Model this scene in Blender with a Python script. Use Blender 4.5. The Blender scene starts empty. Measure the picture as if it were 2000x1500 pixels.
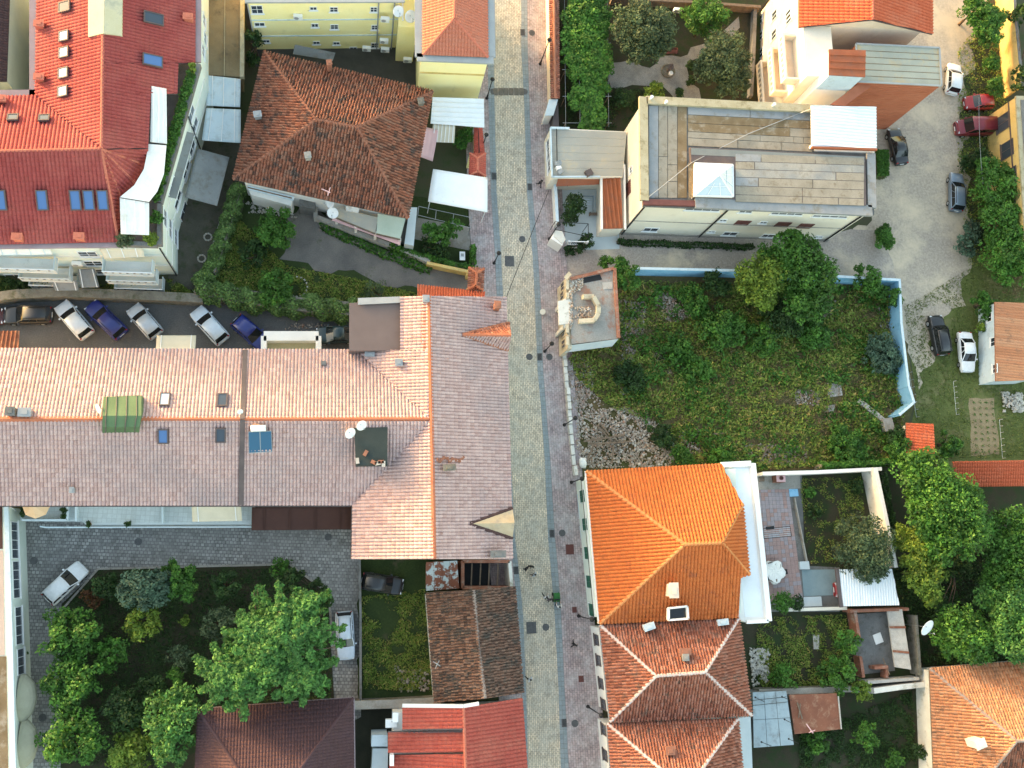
import bpy, bmesh, math, random
import numpy as np
from mathutils import Vector, Matrix

# ------------------------------------------------------------------ camera, sky, sun, exposure
FPX, NADX, NADY, CAMH = 1850.0, 690.0, 1085.0, 92.0      # drone photograph: focal length in pixels (2000 px wide), nadir pixel, height
scene = bpy.context.scene
_n = Vector((NADX - 1000, -(NADY - 750), -FPX)).normalized()
ROT = _n.rotation_difference(Vector((0, 0, -1))).to_matrix()
cam_d = bpy.data.cameras.new('camera')
cam_d.sensor_fit = 'HORIZONTAL'; cam_d.sensor_width = 36.0
cam_d.lens = 36.0 * FPX / 2000.0
cam_d.clip_start = 1.0; cam_d.clip_end = 2000.0
cam = bpy.data.objects.new('camera', cam_d)
scene.collection.objects.link(cam)
cam.matrix_world = Matrix.Translation((0, 0, CAMH)) @ ROT.to_4x4()
scene.camera = cam

SUN_AZ = math.radians(-52.0)       # from +Y towards +X
SUN_EL = math.radians(5.0)
world = bpy.data.worlds.new('World'); scene.world = world
world.use_nodes = True
wn = world.node_tree; wn.nodes.clear()
sky = wn.nodes.new('ShaderNodeTexSky'); sky.sky_type = 'NISHITA'; sky.sun_disc = False
sky.sun_elevation = SUN_EL; sky.sun_rotation = SUN_AZ % (2 * math.pi)
sky.air_density = 1.0; sky.dust_density = 1.8; sky.ozone_density = 0.35
bg = wn.nodes.new('ShaderNodeBackground'); bg.inputs['Strength'].default_value = 0.15
wo = wn.nodes.new('ShaderNodeOutputWorld')
wn.links.new(sky.outputs[0], bg.inputs[0]); wn.links.new(bg.outputs[0], wo.inputs[0])

sun_d = bpy.data.lights.new('sun', 'SUN'); sun_d.energy = 0.85; sun_d.angle = math.radians(6.0)
sun_d.color = (1.0, 0.75, 0.47)
sun = bpy.data.objects.new('sun', sun_d); scene.collection.objects.link(sun)
_ts = Vector((math.sin(SUN_AZ) * math.cos(SUN_EL), math.cos(SUN_AZ) * math.cos(SUN_EL), math.sin(SUN_EL)))
sun.rotation_euler = _ts.to_track_quat('Z', 'Y').to_euler()
sun.location = (0, 0, 60)

vs = scene.view_settings
vs.view_transform = 'Standard'; vs.look = 'None'; vs.gamma = 1.0; vs.use_curve_mapping = False
vs.exposure = 3.12
scene.cycles.max_bounces = 6

# ------------------------------------------------------------------ helpers
rng = random.Random(7)
nrng = np.random.default_rng(7)
COL = scene.collection
ORG = {}

def P(px, py, z=0.0):
    """the point at height z that stands at this place of the survey photograph"""
    d = ROT @ Vector((px - 1000.0, -(py - 750.0), -FPX))
    s = (CAMH - z) / -d.z
    return Vector((d.x * s, d.y * s, z))

def PP(pts, z=0.0):
    return [P(x, y, z) for x, y in pts]

def org(o):
    return ORG.get(o.name, Vector((0, 0, 0))) if o else Vector((0, 0, 0))

def tag(o, label=None, cat=None, group=None, kind=None):
    if label: o['label'] = label
    if cat: o['category'] = cat
    if group: o['group'] = group
    if kind: o['kind'] = kind
    return o

def thing(name, label, cat, loc=(0, 0, 0), group=None):
    o = bpy.data.objects.new(name, None)
    o.empty_display_size = 0.3
    COL.objects.link(o); o.location = loc
    ORG[o.name] = Vector(loc)
    return tag(o, label, cat, group)

class MB:
    """collects faces and links them as one mesh object"""
    def __init__(s):
        s.v = []; s.f = []; s.mi = []; s.uv = []; s.hasuv = False; s.ch = []
    def add(s, verts, faces, mi=0, uvs=None):
        b = len(s.v); s.ch.append((b, len(s.f)))
        s.v.extend([tuple(p) for p in verts])
        for i, f in enumerate(faces):
            s.f.append(tuple(b + j for j in f)); s.mi.append(mi)
            s.uv.append(uvs[i] if uvs else None)
        if uvs: s.hasuv = True
        return s
    def poly(s, pts, mi=0, uv=None):
        return s.add(pts, [tuple(range(len(pts)))], mi, [uv] if uv else None)
    def prism(s, top, z0, mi=0, thick=None, mit=None):
        """solid under the polygon `top` (3-D points, counter-clockwise seen from above); bottom at z0 or `thick` below"""
        n = len(top)
        top = [Vector(p) for p in top]
        a = sum(top[i].x * top[(i + 1) % n].y - top[(i + 1) % n].x * top[i].y for i in range(n))
        if a < 0: top.reverse()
        bot = [Vector((p.x, p.y, p.z - thick if thick is not None else z0)) for p in top]
        f = [tuple(range(n)), tuple(range(2 * n - 1, n - 1, -1))]
        f += [(i, n + i, n + (i + 1) % n, (i + 1) % n) for i in range(n)]
        f = [f[0], f[1]] + [(n + i, n + (i + 1) % n, (i + 1) % n, i) for i in range(n)]
        b = len(s.v); s.add(top + bot, f, mi)
        if mit is not None: s.mi[-(n + 2)] = mit
        return s
    def box(s, c, size, rz=0.0, mi=0, rx=0.0, ry=0.0):
        m = Matrix.Translation(Vector(c)) @ Matrix.Rotation(rz, 4, 'Z') @ Matrix.Rotation(ry, 4, 'Y') @ Matrix.Rotation(rx, 4, 'X')
        x, y, z = [q / 2 for q in size]
        vs_ = [m @ Vector((sx * x, sy * y, sz * z)) for sz in (-1, 1) for sx, sy in ((-1, -1), (1, -1), (1, 1), (-1, 1))]
        return s.add(vs_, [(3, 2, 1, 0), (4, 5, 6, 7), (0, 1, 5, 4), (1, 2, 6, 5), (2, 3, 7, 6), (3, 0, 4, 7)], mi)
    def bar(s, a, b, w, h, mi=0):
        """a straight beam with rectangular section from a to b"""
        a = Vector(a); b = Vector(b); d = b - a; L = d.length
        if L < 1e-6: return s
        q = d.to_track_quat('X', 'Z').to_matrix().to_4x4()
        m = Matrix.Translation((a + b) / 2) @ q
        vs_ = [m @ Vector((sx * L / 2, sy * w / 2, sz * h / 2)) for sz in (-1, 1) for sx, sy in ((-1, -1), (1, -1), (1, 1), (-1, 1))]
        return s.add(vs_, [(3, 2, 1, 0), (4, 5, 6, 7), (0, 1, 5, 4), (1, 2, 6, 5), (2, 3, 7, 6), (3, 0, 4, 7)], mi)
    def tube(s, pts, r, n=8, mi=0, cap=True):
        pts = [Vector(p) for p in pts]
        if not isinstance(r, (list, tuple)): r = [r] * len(pts)
        rings = []
        for i, p in enumerate(pts):
            d = (pts[min(i + 1, len(pts) - 1)] - pts[max(i - 1, 0)])
            if d.length < 1e-9: d = Vector((0, 0, 1))
            q = d.to_track_quat('Z', 'Y')
            rings.append([p + q @ Vector((math.cos(2 * math.pi * k / n) * r[i], math.sin(2 * math.pi * k / n) * r[i], 0)) for k in range(n)])
        vs_ = [p for ring in rings for p in ring]
        f = [(i * n + k, i * n + (k + 1) % n, (i + 1) * n + (k + 1) % n, (i + 1) * n + k) for i in range(len(pts) - 1) for k in range(n)]
        if cap:
            f += [tuple(range(n - 1, -1, -1)), tuple(range((len(pts) - 1) * n, len(pts) * n))]
        return s.add(vs_, f, mi)
    def lathe(s, prof, c, n=16, mi=0, axis=None):
        c = Vector(c); q = Vector(axis).to_track_quat('Z', 'Y') if axis is not None else None
        vs_ = []
        for r, z in prof:
            for k in range(n):
                p = Vector((math.cos(2 * math.pi * k / n) * r, math.sin(2 * math.pi * k / n) * r, z))
                vs_.append(c + (q @ p if q else p))
        m = len(prof)
        f = [(i * n + k, i * n + (k + 1) % n, (i + 1) * n + (k + 1) % n, (i + 1) * n + k) for i in range(m - 1) for k in range(n)]
        f += [tuple(range(n - 1, -1, -1)), tuple(range((m - 1) * n, m * n))]
        return s.add(vs_, f, mi)
    def objs(s, name, mat, parent=None):
        """each solid added so far becomes an object of its own"""
        ch = s.ch + [(len(s.v), len(s.f))]
        for (v0, f0), (v1, f1) in zip(ch, ch[1:]):
            m = MB(); m.add(s.v[v0:v1], [tuple(i - v0 for i in f) for f in s.f[f0:f1]]); o = m.obj(name, mat, parent)
        return o
    def obj(s, name, mat, parent=None, kind=None, smooth=False):
        me = bpy.data.meshes.new(name)
        o0 = org(parent)
        me.from_pydata([(x - o0.x, y - o0.y, z - o0.z) for x, y, z in s.v], [], s.f)
        for m in (mat if isinstance(mat, (list, tuple)) else [mat]): me.materials.append(m)
        if isinstance(mat, (list, tuple)) and len(mat) > 1: me.polygons.foreach_set('material_index', s.mi)
        if s.hasuv:
            ul = me.uv_layers.new(name='UVMap')
            k = 0
            for fi, f in enumerate(s.f):
                for j in range(len(f)):
                    u = s.uv[fi]
                    if u is not None: ul.data[k].uv = u[j] if isinstance(u[0], (tuple, list)) else u
                    k += 1
        if smooth: me.polygons.foreach_set('use_smooth', [True] * len(me.polygons))
        me.update()
        o = bpy.data.objects.new(name, me)
        COL.objects.link(o)
        if parent: o.parent = parent; ORG[o.name] = o0.copy()
        if kind: o['kind'] = kind
        return o

def np_obj(name, verts, faces, mat, parent=None, kind=None, uv=None, smooth=False):
    """mesh from numpy arrays: verts (N,3), faces (M,4), uv (M,2) constant on each face"""
    me = bpy.data.meshes.new(name)
    o0 = np.array(org(parent))
    n, m = len(verts), len(faces)
    k = faces.shape[1]
    me.vertices.add(n); me.vertices.foreach_set('co', (verts - o0).astype(np.float32).ravel())
    me.loops.add(m * k); me.loops.foreach_set('vertex_index', faces.astype(np.int32).ravel())
    me.polygons.add(m); me.polygons.foreach_set('loop_start', np.arange(0, m * k, k, dtype=np.int32))
    me.polygons.foreach_set('loop_total', np.full(m, k, dtype=np.int32))
    if smooth: me.polygons.foreach_set('use_smooth', np.ones(m, dtype=bool))
    if uv is not None:
        ul = me.uv_layers.new(name='UVMap')
        ul.data.foreach_set('uv', np.repeat(uv.astype(np.float32), k, axis=0).ravel())
    me.materials.append(mat)
    me.update(calc_edges=True)
    o = bpy.data.objects.new(name, me); COL.objects.link(o)
    if parent: o.parent = parent; ORG[o.name] = Vector(o0)
    if kind: o['kind'] = kind
    return o

def kids(o):
    return [c for c in bpy.data.objects if c.parent == o]

def copy_tree(o, parent=None):
    c = o.copy(); COL.objects.link(c); c.parent = parent
    for ch in list(o.children): copy_tree(ch, c)
    return c

def inset(poly, d):
    """polygon (xy Vectors, any winding) shrunk by d"""
    n = len(poly)
    a = sum(poly[i].x * poly[(i + 1) % n].y - poly[(i + 1) % n].x * poly[i].y for i in range(n))
    p = list(poly) if a > 0 else list(reversed(poly))
    out = []
    for i in range(n):
        A, B, C = p[i - 1], p[i], p[(i + 1) % n]
        d1 = Vector((B.x - A.x, B.y - A.y)).normalized(); d2 = Vector((C.x - B.x, C.y - B.y)).normalized()
        n1 = Vector((-d1.y, d1.x)); n2 = Vector((-d2.y, d2.x))
        k = n1 + n2
        k = k / max(0.15, k.length_squared) * 2
        out.append(Vector((B.x + k.x * d, B.y + k.y * d, B.z)))
    if a <= 0: out.reverse()
    return out

# ------------------------------------------------------------------ materials (all procedural)
def new_mat(name):
    m = bpy.data.materials.new(name); m.use_nodes = True
    nt = m.node_tree
    b = nt.nodes['Principled BSDF']
    return m, nt, b

def nd(nt, t, **kw):
    n = nt.nodes.new(t)
    for k, v in kw.items():
        if k.startswith('i_'): n.inputs[k[2:]].default_value = v
        else: setattr(n, k, v)
    return n

def rgba(c): return (c[0], c[1], c[2], 1.0)

def ramp(nt, stops, mode='LINEAR'):
    r = nt.nodes.new('ShaderNodeValToRGB'); cr = r.color_ramp; cr.interpolation = mode
    while len(cr.elements) < len(stops): cr.elements.new(0.5)
    for e, (p, c) in zip(cr.elements, stops): e.position = p; e.color = rgba(c)
    return r

def noise(nt, scale, detail=4.0, rough=0.6, vec=None):
    n = nd(nt, 'ShaderNodeTexNoise'); n.inputs['Scale'].default_value = scale
    n.inputs['Detail'].default_value = detail; n.inputs['Roughness'].default_value = rough
    if vec is not None: nt.links.new(vec, n.inputs['Vector'])
    return n

def mixc(nt, fac, a, b, mode='MIX'):
    m = nt.nodes.new('ShaderNodeMix'); m.data_type = 'RGBA'; m.blend_type = mode
    L = nt.links
    if hasattr(fac, 'links') or hasattr(fac, 'is_linked'): L.new(fac, m.inputs[0])
    else: m.inputs[0].default_value = fac
    for s, i in ((a, 6), (b, 7)):
        if isinstance(s, (tuple, list)): m.inputs[i].default_value = rgba(s)
        else: L.new(s, m.inputs[i])
    return m.outputs[2]

def mat_surf(name, c1, c2, scale=0.6, rough=0.85, bump=0.15, bscale=14.0, metal=0.0, stain=None, stain_lo=0.52, stain_hi=0.68, stain_scale=0.9, fine=0.25, spec=0.3, coat=0.0):
    m, nt, b = new_mat(name); L = nt.links
    pos = nd(nt, 'ShaderNodeNewGeometry').outputs['Position']
    n1 = noise(nt, scale, 6.0, 0.62, pos)
    r = ramp(nt, [(0.32, c1), (0.68, c2)]); L.new(n1.outputs[0], r.inputs[0])
    col = r.outputs[0]
    n2 = noise(nt, bscale, 5.0, 0.7, pos)
    if fine:
        rf = ramp(nt, [(0.25, (1 - fine,) * 3), (0.75, (1 + fine * 0.6,) * 3)]); L.new(n2.outputs[0], rf.inputs[0])
        col = mixc(nt, 1.0, col, rf.outputs[0], 'MULTIPLY')
    if stain:
        n3 = noise(nt, stain_scale, 7.0, 0.72, pos)
        rs = ramp(nt, [(stain_lo, (0, 0, 0)), (stain_hi, (1, 1, 1))]); L.new(n3.outputs[0], rs.inputs[0])
        col = mixc(nt, rs.outputs[0], col, stain)
    L.new(col, b.inputs['Base Color'])
    b.inputs['Roughness'].default_value = rough; b.inputs['Metallic'].default_value = metal
    b.inputs['Specular IOR Level'].default_value = spec
    if coat: b.inputs['Coat Weight'].default_value = coat; b.inputs['Coat Roughness'].default_value = 0.08
    if bump:
        bp = nd(nt, 'ShaderNodeBump'); bp.inputs['Strength'].default_value = bump; bp.inputs['Distance'].default_value = 0.05
        L.new(n2.outputs[0], bp.inputs['Height']); L.new(bp.outputs[0], b.inputs['Normal'])
    return m

def mat_tile(name, cols, stain=None, stain_lo=0.5, stain_hi=0.7, stain_scale=0.45, stain2=None, s2_scale=1.6, s2_lo=.58, s2_hi=.72, rough=0.85, mode='LINEAR', bump=0.2):
    """clay tiles: one colour per tile (tile number kept in the UV map), weather stains over all"""
    m, nt, b = new_mat(name); L = nt.links
    pos = nd(nt, 'ShaderNodeNewGeometry').outputs['Position']
    uv = nd(nt, 'ShaderNodeUVMap')
    wn_ = nd(nt, 'ShaderNodeTexWhiteNoise'); wn_.noise_dimensions = '2D'; L.new(uv.outputs[0], wn_.inputs['Vector'])
    k = len(cols)
    r = ramp(nt, [(i / max(1, k - 1), c) for i, c in enumerate(cols)], mode); L.new(wn_.outputs['Value'], r.inputs[0])
    col = r.outputs[0]
    if stain:
        n3 = noise(nt, stain_scale, 6.0, 0.7, pos)
        rs = ramp(nt, [(stain_lo, (0, 0, 0)), (stain_hi, (1, 1, 1))]); L.new(n3.outputs[0], rs.inputs[0])
        col = mixc(nt, rs.outputs[0], col, stain)
    if stain2:
        n4 = noise(nt, s2_scale, 7.0, 0.75, pos)
        rs = ramp(nt, [(s2_lo, (0, 0, 0)), (s2_hi, (1, 1, 1))]); L.new(n4.outputs[0], rs.inputs[0])
        col = mixc(nt, rs.outputs[0], col, stain2)
    nf = noise(nt, 9.0, 4.0, 0.7, pos)
    rf = ramp(nt, [(0.25, (0.78,) * 3), (0.75, (1.15,) * 3)]); L.new(nf.outputs[0], rf.inputs[0])
    col = mixc(nt, 1.0, col, rf.outputs[0], 'MULTIPLY')
    L.new(col, b.inputs['Base Color']); b.inputs['Roughness'].default_value = rough
    b.inputs['Specular IOR Level'].default_value = 0.25
    bp = nd(nt, 'ShaderNodeBump'); bp.inputs['Strength'].default_value = bump; bp.inputs['Distance'].default_value = 0.03
    L.new(nf.outputs[0], bp.inputs['Height']); L.new(bp.outputs[0], b.inputs['Normal'])
    return m

def mat_leaf(name, cols, trans=0.25, rough=0.6):
    m, nt, b = new_mat(name); L = nt.links
    uv = nd(nt, 'ShaderNodeUVMap'); sp = nd(nt, 'ShaderNodeSeparateXYZ'); L.new(uv.outputs[0], sp.inputs[0])
    k = len(cols)
    r = ramp(nt, [(i / max(1, k - 1), c) for i, c in enumerate(cols)]); L.new(sp.outputs[0], r.inputs[0])
    mr = nd(nt, 'ShaderNodeMapRange'); mr.inputs['To Min'].default_value = 0.6; mr.inputs['To Max'].default_value = 1.4
    L.new(sp.outputs[1], mr.inputs['Value'])
    mm = nd(nt, 'ShaderNodeMix'); mm.data_type = 'RGBA'; mm.blend_type = 'MULTIPLY'; mm.inputs[0].default_value = 1.0
    L.new(r.outputs[0], mm.inputs[6]); L.new(mr.outputs[0], mm.inputs[7])
    L.new(mm.outputs[2], b.inputs['Base Color'])
    b.inputs['Roughness'].default_value = rough; b.inputs['Specular IOR Level'].default_value = 0.3
    tr = nd(nt, 'ShaderNodeBsdfTranslucent'); L.new(mm.outputs[2], tr.inputs[0])
    mx = nd(nt, 'ShaderNodeMixShader'); mx.inputs[0].default_value = trans
    L.new(b.outputs[0], mx.inputs[1]); L.new(tr.outputs[0], mx.inputs[2])
    L.new(mx.outputs[0], nt.nodes['Material Output'].inputs[0])
    return m

def mat_paver(name, c1, c2, mortar, bw, bh, msize=0.012, offset=0.5, patch=None, patch_scale=0.35, rough=0.85, bump=0.35, fine=0.22):
    """small paving stones, laid out in metres along the UV map"""
    m, nt, b = new_mat(name); L = nt.links
    pos = nd(nt, 'ShaderNodeNewGeometry').outputs['Position']
    uv = nd(nt, 'ShaderNodeUVMap')
    br = nd(nt, 'ShaderNodeTexBrick'); L.new(uv.outputs[0], br.inputs['Vector'])
    br.offset = offset
    br.inputs['Color1'].default_value = rgba(c1); br.inputs['Color2'].default_value = rgba(c2); br.inputs['Mortar'].default_value = rgba(mortar)
    br.inputs['Scale'].default_value = 1.0; br.inputs['Mortar Size'].default_value = msize
    br.inputs['Brick Width'].default_value = bw; br.inputs['Row Height'].default_value = bh; br.inputs['Bias'].default_value = 0.0
    col = br.outputs['Color']
    if patch:
        n3 = noise(nt, patch_scale, 7.0, 0.72, pos)
        rs = ramp(nt, [(0.43, (0, 0, 0)), (0.62, (1, 1, 1))]); L.new(n3.outputs[0], rs.inputs[0])
        col = mixc(nt, rs.outputs[0], col, mixc(nt, 0.6, col, patch))
        n5 = noise(nt, 1.1, 9.0, 0.75, pos); r5 = ramp(nt, [(0.34, (.70, .69, .68)), (0.52, (1, 1, 1)), (.7, (1.1, 1.1, 1.08))]); L.new(n5.outputs[0], r5.inputs[0])
        col = mixc(nt, 1.0, col, r5.outputs[0], 'MULTIPLY')
    nf = noise(nt, 5.0, 6.0, 0.75, pos)
    rf = ramp(nt, [(0.28, (1 - fine,) * 3), (0.72, (1 + fine * .6,) * 3)]); L.new(nf.outputs[0], rf.inputs[0])
    col = mixc(nt, 1.0, col, rf.outputs[0], 'MULTIPLY')
    L.new(col, b.inputs['Base Color']); b.inputs['Roughness'].default_value = rough; b.inputs['Specular IOR Level'].default_value = 0.3
    bp = nd(nt, 'ShaderNodeBump'); bp.inputs['Strength'].default_value = bump; bp.inputs['Distance'].default_value = 0.02; bp.invert = True
    L.new(br.outputs['Fac'], bp.inputs['Height']); L.new(bp.outputs[0], b.inputs['Normal'])
    return m

def mat_gloss(name, c, rough=0.1, metal=0.0, spec=0.5, coat=0.0, trans=0.0):
    m, nt, b = new_mat(name)
    b.inputs['Base Color'].default_value = rgba(c); b.inputs['Roughness'].default_value = rough
    b.inputs['Metallic'].default_value = metal; b.inputs['Specular IOR Level'].default_value = spec
    if coat: b.inputs['Coat Weight'].default_value = coat; b.inputs['Coat Roughness'].default_value = 0.06
    if trans: b.inputs['Transmission Weight'].default_value = trans
    return m

MT = {}
def M(k): return MT[k]
S_ = mat_surf
MT.update(
    ground=S_('ground_soil', (.075, .065, .04), (.05, .07, .028), .25, stain=(.035, .06, .015), stain_scale=.5),
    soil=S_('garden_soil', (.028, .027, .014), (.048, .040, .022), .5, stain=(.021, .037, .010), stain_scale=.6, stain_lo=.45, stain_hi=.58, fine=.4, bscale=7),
    lawn=S_('dark_lawn', (.024, .042, .010), (.040, .062, .014), .6, stain=(.085, .07, .04), stain_scale=.35, stain_lo=.6, stain_hi=.72, bscale=6, fine=.5),
    grass=S_('grass_ground', (.098, .121, .033), (.132, .155, .044), .35, stain=(.218, .184, .094), stain_scale=.28, stain_lo=.52, stain_hi=.72, bscale=8, fine=.4),
    lot=S_('weedy_ground', (.069, .084, .024), (.150, .105, .050), .3, stain=(.350, .263, .220), stain_scale=.33, stain_lo=.64, stain_hi=.72, bscale=4, fine=.5),
    asphalt=S_('asphalt', (.095, .095, .095), (.132, .130, .126), .5, stain=(.216, .203, .182), stain_scale=2.2, stain_lo=.6, stain_hi=.72, bscale=9, fine=.4),
    lane=S_('worn_lane_asphalt', (.326, .280, .245), (.444, .378, .326), .18, stain=(.592, .490, .367), stain_scale=.22, stain_lo=.5, stain_hi=.68, bscale=5, fine=.42),
    gravel=S_('yard_gravel', (.371, .314, .259), (.487, .407, .313), .14, stain=(.603, .495, .356), stain_scale=.17, stain_lo=.45, stain_hi=.64, bscale=4, fine=.42),
    drive=S_('old_drive', (.119, .112, .105), (.210, .189, .168), .3, stain=(.070, .084, .035), stain_scale=.5, stain_lo=.58, stain_hi=.7, bscale=9, fine=.3),
    path=S_('pebble_path', (.20, .195, .18), (.32, .31, .28), .8, bscale=11, fine=.5, bump=.5),
    concrete=S_('concrete', (.27, .25, .225), (.37, .35, .31), .5, stain=(.20, .17, .13), stain_scale=.6, bscale=10),
    conc_dark=S_('dark_concrete', (.13, .13, .125), (.20, .195, .185), .6, stain=(.09, .085, .075), bscale=10),
    white=S_('white_plaster', (.72, .70, .66), (.80, .78, .74), .5, stain=(.52, .49, .43), stain_scale=.8, stain_lo=.6, stain_hi=.75, fine=.08, bump=.05),
    whitemetal=S_('white_sheet_metal', (.72, .75, .77), (.80, .82, .83), .6, rough=.45, stain=(.60, .58, .54), stain_scale=.7, stain_lo=.6, stain_hi=.78, fine=.07, bump=.03),
    fabric=S_('white_awning_fabric', (.74, .74, .70), (.80, .79, .75), .7, fine=.06, bump=.04, stain=(.62, .60, .54), stain_scale=.5),
    rustwhite=S_('stained_white_sheet', (.76, .77, .77), (.82, .82, .81), .7, fine=.07, stain=(.50, .33, .22), stain_scale=.55, stain_lo=.62, stain_hi=.72),
    cream=S_('cream_plaster', (.68, .62, .51), (.76, .70, .59), .4, stain=(.52, .46, .36), stain_scale=.7, stain_lo=.6, stain_hi=.76, fine=.08, bump=.05),
    peach=S_('peach_plaster', (.60, .50, .40), (.68, .58, .47), .4, stain=(.55, .45, .34), stain_scale=.6, fine=.09, bump=.05),
    greenwhite=S_('pale_green_plaster', (.62, .68, .60), (.72, .77, .69), .4, stain=(.52, .55, .47), stain_scale=.7, stain_lo=.62, stain_hi=.75, fine=.07, bump=.04),
    yellow=S_('yellow_plaster', (.890, .774, .350), (.922, .837, .450), .35, stain=(.700, .636, .320), stain_scale=.6, stain_lo=.6, stain_hi=.75, fine=.07, bump=.05),
    ochre=S_('ochre_plaster', (.594, .408, .127), (.648, .494, .218), .5, stain=(.378, .285, .115), stain_scale=.9, fine=.12, bump=.08),
    bluewall=S_('blue_painted_wall', (.21, .45, .66), (.29, .53, .72), .5, stain=(.14, .34, .52), stain_scale=.9, fine=.1),
    paleblue=S_('pale_blue_paint', (.52, .62, .68), (.60, .68, .72), .6, fine=.08, stain=(.42, .48, .50)),
    terracewall=S_('terrace_render', (.46, .52, .54), (.55, .60, .61), .5, fine=.08),
    brickred=S_('brick_red_cladding', (.36, .115, .06), (.43, .155, .085), .5, fine=.12, bump=.05),
    oldbrick=S_('old_brick', (.24, .095, .06), (.36, .16, .10), 1.6, fine=.3, bump=.4, stain=(.33, .28, .23), stain_scale=1.4),
    stone=S_('rubble_stone', (.15, .135, .11), (.24, .22, .18), 1.8, fine=.4, bump=.6, stain=(.06, .07, .03), stain_scale=1.0),
    stonewhite=S_('pale_rubble', (.38, .35, .31), (.52, .49, .44), 1.5, fine=.35, bump=.5),
    felt_light=S_('roof_felt_light', (.241, .215, .170), (.318, .285, .229), .8, fine=.2, stain=(.181, .149, .104), stain_scale=1.1, bump=.1),
    felt_blue=S_('roof_felt_bluegrey', (.225, .239, .252), (.297, .302, .302), .7, fine=.14, stain=(.198, .176, .144), stain_scale=.9, bump=.1),
    felt_brown=S_('roof_felt_brown', (.15, .105, .055), (.23, .17, .10), .9, fine=.16, stain=(.30, .26, .20), stain_scale=1.2, bump=.1),
    felt_green=S_('roof_felt_greygreen', (.17, .185, .18), (.22, .23, .215), .7, fine=.12, bump=.1),
    parapet=S_('mossy_parapet', (.34, .30, .19), (.42, .38, .27), .9, fine=.18, stain=(.20, .17, .09), stain_scale=1.2),
    greenroof=S_('stained_flat_roof', (.30, .31, .26), (.38, .38, .31), .4, fine=.12, stain=(.48, .36, .19), stain_scale=.35, stain_lo=.52, stain_hi=.66),
    annexroof=S_('weathered_flat_roof', (.33, .32, .28), (.40, .38, .33), .3, fine=.1, stain=(.47, .39, .26), stain_scale=.3, stain_lo=.55, stain_hi=.7),
    brownroof=S_('brown_stained_roof', (.16, .12, .065), (.25, .19, .11), .4, fine=.22, stain=(.10, .078, .05), stain_scale=.5),
    brownmetal=S_('red_brown_sheet', (.25, .075, .032), (.31, .10, .045), .8, fine=.14, rough=.6, stain=(.20, .085, .055), stain_scale=1.0),
    rust=S_('rusty_sheet', (.17, .065, .040), (.24, .095, .055), .9, fine=.18, stain=(.30, .17, .11), stain_scale=1.3, bump=.1),
    rustpaint=S_('flaking_paint_sheet', (.42, .48, .49), (.50, .55, .55), .9, fine=.12, stain=(.20, .075, .045), stain_scale=1.3, stain_lo=.48, stain_hi=.52),
    browncloth=S_('brown_membrane', (.155, .112, .100), (.175, .128, .115), .8, fine=.08, bump=.03),
    darkbrown=S_('dark_brown_awning', (.060, .028, .024), (.072, .034, .029), .6, fine=.08, bump=.03),
    greyawning=S_('grey_awning', (.19, .20, .205), (.24, .25, .25), .7, fine=.1, bump=.05, stain=(.16, .15, .13)),
    greymetal=S_('grey_metal', (.28, .29, .30), (.36, .37, .37), .8, rough=.5, fine=.1, metal=.2, bump=.04),
    gutter=S_('grey_gutter', (.28, .30, .31), (.34, .36, .36), .9, rough=.6, fine=.1, bump=.04),
    purplegutter=S_('purple_grey_gutter', (.27, .205, .215), (.33, .255, .265), .9, fine=.1, bump=.04),
    flash=S_('dark_flashing', (.085, .065, .065), (.12, .095, .09), .9, rough=.6, fine=.1),
    black=S_('black_paint', (.010, .010, .011), (.018, .018, .019), 2.0, rough=.5, fine=.1, bump=0),
    pinkcloth=S_('pink_sheet', (.66, .40, .40), (.72, .47, .46), .8, fine=.06),
    beigecloth=S_('beige_awning', (.60, .53, .40), (.68, .60, .46), .8, fine=.08, bump=.04),
    greentarp=S_('olive_tarp', (.072, .130, .061), (.102, .170, .083), .8, fine=.1, rough=.6),
    darkgreen_felt=S_('dark_green_felt', (.030, .040, .037), (.042, .053, .048), .8, fine=.2),
    timber=S_('old_timber', (.14, .10, .07), (.22, .165, .12), 2.5, fine=.3, bump=.3),
    bark=S_('bark', (.085, .060, .042), (.14, .10, .07), 3.0, fine=.35, bump=.5),
    pvc=S_('white_paint', (.74, .75, .75), (.80, .80, .79), 1.5, rough=.4, fine=.04, bump=0),
    greenpaint=S_('dark_green_shutter', (.012, .085, .055), (.02, .115, .075), 2.0, rough=.5, fine=.1, bump=.02),
    brownshutter=S_('brown_shutter', (.12, .045, .038), (.16, .06, .05), 2.0, rough=.55, fine=.12),
    pinkslab=S_('pink_patio_tile', (.32, .215, .195), (.40, .275, .25), 2.6, fine=.14, bump=.05),
    greyslab=S_('blue_grey_slab', (.22, .265, .30), (.31, .36, .385), 1.1, fine=.16, bump=.12),
    skyslab=S_('blue_patio_paint', (.20, .27, .29), (.27, .34, .35), .5, fine=.1),
    terracetile=S_('pale_terrace_tile', (.44, .49, .50), (.52, .56, .56), 1.0, fine=.08),
    iron=S_('cast_iron', (.085, .085, .088), (.13, .13, .13), 3.0, fine=.25, bump=.3, rough=.6),
    redtilepaint=S_('red_painted_cap', (.42, .055, .045), (.50, .075, .06), 1.0, fine=.1, rough=.6),
    whitepile=S_('plastic_rubble', (.42, .39, .34), (.62, .58, .52), 3.0, fine=.3),
    mosswhite=S_('mossy_limewash', (.58, .56, .50), (.70, .68, .62), .6, fine=.12, stain=(.30, .27, .19), stain_scale=.8, stain_lo=.55, stain_hi=.7),
)
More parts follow.
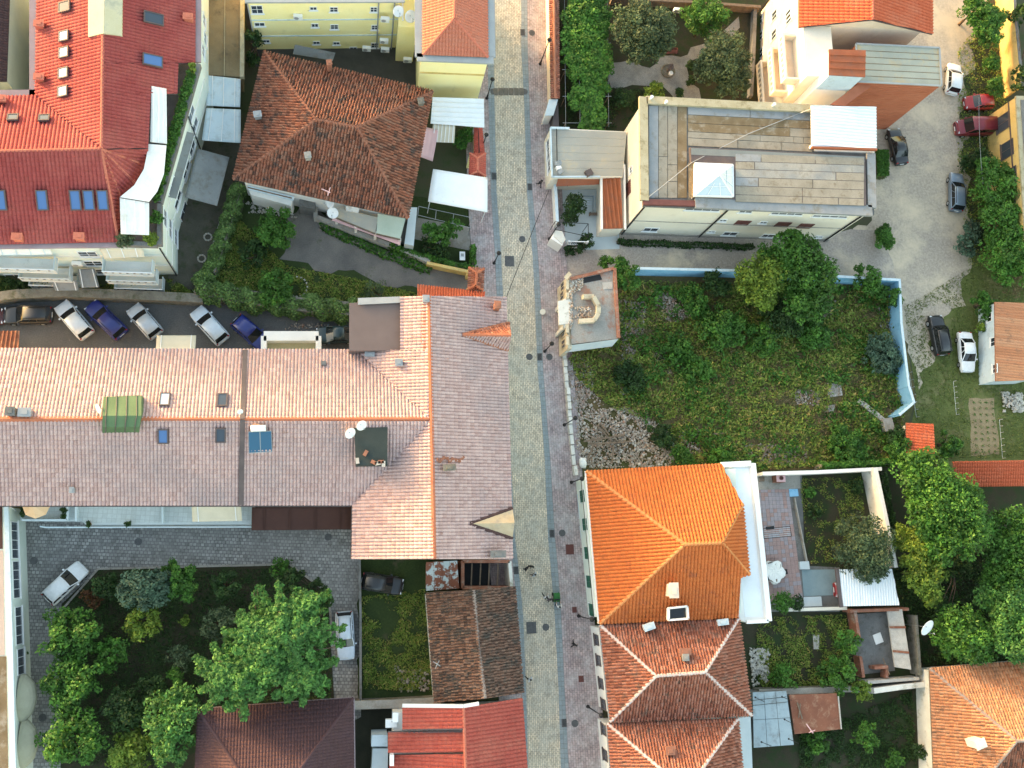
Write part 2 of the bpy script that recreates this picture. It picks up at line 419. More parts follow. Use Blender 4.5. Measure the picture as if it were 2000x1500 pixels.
MT.update(
    cobble=mat_paver('cream_cobbles', (.823, .684, .500), (.565, .474, .363), (.295, .275, .226), .38, .18, .022, patch=(.442, .433, .374), patch_scale=.3, fine=.36),
    walk=mat_paver('pink_sidewalk_setts', (.512, .398, .382), (.338, .267, .269), (.233, .196, .197), .40, .24, .022, patch=(.489, .463, .460), patch_scale=.5, fine=.34),
    court=mat_paver('grey_court_pavers', (.209, .202, .194), (.403, .390, .370), (.127, .124, .121), .34, .30, .03, patch=(.228, .222, .215), patch_scale=.14, fine=.22),
    ashlar=mat_paver('dark_cobbles', (.22, .20, .18), (.26, .24, .215), (.09, .085, .08), .3, .2, .015),
)
MT['terrace_pave'] = mat_paver('terrace_pavers', (.50, .555, .565), (.44, .49, .50), (.34, .37, .38), .4, .4, .012, offset=0.0, fine=.12, bump=.1)
T_ = mat_tile
MT.update(
    t_long=T_('tiles_weathered_pink', [(.410, .260, .235), (.508, .341, .313), (.594, .428, .397), (.454, .306, .287)], stain=(.389, .296, .291), stain_scale=.16, stain_lo=.45, stain_hi=.68, stain2=(.281, .148, .111), s2_scale=.9, s2_lo=.62, s2_hi=.72),
    t_red=T_('tiles_red', [(.286, .053, .049), (.328, .070, .065), (.307, .064, .060)], stain=(.395, .112, .094), stain_scale=.2, stain_lo=.45, stain_hi=.75, stain2=(.267, .074, .058), s2_scale=.7, s2_lo=.55, s2_hi=.75),
    t_red2=T_('tiles_bright_red', [(.381, .075, .054), (.430, .102, .073), (.414, .088, .065)], stain=(.468, .157, .108), stain_scale=.25, stain2=(.288, .073, .054), s2_scale=.8, s2_lo=.55, s2_hi=.75),
    t_scarlet=T_('tiles_scarlet', [(.493, .109, .047), (.546, .133, .063)], stain=(.528, .171, .095), stain_scale=.3),
    t_orange=T_('tiles_orange', [(.485, .131, .035), (.563, .167, .046), (.524, .145, .041)], stain=(.456, .125, .039), stain_scale=.3, stain_lo=.5, stain_hi=.8, stain2=(.320, .101, .048), s2_scale=.8, s2_lo=.55, s2_hi=.75),
    t_old=T_('tiles_old_brown', [(.061, .038, .032), (.190, .072, .044), (.285, .106, .062), (.323, .135, .084), (.266, .145, .101), (.342, .110, .062)], stain=(.089, .066, .057), stain_scale=.9, stain_lo=.55, stain_hi=.64, stain2=(.356, .264, .213), s2_scale=2.2, s2_lo=.62, s2_hi=.7),
    t_shed=T_('tiles_shed_umber', [(.056, .038, .031), (.136, .073, .051), (.209, .111, .074), (.249, .153, .110), (.176, .092, .063)], stain=(.083, .069, .057), stain_scale=.8, stain_lo=.5, stain_hi=.62, stain2=(.294, .235, .186), s2_scale=2.5),
    t_hip=T_('tiles_mixed_clay', [(.162, .057, .038), (.279, .101, .063), (.345, .141, .094), (.367, .182, .136), (.308, .108, .063), (.242, .087, .060)], stain=(.149, .097, .076), stain_scale=.9, stain_lo=.56, stain_hi=.66, stain2=(.437, .304, .243), s2_scale=2.0, s2_lo=.62, s2_hi=.7),
    t_ochre=T_('tiles_ochre_clay', [(0.378, 0.160, 0.079), (0.482, 0.227, 0.114), (0.516, 0.277, 0.158), (0.430, 0.168, 0.079)], stain=(.28, .15, .09), stain_scale=.8, stain_lo=.55, stain_hi=.66),
    t_maroon=T_('tiles_maroon', [(.063, .034, .037), (.076, .040, .043), (.070, .037, .040)], stain=(.081, .047, .056), stain_scale=.25),
    t_salmon=T_('tiles_salmon', [(0.442, 0.149, 0.095), (0.506, 0.180, 0.119), (0.478, 0.167, 0.109)], stain=(.48, .20, .14), stain_scale=.4),
    t_dark=T_('tiles_dark', [(.07, .04, .04), (.10, .055, .05)]),
    cap_orange=T_('ridge_orange', [(.433, .139, .072), (.480, .174, .094)]),
    cap_clay=T_('ridge_clay', [(0.304, 0.122, 0.072), (0.368, 0.160, 0.099), (0.320, 0.137, 0.084)]),
    cap_mortar=T_('ridge_white_mortar', [(.52, .42, .38), (.60, .51, .47)]),
    cap_red=T_('ridge_red', [(.48, .14, .09), (.52, .17, .11)]),
    cap_bright=T_('ridge_bright_orange', [(.62, .24, .08), (.68, .28, .10)]),
    cap_umber=T_('ridge_umber', [(.30, .22, .18), (.38, .30, .25)]),
)
MT.update(
    glass=mat_gloss('window_glass', (.045, .06, .08), .12, spec=.6),
    glassblue=mat_gloss('painted_sky_glass', (.07, .15, .33), .15, spec=.7),  # blue of the reflected sky is put into the base colour
    glasslight=mat_gloss('bright_glass', (.50, .55, .58), .12, spec=.7),
    carglass=mat_gloss('car_glass', (.012, .014, .016), .06, spec=.6),
    tyre=mat_gloss('tyre_rubber', (.015, .015, .015), .8, spec=.2),
    rim=mat_gloss('wheel_rim', (.45, .46, .47), .35, metal=.7),
    lampglass=mat_gloss('lamp_glass', (.7, .7, .66), .25),
    headlight=mat_gloss('headlight_glass', (.6, .62, .63), .12, spec=.7),
    taillight=mat_gloss('taillight_plastic', (.30, .012, .010), .2, spec=.6),
    solar=mat_gloss('solar_cells', (.015, .085, .16), .22, spec=.6),
    skin=mat_gloss('skin', (.42, .25, .18), .6), hair=mat_gloss('dark_hair', (.014, .011, .010), .55),
    skylightglass=mat_gloss('pale_skylight_glass', (.50, .57, .60), .08, spec=.8),
)
LEAF = dict(
    green=mat_leaf('leaves_green', [(.028, .083, .012), (.053, .141, .019), (.082, .196, .025)]),
    bright=mat_leaf('leaves_bright', [(.042, .120, .023), (.070, .192, .042), (.118, .240, .047)]),
    lime=mat_leaf('leaves_lime', [(0.071, 0.127, 0.014), (0.123, 0.192, 0.023), (0.189, 0.253, 0.032)]),
    olive=mat_leaf('leaves_olive', [(0.042, 0.071, 0.030), (0.066, 0.103, 0.046), (0.102, 0.142, 0.068)]),
    blue=mat_leaf('leaves_blue_green', [(0.043, 0.087, 0.052), (0.072, 0.128, 0.080), (0.109, 0.167, 0.109)]),
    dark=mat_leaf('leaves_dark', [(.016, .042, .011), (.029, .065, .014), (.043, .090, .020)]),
    ivy=mat_leaf('leaves_ivy', [(0.067, 0.124, 0.031), (0.108, 0.183, 0.048), (0.166, 0.241, 0.072)]),
    vine=mat_leaf('leaves_vine', [(0.037, 0.111, 0.014), (0.061, 0.164, 0.020), (0.098, 0.201, 0.029)]),
    weed=mat_leaf('weed_leaves', [(.076, .147, .022), (.142, .226, .032), (.242, .285, .057), (.382, .285, .091)]),
    grass=mat_leaf('grass_blades', [(.079, .122, .025), (.113, .156, .032), (.180, .186, .059)]),
    dry=mat_leaf('dry_stalks', [(.170, .106, .057), (.255, .185, .100), (.142, .121, .043)]),
    red=mat_leaf('leaves_reddish', [(.10, .04, .018), (.14, .055, .02), (.06, .06, .015)]),
)
# ------------------------------------------------------------------ builders
PROF = dict(
    barrel=[(0, 0), (.14, .62), (.34, 1), (.62, .92), (.82, .45)],
    coppo=[(0, 0), (.16, .7), (.38, 1), (.6, .75), (.78, .1)],
    wave=[(0, 0), (.25, .55), (.5, 1), (.75, .55)],
    trap=[(0, 0), (.06, 1), (.34, 1), (.40, 0)],
    flat=[(0, 0), (.5, .25)],
)

def tiles(face, tw, tl, h, mat, parent, name='roof_tiles', prof='barrel', lip=0.03, jit=0.0, off=0.02, kind='stuff', eave=None):
    """real tile (or corrugated sheet) relief laid over one convex roof face; face[0]->face[1] is the eave"""
    h *= 1.45; jit *= .6
    pts = [Vector(p) for p in face]
    e = eave if eave is not None else (pts[0], pts[1])
    c = sum(pts, Vector()) / len(pts)
    nrm = Vector()
    for i in range(len(pts)):
        nrm += (pts[i] - c).cross(pts[(i + 1) % len(pts)] - c)
    nrm.normalize()
    if nrm.z < 0: nrm = -nrm; pts.reverse()
    u = (e[1] - e[0]); u -= nrm * u.dot(nrm); u.normalize()
    v = nrm.cross(u).normalized()
    if v.z < 0 and abs(v.z) > 1e-4: v = -v
    uv2 = np.array([((p - c).dot(u), (p - c).dot(v)) for p in pts])
    u0, v0 = uv2.min(0); u1, v1 = uv2.max(0)
    nc_, nr = int((u1 - u0) / tw) + 2, max(1, int((v1 - v0) / tl) + 1)
    ci, ri = np.meshgrid(np.arange(nc_), np.arange(nr), indexing='ij')
    ci = ci.ravel(); ri = ri.ravel()
    cu = u0 + (ci + .5) * tw; cv = v0 + (ri + .5) * tl
    # keep tiles that touch the polygon
    n = len(pts); area = sum(uv2[i][0] * uv2[(i + 1) % n][1] - uv2[(i + 1) % n][0] * uv2[i][1] for i in range(n))
    sgn = 1 if area > 0 else -1
    keep = np.ones(len(cu), bool); mar = math.hypot(tw, tl) * .75
    for i in range(n):
        a, b = uv2[i], uv2[(i + 1) % n]; d = b - a; L = np.hypot(*d)
        if L < 1e-6: continue
        dist = sgn * (d[0] * (cv - a[1]) - d[1] * (cu - a[0])) / L
        keep &= dist > -mar
    ci, ri, cu, cv = ci[keep], ri[keep], cu[keep], cv[keep]
    T = len(ci)
    pr = PROF[prof] + [(1, 0)]
    k = len(pr)
    pu = np.array([p[0] for p in pr]); ph = np.array([p[1] for p in pr]) * h
    ju = nrng.normal(0, jit * tw, T); jh = np.abs(nrng.normal(0, jit * h, T)); jr = nrng.normal(0, jit * .25, T)
    U = (cu - tw / 2 + ju)[:, None] + pu[None] * tw
    Vlo = (cv - tl / 2)[:, None] + jr[:, None] * (pu[None] - .5) * tw
    Vhi = (cv + tl / 2)[:, None] + np.zeros((T, k))
    base = off
    zlo = base + ph[None] + lip + jh[:, None]; zhi = base + ph[None] * .9 + np.zeros((T, 1)); zb = base + ph[None] * .5 * 0 + np.zeros((T, 1)) - .01
    def W(a, b, z):
        a = np.broadcast_to(a, (T, k)); b = np.broadcast_to(b, (T, k)); z = np.broadcast_to(z, (T, k))
        return (np.array(c)[None, None] + a[..., None] * np.array(u) + b[..., None] * np.array(v) + z[..., None] * np.array(nrm))
    rows = [W(U, Vlo, zlo), W(U, Vhi, zhi)]
    if lip > 0 and nr > 1: rows.append(W(U, Vlo, zb + ph[None] * .75))
    V = np.stack(rows, 1)            # T, rows, k, 3
    R = V.shape[1]
    idx = np.arange(T * R * k).reshape(T, R, k)
    f1 = np.stack([idx[:, 0, :-1], idx[:, 0, 1:], idx[:, 1, 1:], idx[:, 1, :-1]], -1).reshape(-1, 4)
    fs = [f1]
    tid = [np.repeat(np.stack([ci, ri], -1), k - 1, axis=0)]
    if R == 3:
        fs.append(np.stack([idx[:, 2, :-1], idx[:, 2, 1:], idx[:, 0, 1:], idx[:, 0, :-1]], -1).reshape(-1, 4))
        tid.append(tid[0])
    F = np.concatenate(fs); uvc = np.concatenate(tid).astype(float) + 0.5 + rng.randint(0, 900)
    o = np_obj(name, V.reshape(-1, 3), F, mat, parent, kind, uv=uvc)
    bm = bmesh.new(); bm.from_mesh(o.data)
    o0 = org(parent)
    for i in range(n):
        a, b = pts[i], pts[(i + 1) % n]
        d = (b - a)
        if d.length < 1e-4: continue
        pn = d.cross(nrm).normalized()
        bmesh.ops.bisect_plane(bm, geom=bm.verts[:] + bm.edges[:] + bm.faces[:], plane_co=a - o0, plane_no=pn, clear_outer=True, dist=1e-5)
    bm.to_mesh(o.data); bm.free()
    return o

def cap_line(mb, a, b, r=0.13, step=0.42, lift=0.06, n=5):
    """ridge tiles: overlapping half-round pieces from a to b"""
    a = Vector(a); b = Vector(b); d = b - a; L = d.length
    k = max(1, int(L / step)); q = d.to_track_quat('X', 'Z')
    for i in range(k):
        s0, s1 = i / k, (i + 1) / k
        p0, p1 = a + d * s0, a + d * min(1, s1 + .04)
        uvk = (rng.random() * 900, rng.random() * 900)
        vs_ = []
        for p, rr, zz in ((p0, r * rng.uniform(1.0, 1.12), lift + .02), (p1, r * .92, lift - .005)):
            for j in range(n):
                t = math.pi * j / (n - 1)
                vs_.append(p + q @ Vector((0, math.cos(t) * rr * 1.1, math.sin(t) * rr + zz - rr * .35)))
        f = [(j, j + 1, n + j + 1, n + j) for j in range(n - 1)] + [tuple(range(n - 1, -1, -1))]
        mb.add(vs_, f, 0, [uvk] * len(f))

def ridge_tiles(lines, mat, parent, r=0.13, step=0.42, name='ridge_tiles', lift=.06):
    mb = MB()
    for a, b in lines: cap_line(mb, a, b, r, step, lift)
    return mb.obj(name, mat, parent, 'stuff')

def ridge_pieces(lines, mats, parent, r=0.15, L0=0.5, lift=.07):
    """ridge tiles one by one: each piece its own object, one shared mesh for each material"""
    meshes = []
    for m in mats:
        mb = MB(); n = 6; vs_ = []
        for x, rr, zz in ((-L0 * .52, r * 1.08, .02), (L0 * .52, r * .9, 0.0)):
            for j in range(n):
                t = math.pi * j / (n - 1); vs_.append((x, math.cos(t) * rr * 1.1, math.sin(t) * rr + zz - rr * .3))
        mb.add(vs_, [(j, j + 1, n + j + 1, n + j) for j in range(n - 1)] + [tuple(range(n - 1, -1, -1))], 0, [(3.5, 7.5)] * n)
        tmp = mb.obj('ridge_tile', m); me = tmp.data; bpy.data.objects.remove(tmp); meshes.append(me)
    o0 = org(parent)
    for a, b in lines:
        a = Vector(a); b = Vector(b); d = b - a; k = max(1, round(d.length / L0)); q = d.to_track_quat('X', 'Z')
        for i in range(k):
            o = bpy.data.objects.new('ridge_tile', meshes[i % len(meshes)]); COL.objects.link(o); o.parent = parent
            o.location = a + d * ((i + .5) / k) + Vector((0, 0, lift)) - o0
            o.rotation_euler = (q @ Matrix.Rotation(rng.uniform(-.06, .06), 3, 'Z').to_quaternion()).to_euler()
            o.scale = (d.length / k / L0, rng.uniform(.92, 1.08), rng.uniform(.9, 1.1))
            ORG[o.name] = o0.copy()

def deck(parent, faces, mat, name='roof', thick=0.14):
    mb = MB()
    for f in faces: mb.prism(f, 0, 0, thick=thick)
    return mb.obj(name, mat, parent)

def tri(f):   # split polygon into a fan of planar triangles
    return [[f[0], f[i], f[i + 1]] for i in range(1, len(f) - 1)]

def walls(parent, poly, z0, z1, mat, name='wall'):
    top = [Vector((p.x, p.y, z1)) for p in poly]
    return MB().prism(top, z0).obj(name, mat, parent)

def hit(A, B, px, py):
    """where the sight line through a pixel meets the vertical plane A-B: distance along A->B and height"""
    d = ROT @ Vector((px - 1000.0, -(py - 750.0), -FPX))
    ab = Vector((B.x - A.x, B.y - A.y)); L = ab.length; ab /= L
    nn = Vector((ab.y, -ab.x))
    t = (nn.x * A.x + nn.y * A.y) / (nn.x * d.x + nn.y * d.y)
    x, y, z = d.x * t, d.y * t, CAMH + d.z * t
    return (x - A.x) * ab.x + (y - A.y) * ab.y, z

def window(parent, A, B, s, z, w, h, glass='glass', frame='pvc', depth=0.07, mullions=1, bars=0, shutter=None, sill=True, name='window'):
    """framed window on the wall A->B (outside on the right-hand side of A->B), centre s metres along at height z"""
    ab = Vector((B.x - A.x, B.y - A.y, 0)).normalized(); nn = Vector((ab.y, -ab.x, 0))
    rz = math.atan2(ab.y, ab.x)
    c = Vector((A.x, A.y, 0)) + ab * s + Vector((0, 0, z))
    fr = MB(); t = 0.07
    for du, dz, sw, sh in ((-w / 2 + t / 2, 0, t, h), (w / 2 - t / 2, 0, t, h), (0, h / 2 - t / 2, w - 2 * t, t), (0, -h / 2 + t / 2, w - 2 * t, t)):
        fr.box(c + ab * du + Vector((0, 0, dz)) + nn * depth / 2, (sw, depth, sh), rz)
    for i in range(mullions):
        fr.box(c + ab * (w * ((i + 1) / (mullions + 1) - .5)) + nn * (depth / 2 - .012), (.05, depth - .024, h - 2 * t), rz)
    for i in range(bars):
        fr.box(c + Vector((0, 0, h * ((i + 1) / (bars + 1) - .5))) + nn * (depth / 2 - .016), (w - 2 * t, depth - .032, .05), rz)
    o = fr.obj(name, M(frame), parent)
    MB().box(c + nn * .012, (w - 2 * t + .01, .024, h - 2 * t + .01), rz).obj('pane', M(glass), o)
    if sill: MB().box(c + Vector((0, 0, -h / 2 - .04)) + nn * .07, (w + .2, .14, .06), rz).obj('sill', M(frame if frame != 'greenpaint' else 'white'), o)
    if shutter:
        sb = MB()
        for sg in (-1, 1):
            sb.box(c + ab * sg * (w * .25) + nn * (depth + .025), (w * .49, .04, h * .98), rz)
            for q in range(6):
                sb.box(c + ab * sg * (w * .25) + Vector((0, 0, h * (q / 6 - .42))) + nn * (depth + .052), (w * .40, .016, h * .06), rz)
        sb.obj('shutter', M(shutter), o)
    return o

def wpx(parent, A, B, px, py, w, h, **kw):
    s, z = hit(A, B, px, py)
    return window(parent, A, B, s, z, w, h, **kw)

def downpipe(parent, A, B, px, py, z0, z1, mat='black', r=.06):
    s, z = hit(A, B, px, py)
    ab = Vector((B.x - A.x, B.y - A.y, 0)).normalized(); nn = Vector((ab.y, -ab.x, 0))
    p = Vector((A.x, A.y, 0)) + ab * s + nn * .1
    MB().tube([p + Vector((0, 0, z0)), p + Vector((0, 0, z1))], r, 6).obj('downpipe', M(mat), parent)

def roof_window(parent, face_pts, px, py, z, w, h, u=None, glass='glassblue', frame='flash', name='skylight', up=.29):
    """skylight lying on a roof plane"""
    pts = [Vector(p) for p in face_pts]
    nrm = (pts[1] - pts[0]).cross(pts[2] - pts[0]).normalized()
    if nrm.z < 0: nrm = -nrm
    d = ROT @ Vector((px - 1000.0, -(py - 750.0), -FPX)); o = Vector((0, 0, CAMH))
    t = (pts[0] - o).dot(nrm) / d.dot(nrm); c = o + d * t
    u = (u or (pts[1] - pts[0])); u = (u - nrm * u.dot(nrm)).normalized(); v = nrm.cross(u)
    m = Matrix((u, v, nrm)).transposed().to_4x4(); m.translation = c
    def B(mb, cx, cy, cz, sx, sy, sz):
        vs_ = [m @ Vector((cx + a * sx / 2, cy + b * sy / 2, cz + e * sz / 2)) for e in (-1, 1) for a, b in ((-1, -1), (1, -1), (1, 1), (-1, 1))]
        mb.add(vs_, [(3, 2, 1, 0), (4, 5, 6, 7), (0, 1, 5, 4), (1, 2, 6, 5), (2, 3, 7, 6), (3, 0, 4, 7)])
    fr = MB(); t_ = .10
    B(fr, -w / 2 + t_ / 2, 0, up, t_, h, .18); B(fr, w / 2 - t_ / 2, 0, up, t_, h, .18)
    B(fr, 0, h / 2 - t_ / 2, up, w - 2 * t_, t_, .18); B(fr, 0, -h / 2 + t_ / 2, up, w - 2 * t_, t_, .18)
    f = fr.obj(name, M(frame), parent)
    g = MB(); B(g, 0, 0, up + .03, w - 2 * t_ + .02, h - 2 * t_ + .02, .04); g.obj('pane', M(glass), f)
    return f

def chimney(parent, px, py, zb, zt, w, d, rz=0, mat='concrete', cap='concrete', name='chimney'):
    c = P(px, py, zt); zb += c.z - zt; zt = c.z
    mb = MB().box((c.x, c.y, (zb + zt) / 2), (w, d, zt - zb), rz)
    mb.box((c.x, c.y, zt + .05), (w * 1.25, d * 1.25, .1), rz)
    mb.box((c.x, c.y, zt + .13), (w * .6, d * .6, .06), rz)
    return mb.obj(name, M(mat), parent)

def sheet(name, pts, z, mat, kind='structure', parent=None, along=None, rough=0):
    """flat ground sheet from pixel outline; UV in metres, first axis along the direction `along`"""
    w = PP(pts, z)
    if rough:      # ragged natural edge
        q = []
        for a, b in zip(w, w[1:] + w[:1]):
            k = max(1, int((b - a).length / .7)); s = Vector((-(b - a).y, (b - a).x, 0)).normalized()
            q += [a.lerp(b, i / k) + s * rough * (rng.uniform(-.5, .5) + .7 * math.sin(a.lerp(b, i / k).x * 1.3 + a.lerp(b, i / k).y * 1.1)) for i in range(k)]
        w = q
    n = len(w); a = sum(w[i].x * w[(i + 1) % n].y - w[(i + 1) % n].x * w[i].y for i in range(n))
    if a < 0: w.reverse()
    al = (along or Vector((1, 0, 0))).normalized(); pe = Vector((-al.y, al.x, 0))
    mb = MB(); mb.poly(w, 0, [(p.dot(al), p.dot(pe)) for p in w])
    return mb.obj(name, M(mat) if isinstance(mat, str) else mat, parent, kind)

def strip(name, left, right, ys, z, mat, parent=None, kind='structure', thick=0.0, ext=True):
    """street band between two pixel polylines; UV runs along the street in metres"""
    mb = MB(); s = 0; prev = None; rows = []
    for yl, xl, xr in zip(ys, left, right):
        a, b = P(xl, yl, z), P(xr, yl, z); c = (a + b) / 2
        if prev is not None: s += (c - prev).length
        prev = c; rows.append((a, b, s))
    for (a, b, s0), (a2, b2, s1) in zip(rows, rows[1:]):
        mb.add([a2, b2, b, a], [(3, 2, 1, 0)], 0, [[(s0, 0), (s0, (b - a).length), (s1, (b2 - a2).length), (s1, 0)]])
        if thick:
            for p, q in ((a, a2), (b2, b)):
                mb.add([p, q, q - Vector((0, 0, thick)), p - Vector((0, 0, thick))], [(0, 1, 2, 3)], 0, [[(0, 0)] * 4])
    return mb.obj(name, M(mat), parent, kind)

# ---- plants
def leaf_mesh(name, C, Nn, size, mat, parent, clump, kind=None, asp=0.55, label=None):
    """C (N,3) leaf centres, Nn (N,3) leaf normals"""
    n = len(C)
    Nn = Nn / (np.linalg.norm(Nn, axis=1, keepdims=True) + 1e-9)
    r = nrng.normal(size=(n, 3)); t = np.cross(Nn, r); t /= (np.linalg.norm(t, axis=1, keepdims=True) + 1e-9)
    b = np.cross(Nn, t)
    L = (size * nrng.uniform(.5, 1.55, n))[:, None]; Wd = L * asp
    V = np.stack([C - t * L * .5, C + b * Wd * .5 - Nn * L * .06, C + t * L * .5, C - b * Wd * .5 - Nn * L * .06], 1).reshape(-1, 3)
    F = np.arange(n * 4).reshape(n, 4)
    uv = np.stack([np.clip(nrng.normal(.5, .27, n), 0, 1), clump], -1)
    return np_obj(name, V, F, mat, parent, kind, uv=uv)

def blob_leaves(blobs, dens=1.0, size=.3, cl=1.0, seed=None, flat=.8, up=.7):
    """leaf centres, normals and clump brightness for a set of (centre, radius, z-scale) blobs"""
    Cs, Ns, Ks = [], [], []
    for c, r, zs in blobs:
        c = np.array(c)
        K = int(9 * cl * max(r, .8) ** 1.7) + 12
        n = int(560 * r * r * dens * (.3 / size) ** 2)
        d = nrng.normal(size=(K, 3)); d[:, 2] = np.abs(d[:, 2]) * 1.0 - .25
        d /= np.linalg.norm(d, axis=1, keepdims=True)
        rad = r * nrng.uniform(.35, .98, K)
        cc = c + d * rad[:, None] * np.array([1, 1, zs])
        cr = np.clip(r * nrng.uniform(.16, .33, K), .2 if r > 1.3 else .42 * r, .9)
        cb = nrng.uniform(0, 1, K)
        w = cr ** 2; w /= w.sum()
        ki = nrng.choice(K, n, p=w)
        q = nrng.normal(size=(n, 3)); q /= np.linalg.norm(q, axis=1, keepdims=True) + 1e-9
        rr = nrng.uniform(.25, 1, n) ** .5
        pos = cc[ki] + q * (cr[ki] * rr)[:, None] * np.array([1, 1, flat])
        nn = nrng.normal(size=(n, 3)) * .55 + q * .5 + np.array([0, 0, up])
        Cs.append(pos); Ns.append(nn); Ks.append(np.clip(cb[ki] + nrng.normal(0, .12, n), 0, 1))
    return np.concatenate(Cs), np.concatenate(Ns), np.concatenate(Ks)

def tree(name, label, blobs, leaf='green', cat='tree', group=None, dens=1.0, size=.3, trunk=.16, cl=1.0, base=None, z0=0.0, flat=.8, up=.7, asp=.55, limbs=7):
    """tree with tapered trunk, limbs and a leafy crown; blobs = (px, py, radius px, centre height[, z-scale])"""
    bl = []
    for b in blobs:
        px, py, rp, zc = b[:4]; zs = b[4] if len(b) > 4 else .8
        c = P(px, py, zc); r = (P(px + rp, py, zc) - c).length * 1.1
        bl.append((c, r, zs))
    main = max(bl, key=lambda q: q[1])
    bx = P(*base) if base else Vector((main[0].x, main[0].y, z0))
    t = thing(name, label, cat, (bx.x, bx.y, z0), group)
    C, Nn, K = blob_leaves(bl, dens, size, cl, flat=flat, up=up)
    C[:, 2] = np.maximum(C[:, 2], z0 + .08)
    leaf_mesh('crown', C, Nn, size, LEAF[leaf], t, K, asp=asp)
    mb = MB()
    top = Vector((main[0].x, main[0].y, main[0].z))
    fork = bx.lerp(top, .5); fork.z = z0 + (top.z - z0) * .55
    mb.tube([bx, bx.lerp(fork, .5) + Vector((rng.uniform(-.06, .06), rng.uniform(-.06, .06), 0)), fork], [trunk * 1.25, trunk, trunk * .8], 7)
    ends = []
    for c, r, zs in bl:
        for i in range(max(2, limbs // len(bl) + 1) if len(bl) < 20 else rng.randint(0, 1)):
            a = rng.uniform(0, 6.283); ends.append(c + Vector((math.cos(a) * r * .6, math.sin(a) * r * .6, rng.uniform(-.1, .45) * r)))
    for e in ends:
        m_ = fork.lerp(e, .5) + Vector((0, 0, .12 * (e - fork).length))
        mb.tube([fork - Vector((0, 0, .05)), m_, e], [trunk * .55, trunk * .35, trunk * .1], 5)
    mb.obj('trunk', M('bark'), t, smooth=True)
    return t

def cover(name, poly, n, size, leaf, z=0.02, hgt=.25, label=None, mask_scale=.25, mask=.45, up=.5, kind='stuff', asp=.35, holes=(), parent=None):
    """low plants strewn over a pixel polygon (too many to count): one object"""
    w = PP(poly, z); xs = [p.x for p in w]; ys = [p.y for p in w]
    m = len(w)
    def inside(X, Y):
        c = np.zeros(len(X), bool)
        for i in range(m):
            x1, y1, x2, y2 = w[i].x, w[i].y, w[i - 1].x, w[i - 1].y
            k = ((y1 > Y) != (y2 > Y)) & (X < (x2 - x1) * (Y - y1) / (y2 - y1 + 1e-12) + x1)
            c ^= k
        return c
    X = nrng.uniform(min(xs), max(xs), n * 4); Y = nrng.uniform(min(ys), max(ys), n * 4)
    k = inside(X, Y)
    # patchiness from a few random cosine waves
    f = np.zeros(len(X))
    for i in range(18):
        a = nrng.uniform(0, 6.283); q = mask_scale * nrng.uniform(.4, 3.6) * 6.283
        f += np.cos((X * math.cos(a) + Y * math.sin(a)) * q + nrng.uniform(0, 6.283) + np.sin(X * .9 + i) * .8)
    f = (f - f.min()) / (f.max() - f.min())
    k &= (f + nrng.normal(0, .09, len(X))) > mask
    for hx, hy, hr in holes:
        hc = P(hx, hy, z); r = (P(hx + hr, hy, z) - hc).length
        k &= (X - hc.x) ** 2 + (Y - hc.y) ** 2 > (r * nrng.uniform(.75, 1.15, len(X))) ** 2
    X, Y, f = X[k][:n], Y[k][:n], f[k][:n]
    N_ = len(X)
    Z = z + np.abs(nrng.normal(0, hgt, N_)) * (.4 + f)
    C = np.stack([X, Y, Z + .03], -1)
    nn = nrng.normal(size=(N_, 3)); nn[:, 2] = np.abs(nn[:, 2]) + up
    cl_ = np.clip(f + nrng.normal(0, .2, N_), 0, 1)
    o = leaf_mesh(name, C, nn, size, LEAF[leaf], parent, cl_, kind, asp=asp)
    if label: tag(o, label, None)
    return o

def stones(name, poly, n, smin, smax, mat, z=0.0, pile=0.0, kind='stuff', label=None, cat=None, parent=None):
    """loose rubble over a pixel polygon, one object; pile = height of the heap in the middle"""
    w = PP(poly, z); m = len(w)
    xs = [p.x for p in w]; ys = [p.y for p in w]
    cx, cy = sum(xs) / m, sum(ys) / m; R = max(math.hypot(x - cx, y - cy) for x, y in zip(xs, ys))
    V, F = [], []; uv = []
    k = 0; tries = 0
    while k < n and tries < n * 9:
        tries += 1
        x, y = rng.uniform(min(xs), max(xs)), rng.uniform(min(ys), max(ys))
        ins = False
        for i in range(m):
            x1, y1, x2, y2 = w[i].x, w[i].y, w[i - 1].x, w[i - 1].y
            if (y1 > y) != (y2 > y) and x < (x2 - x1) * (y - y1) / (y2 - y1 + 1e-12) + x1: ins = not ins
        if not ins or math.sin(x * 2.1 + y) * math.sin(y * 1.7 - x * .6) + .5 * math.sin(x * 5.3) * math.sin(y * 4.7) < rng.uniform(-1.1, -.05): continue
        s = rng.uniform(smin, smax) * (1 if rng.random() > .12 else 1.7)
        hz = z + pile * max(0, 1 - math.hypot(x - cx, y - cy) / R) * rng.uniform(.3, 1) + s * .15
        M_ = Matrix.Translation((x, y, hz)) @ Matrix.Rotation(rng.uniform(0, 6.28), 4, 'Z') @ Matrix.Rotation(rng.uniform(-.5, .5), 4, 'X')
        b = len(V)
        for e in (-1, 1):
            for a, c in ((-1, -1), (1, -1), (1, 1), (-1, 1)):
                V.append(M_ @ Vector((a * s * rng.uniform(.3, .6), c * s * rng.uniform(.2, .5), e * s * rng.uniform(.15, .35))))
        for f in ((3, 2, 1, 0), (4, 5, 6, 7), (0, 1, 5, 4), (1, 2, 6, 5), (2, 3, 7, 6), (3, 0, 4, 7)): F.append([b + j for j in f]); uv.append((k + .5, 3.5))
        k += 1
    o = np_obj(name, np.array([tuple(v) for v in V]), np.array(F), mat if not isinstance(mat, str) else M(mat), parent, kind, uv=np.array(uv))
    return tag(o, label, cat)

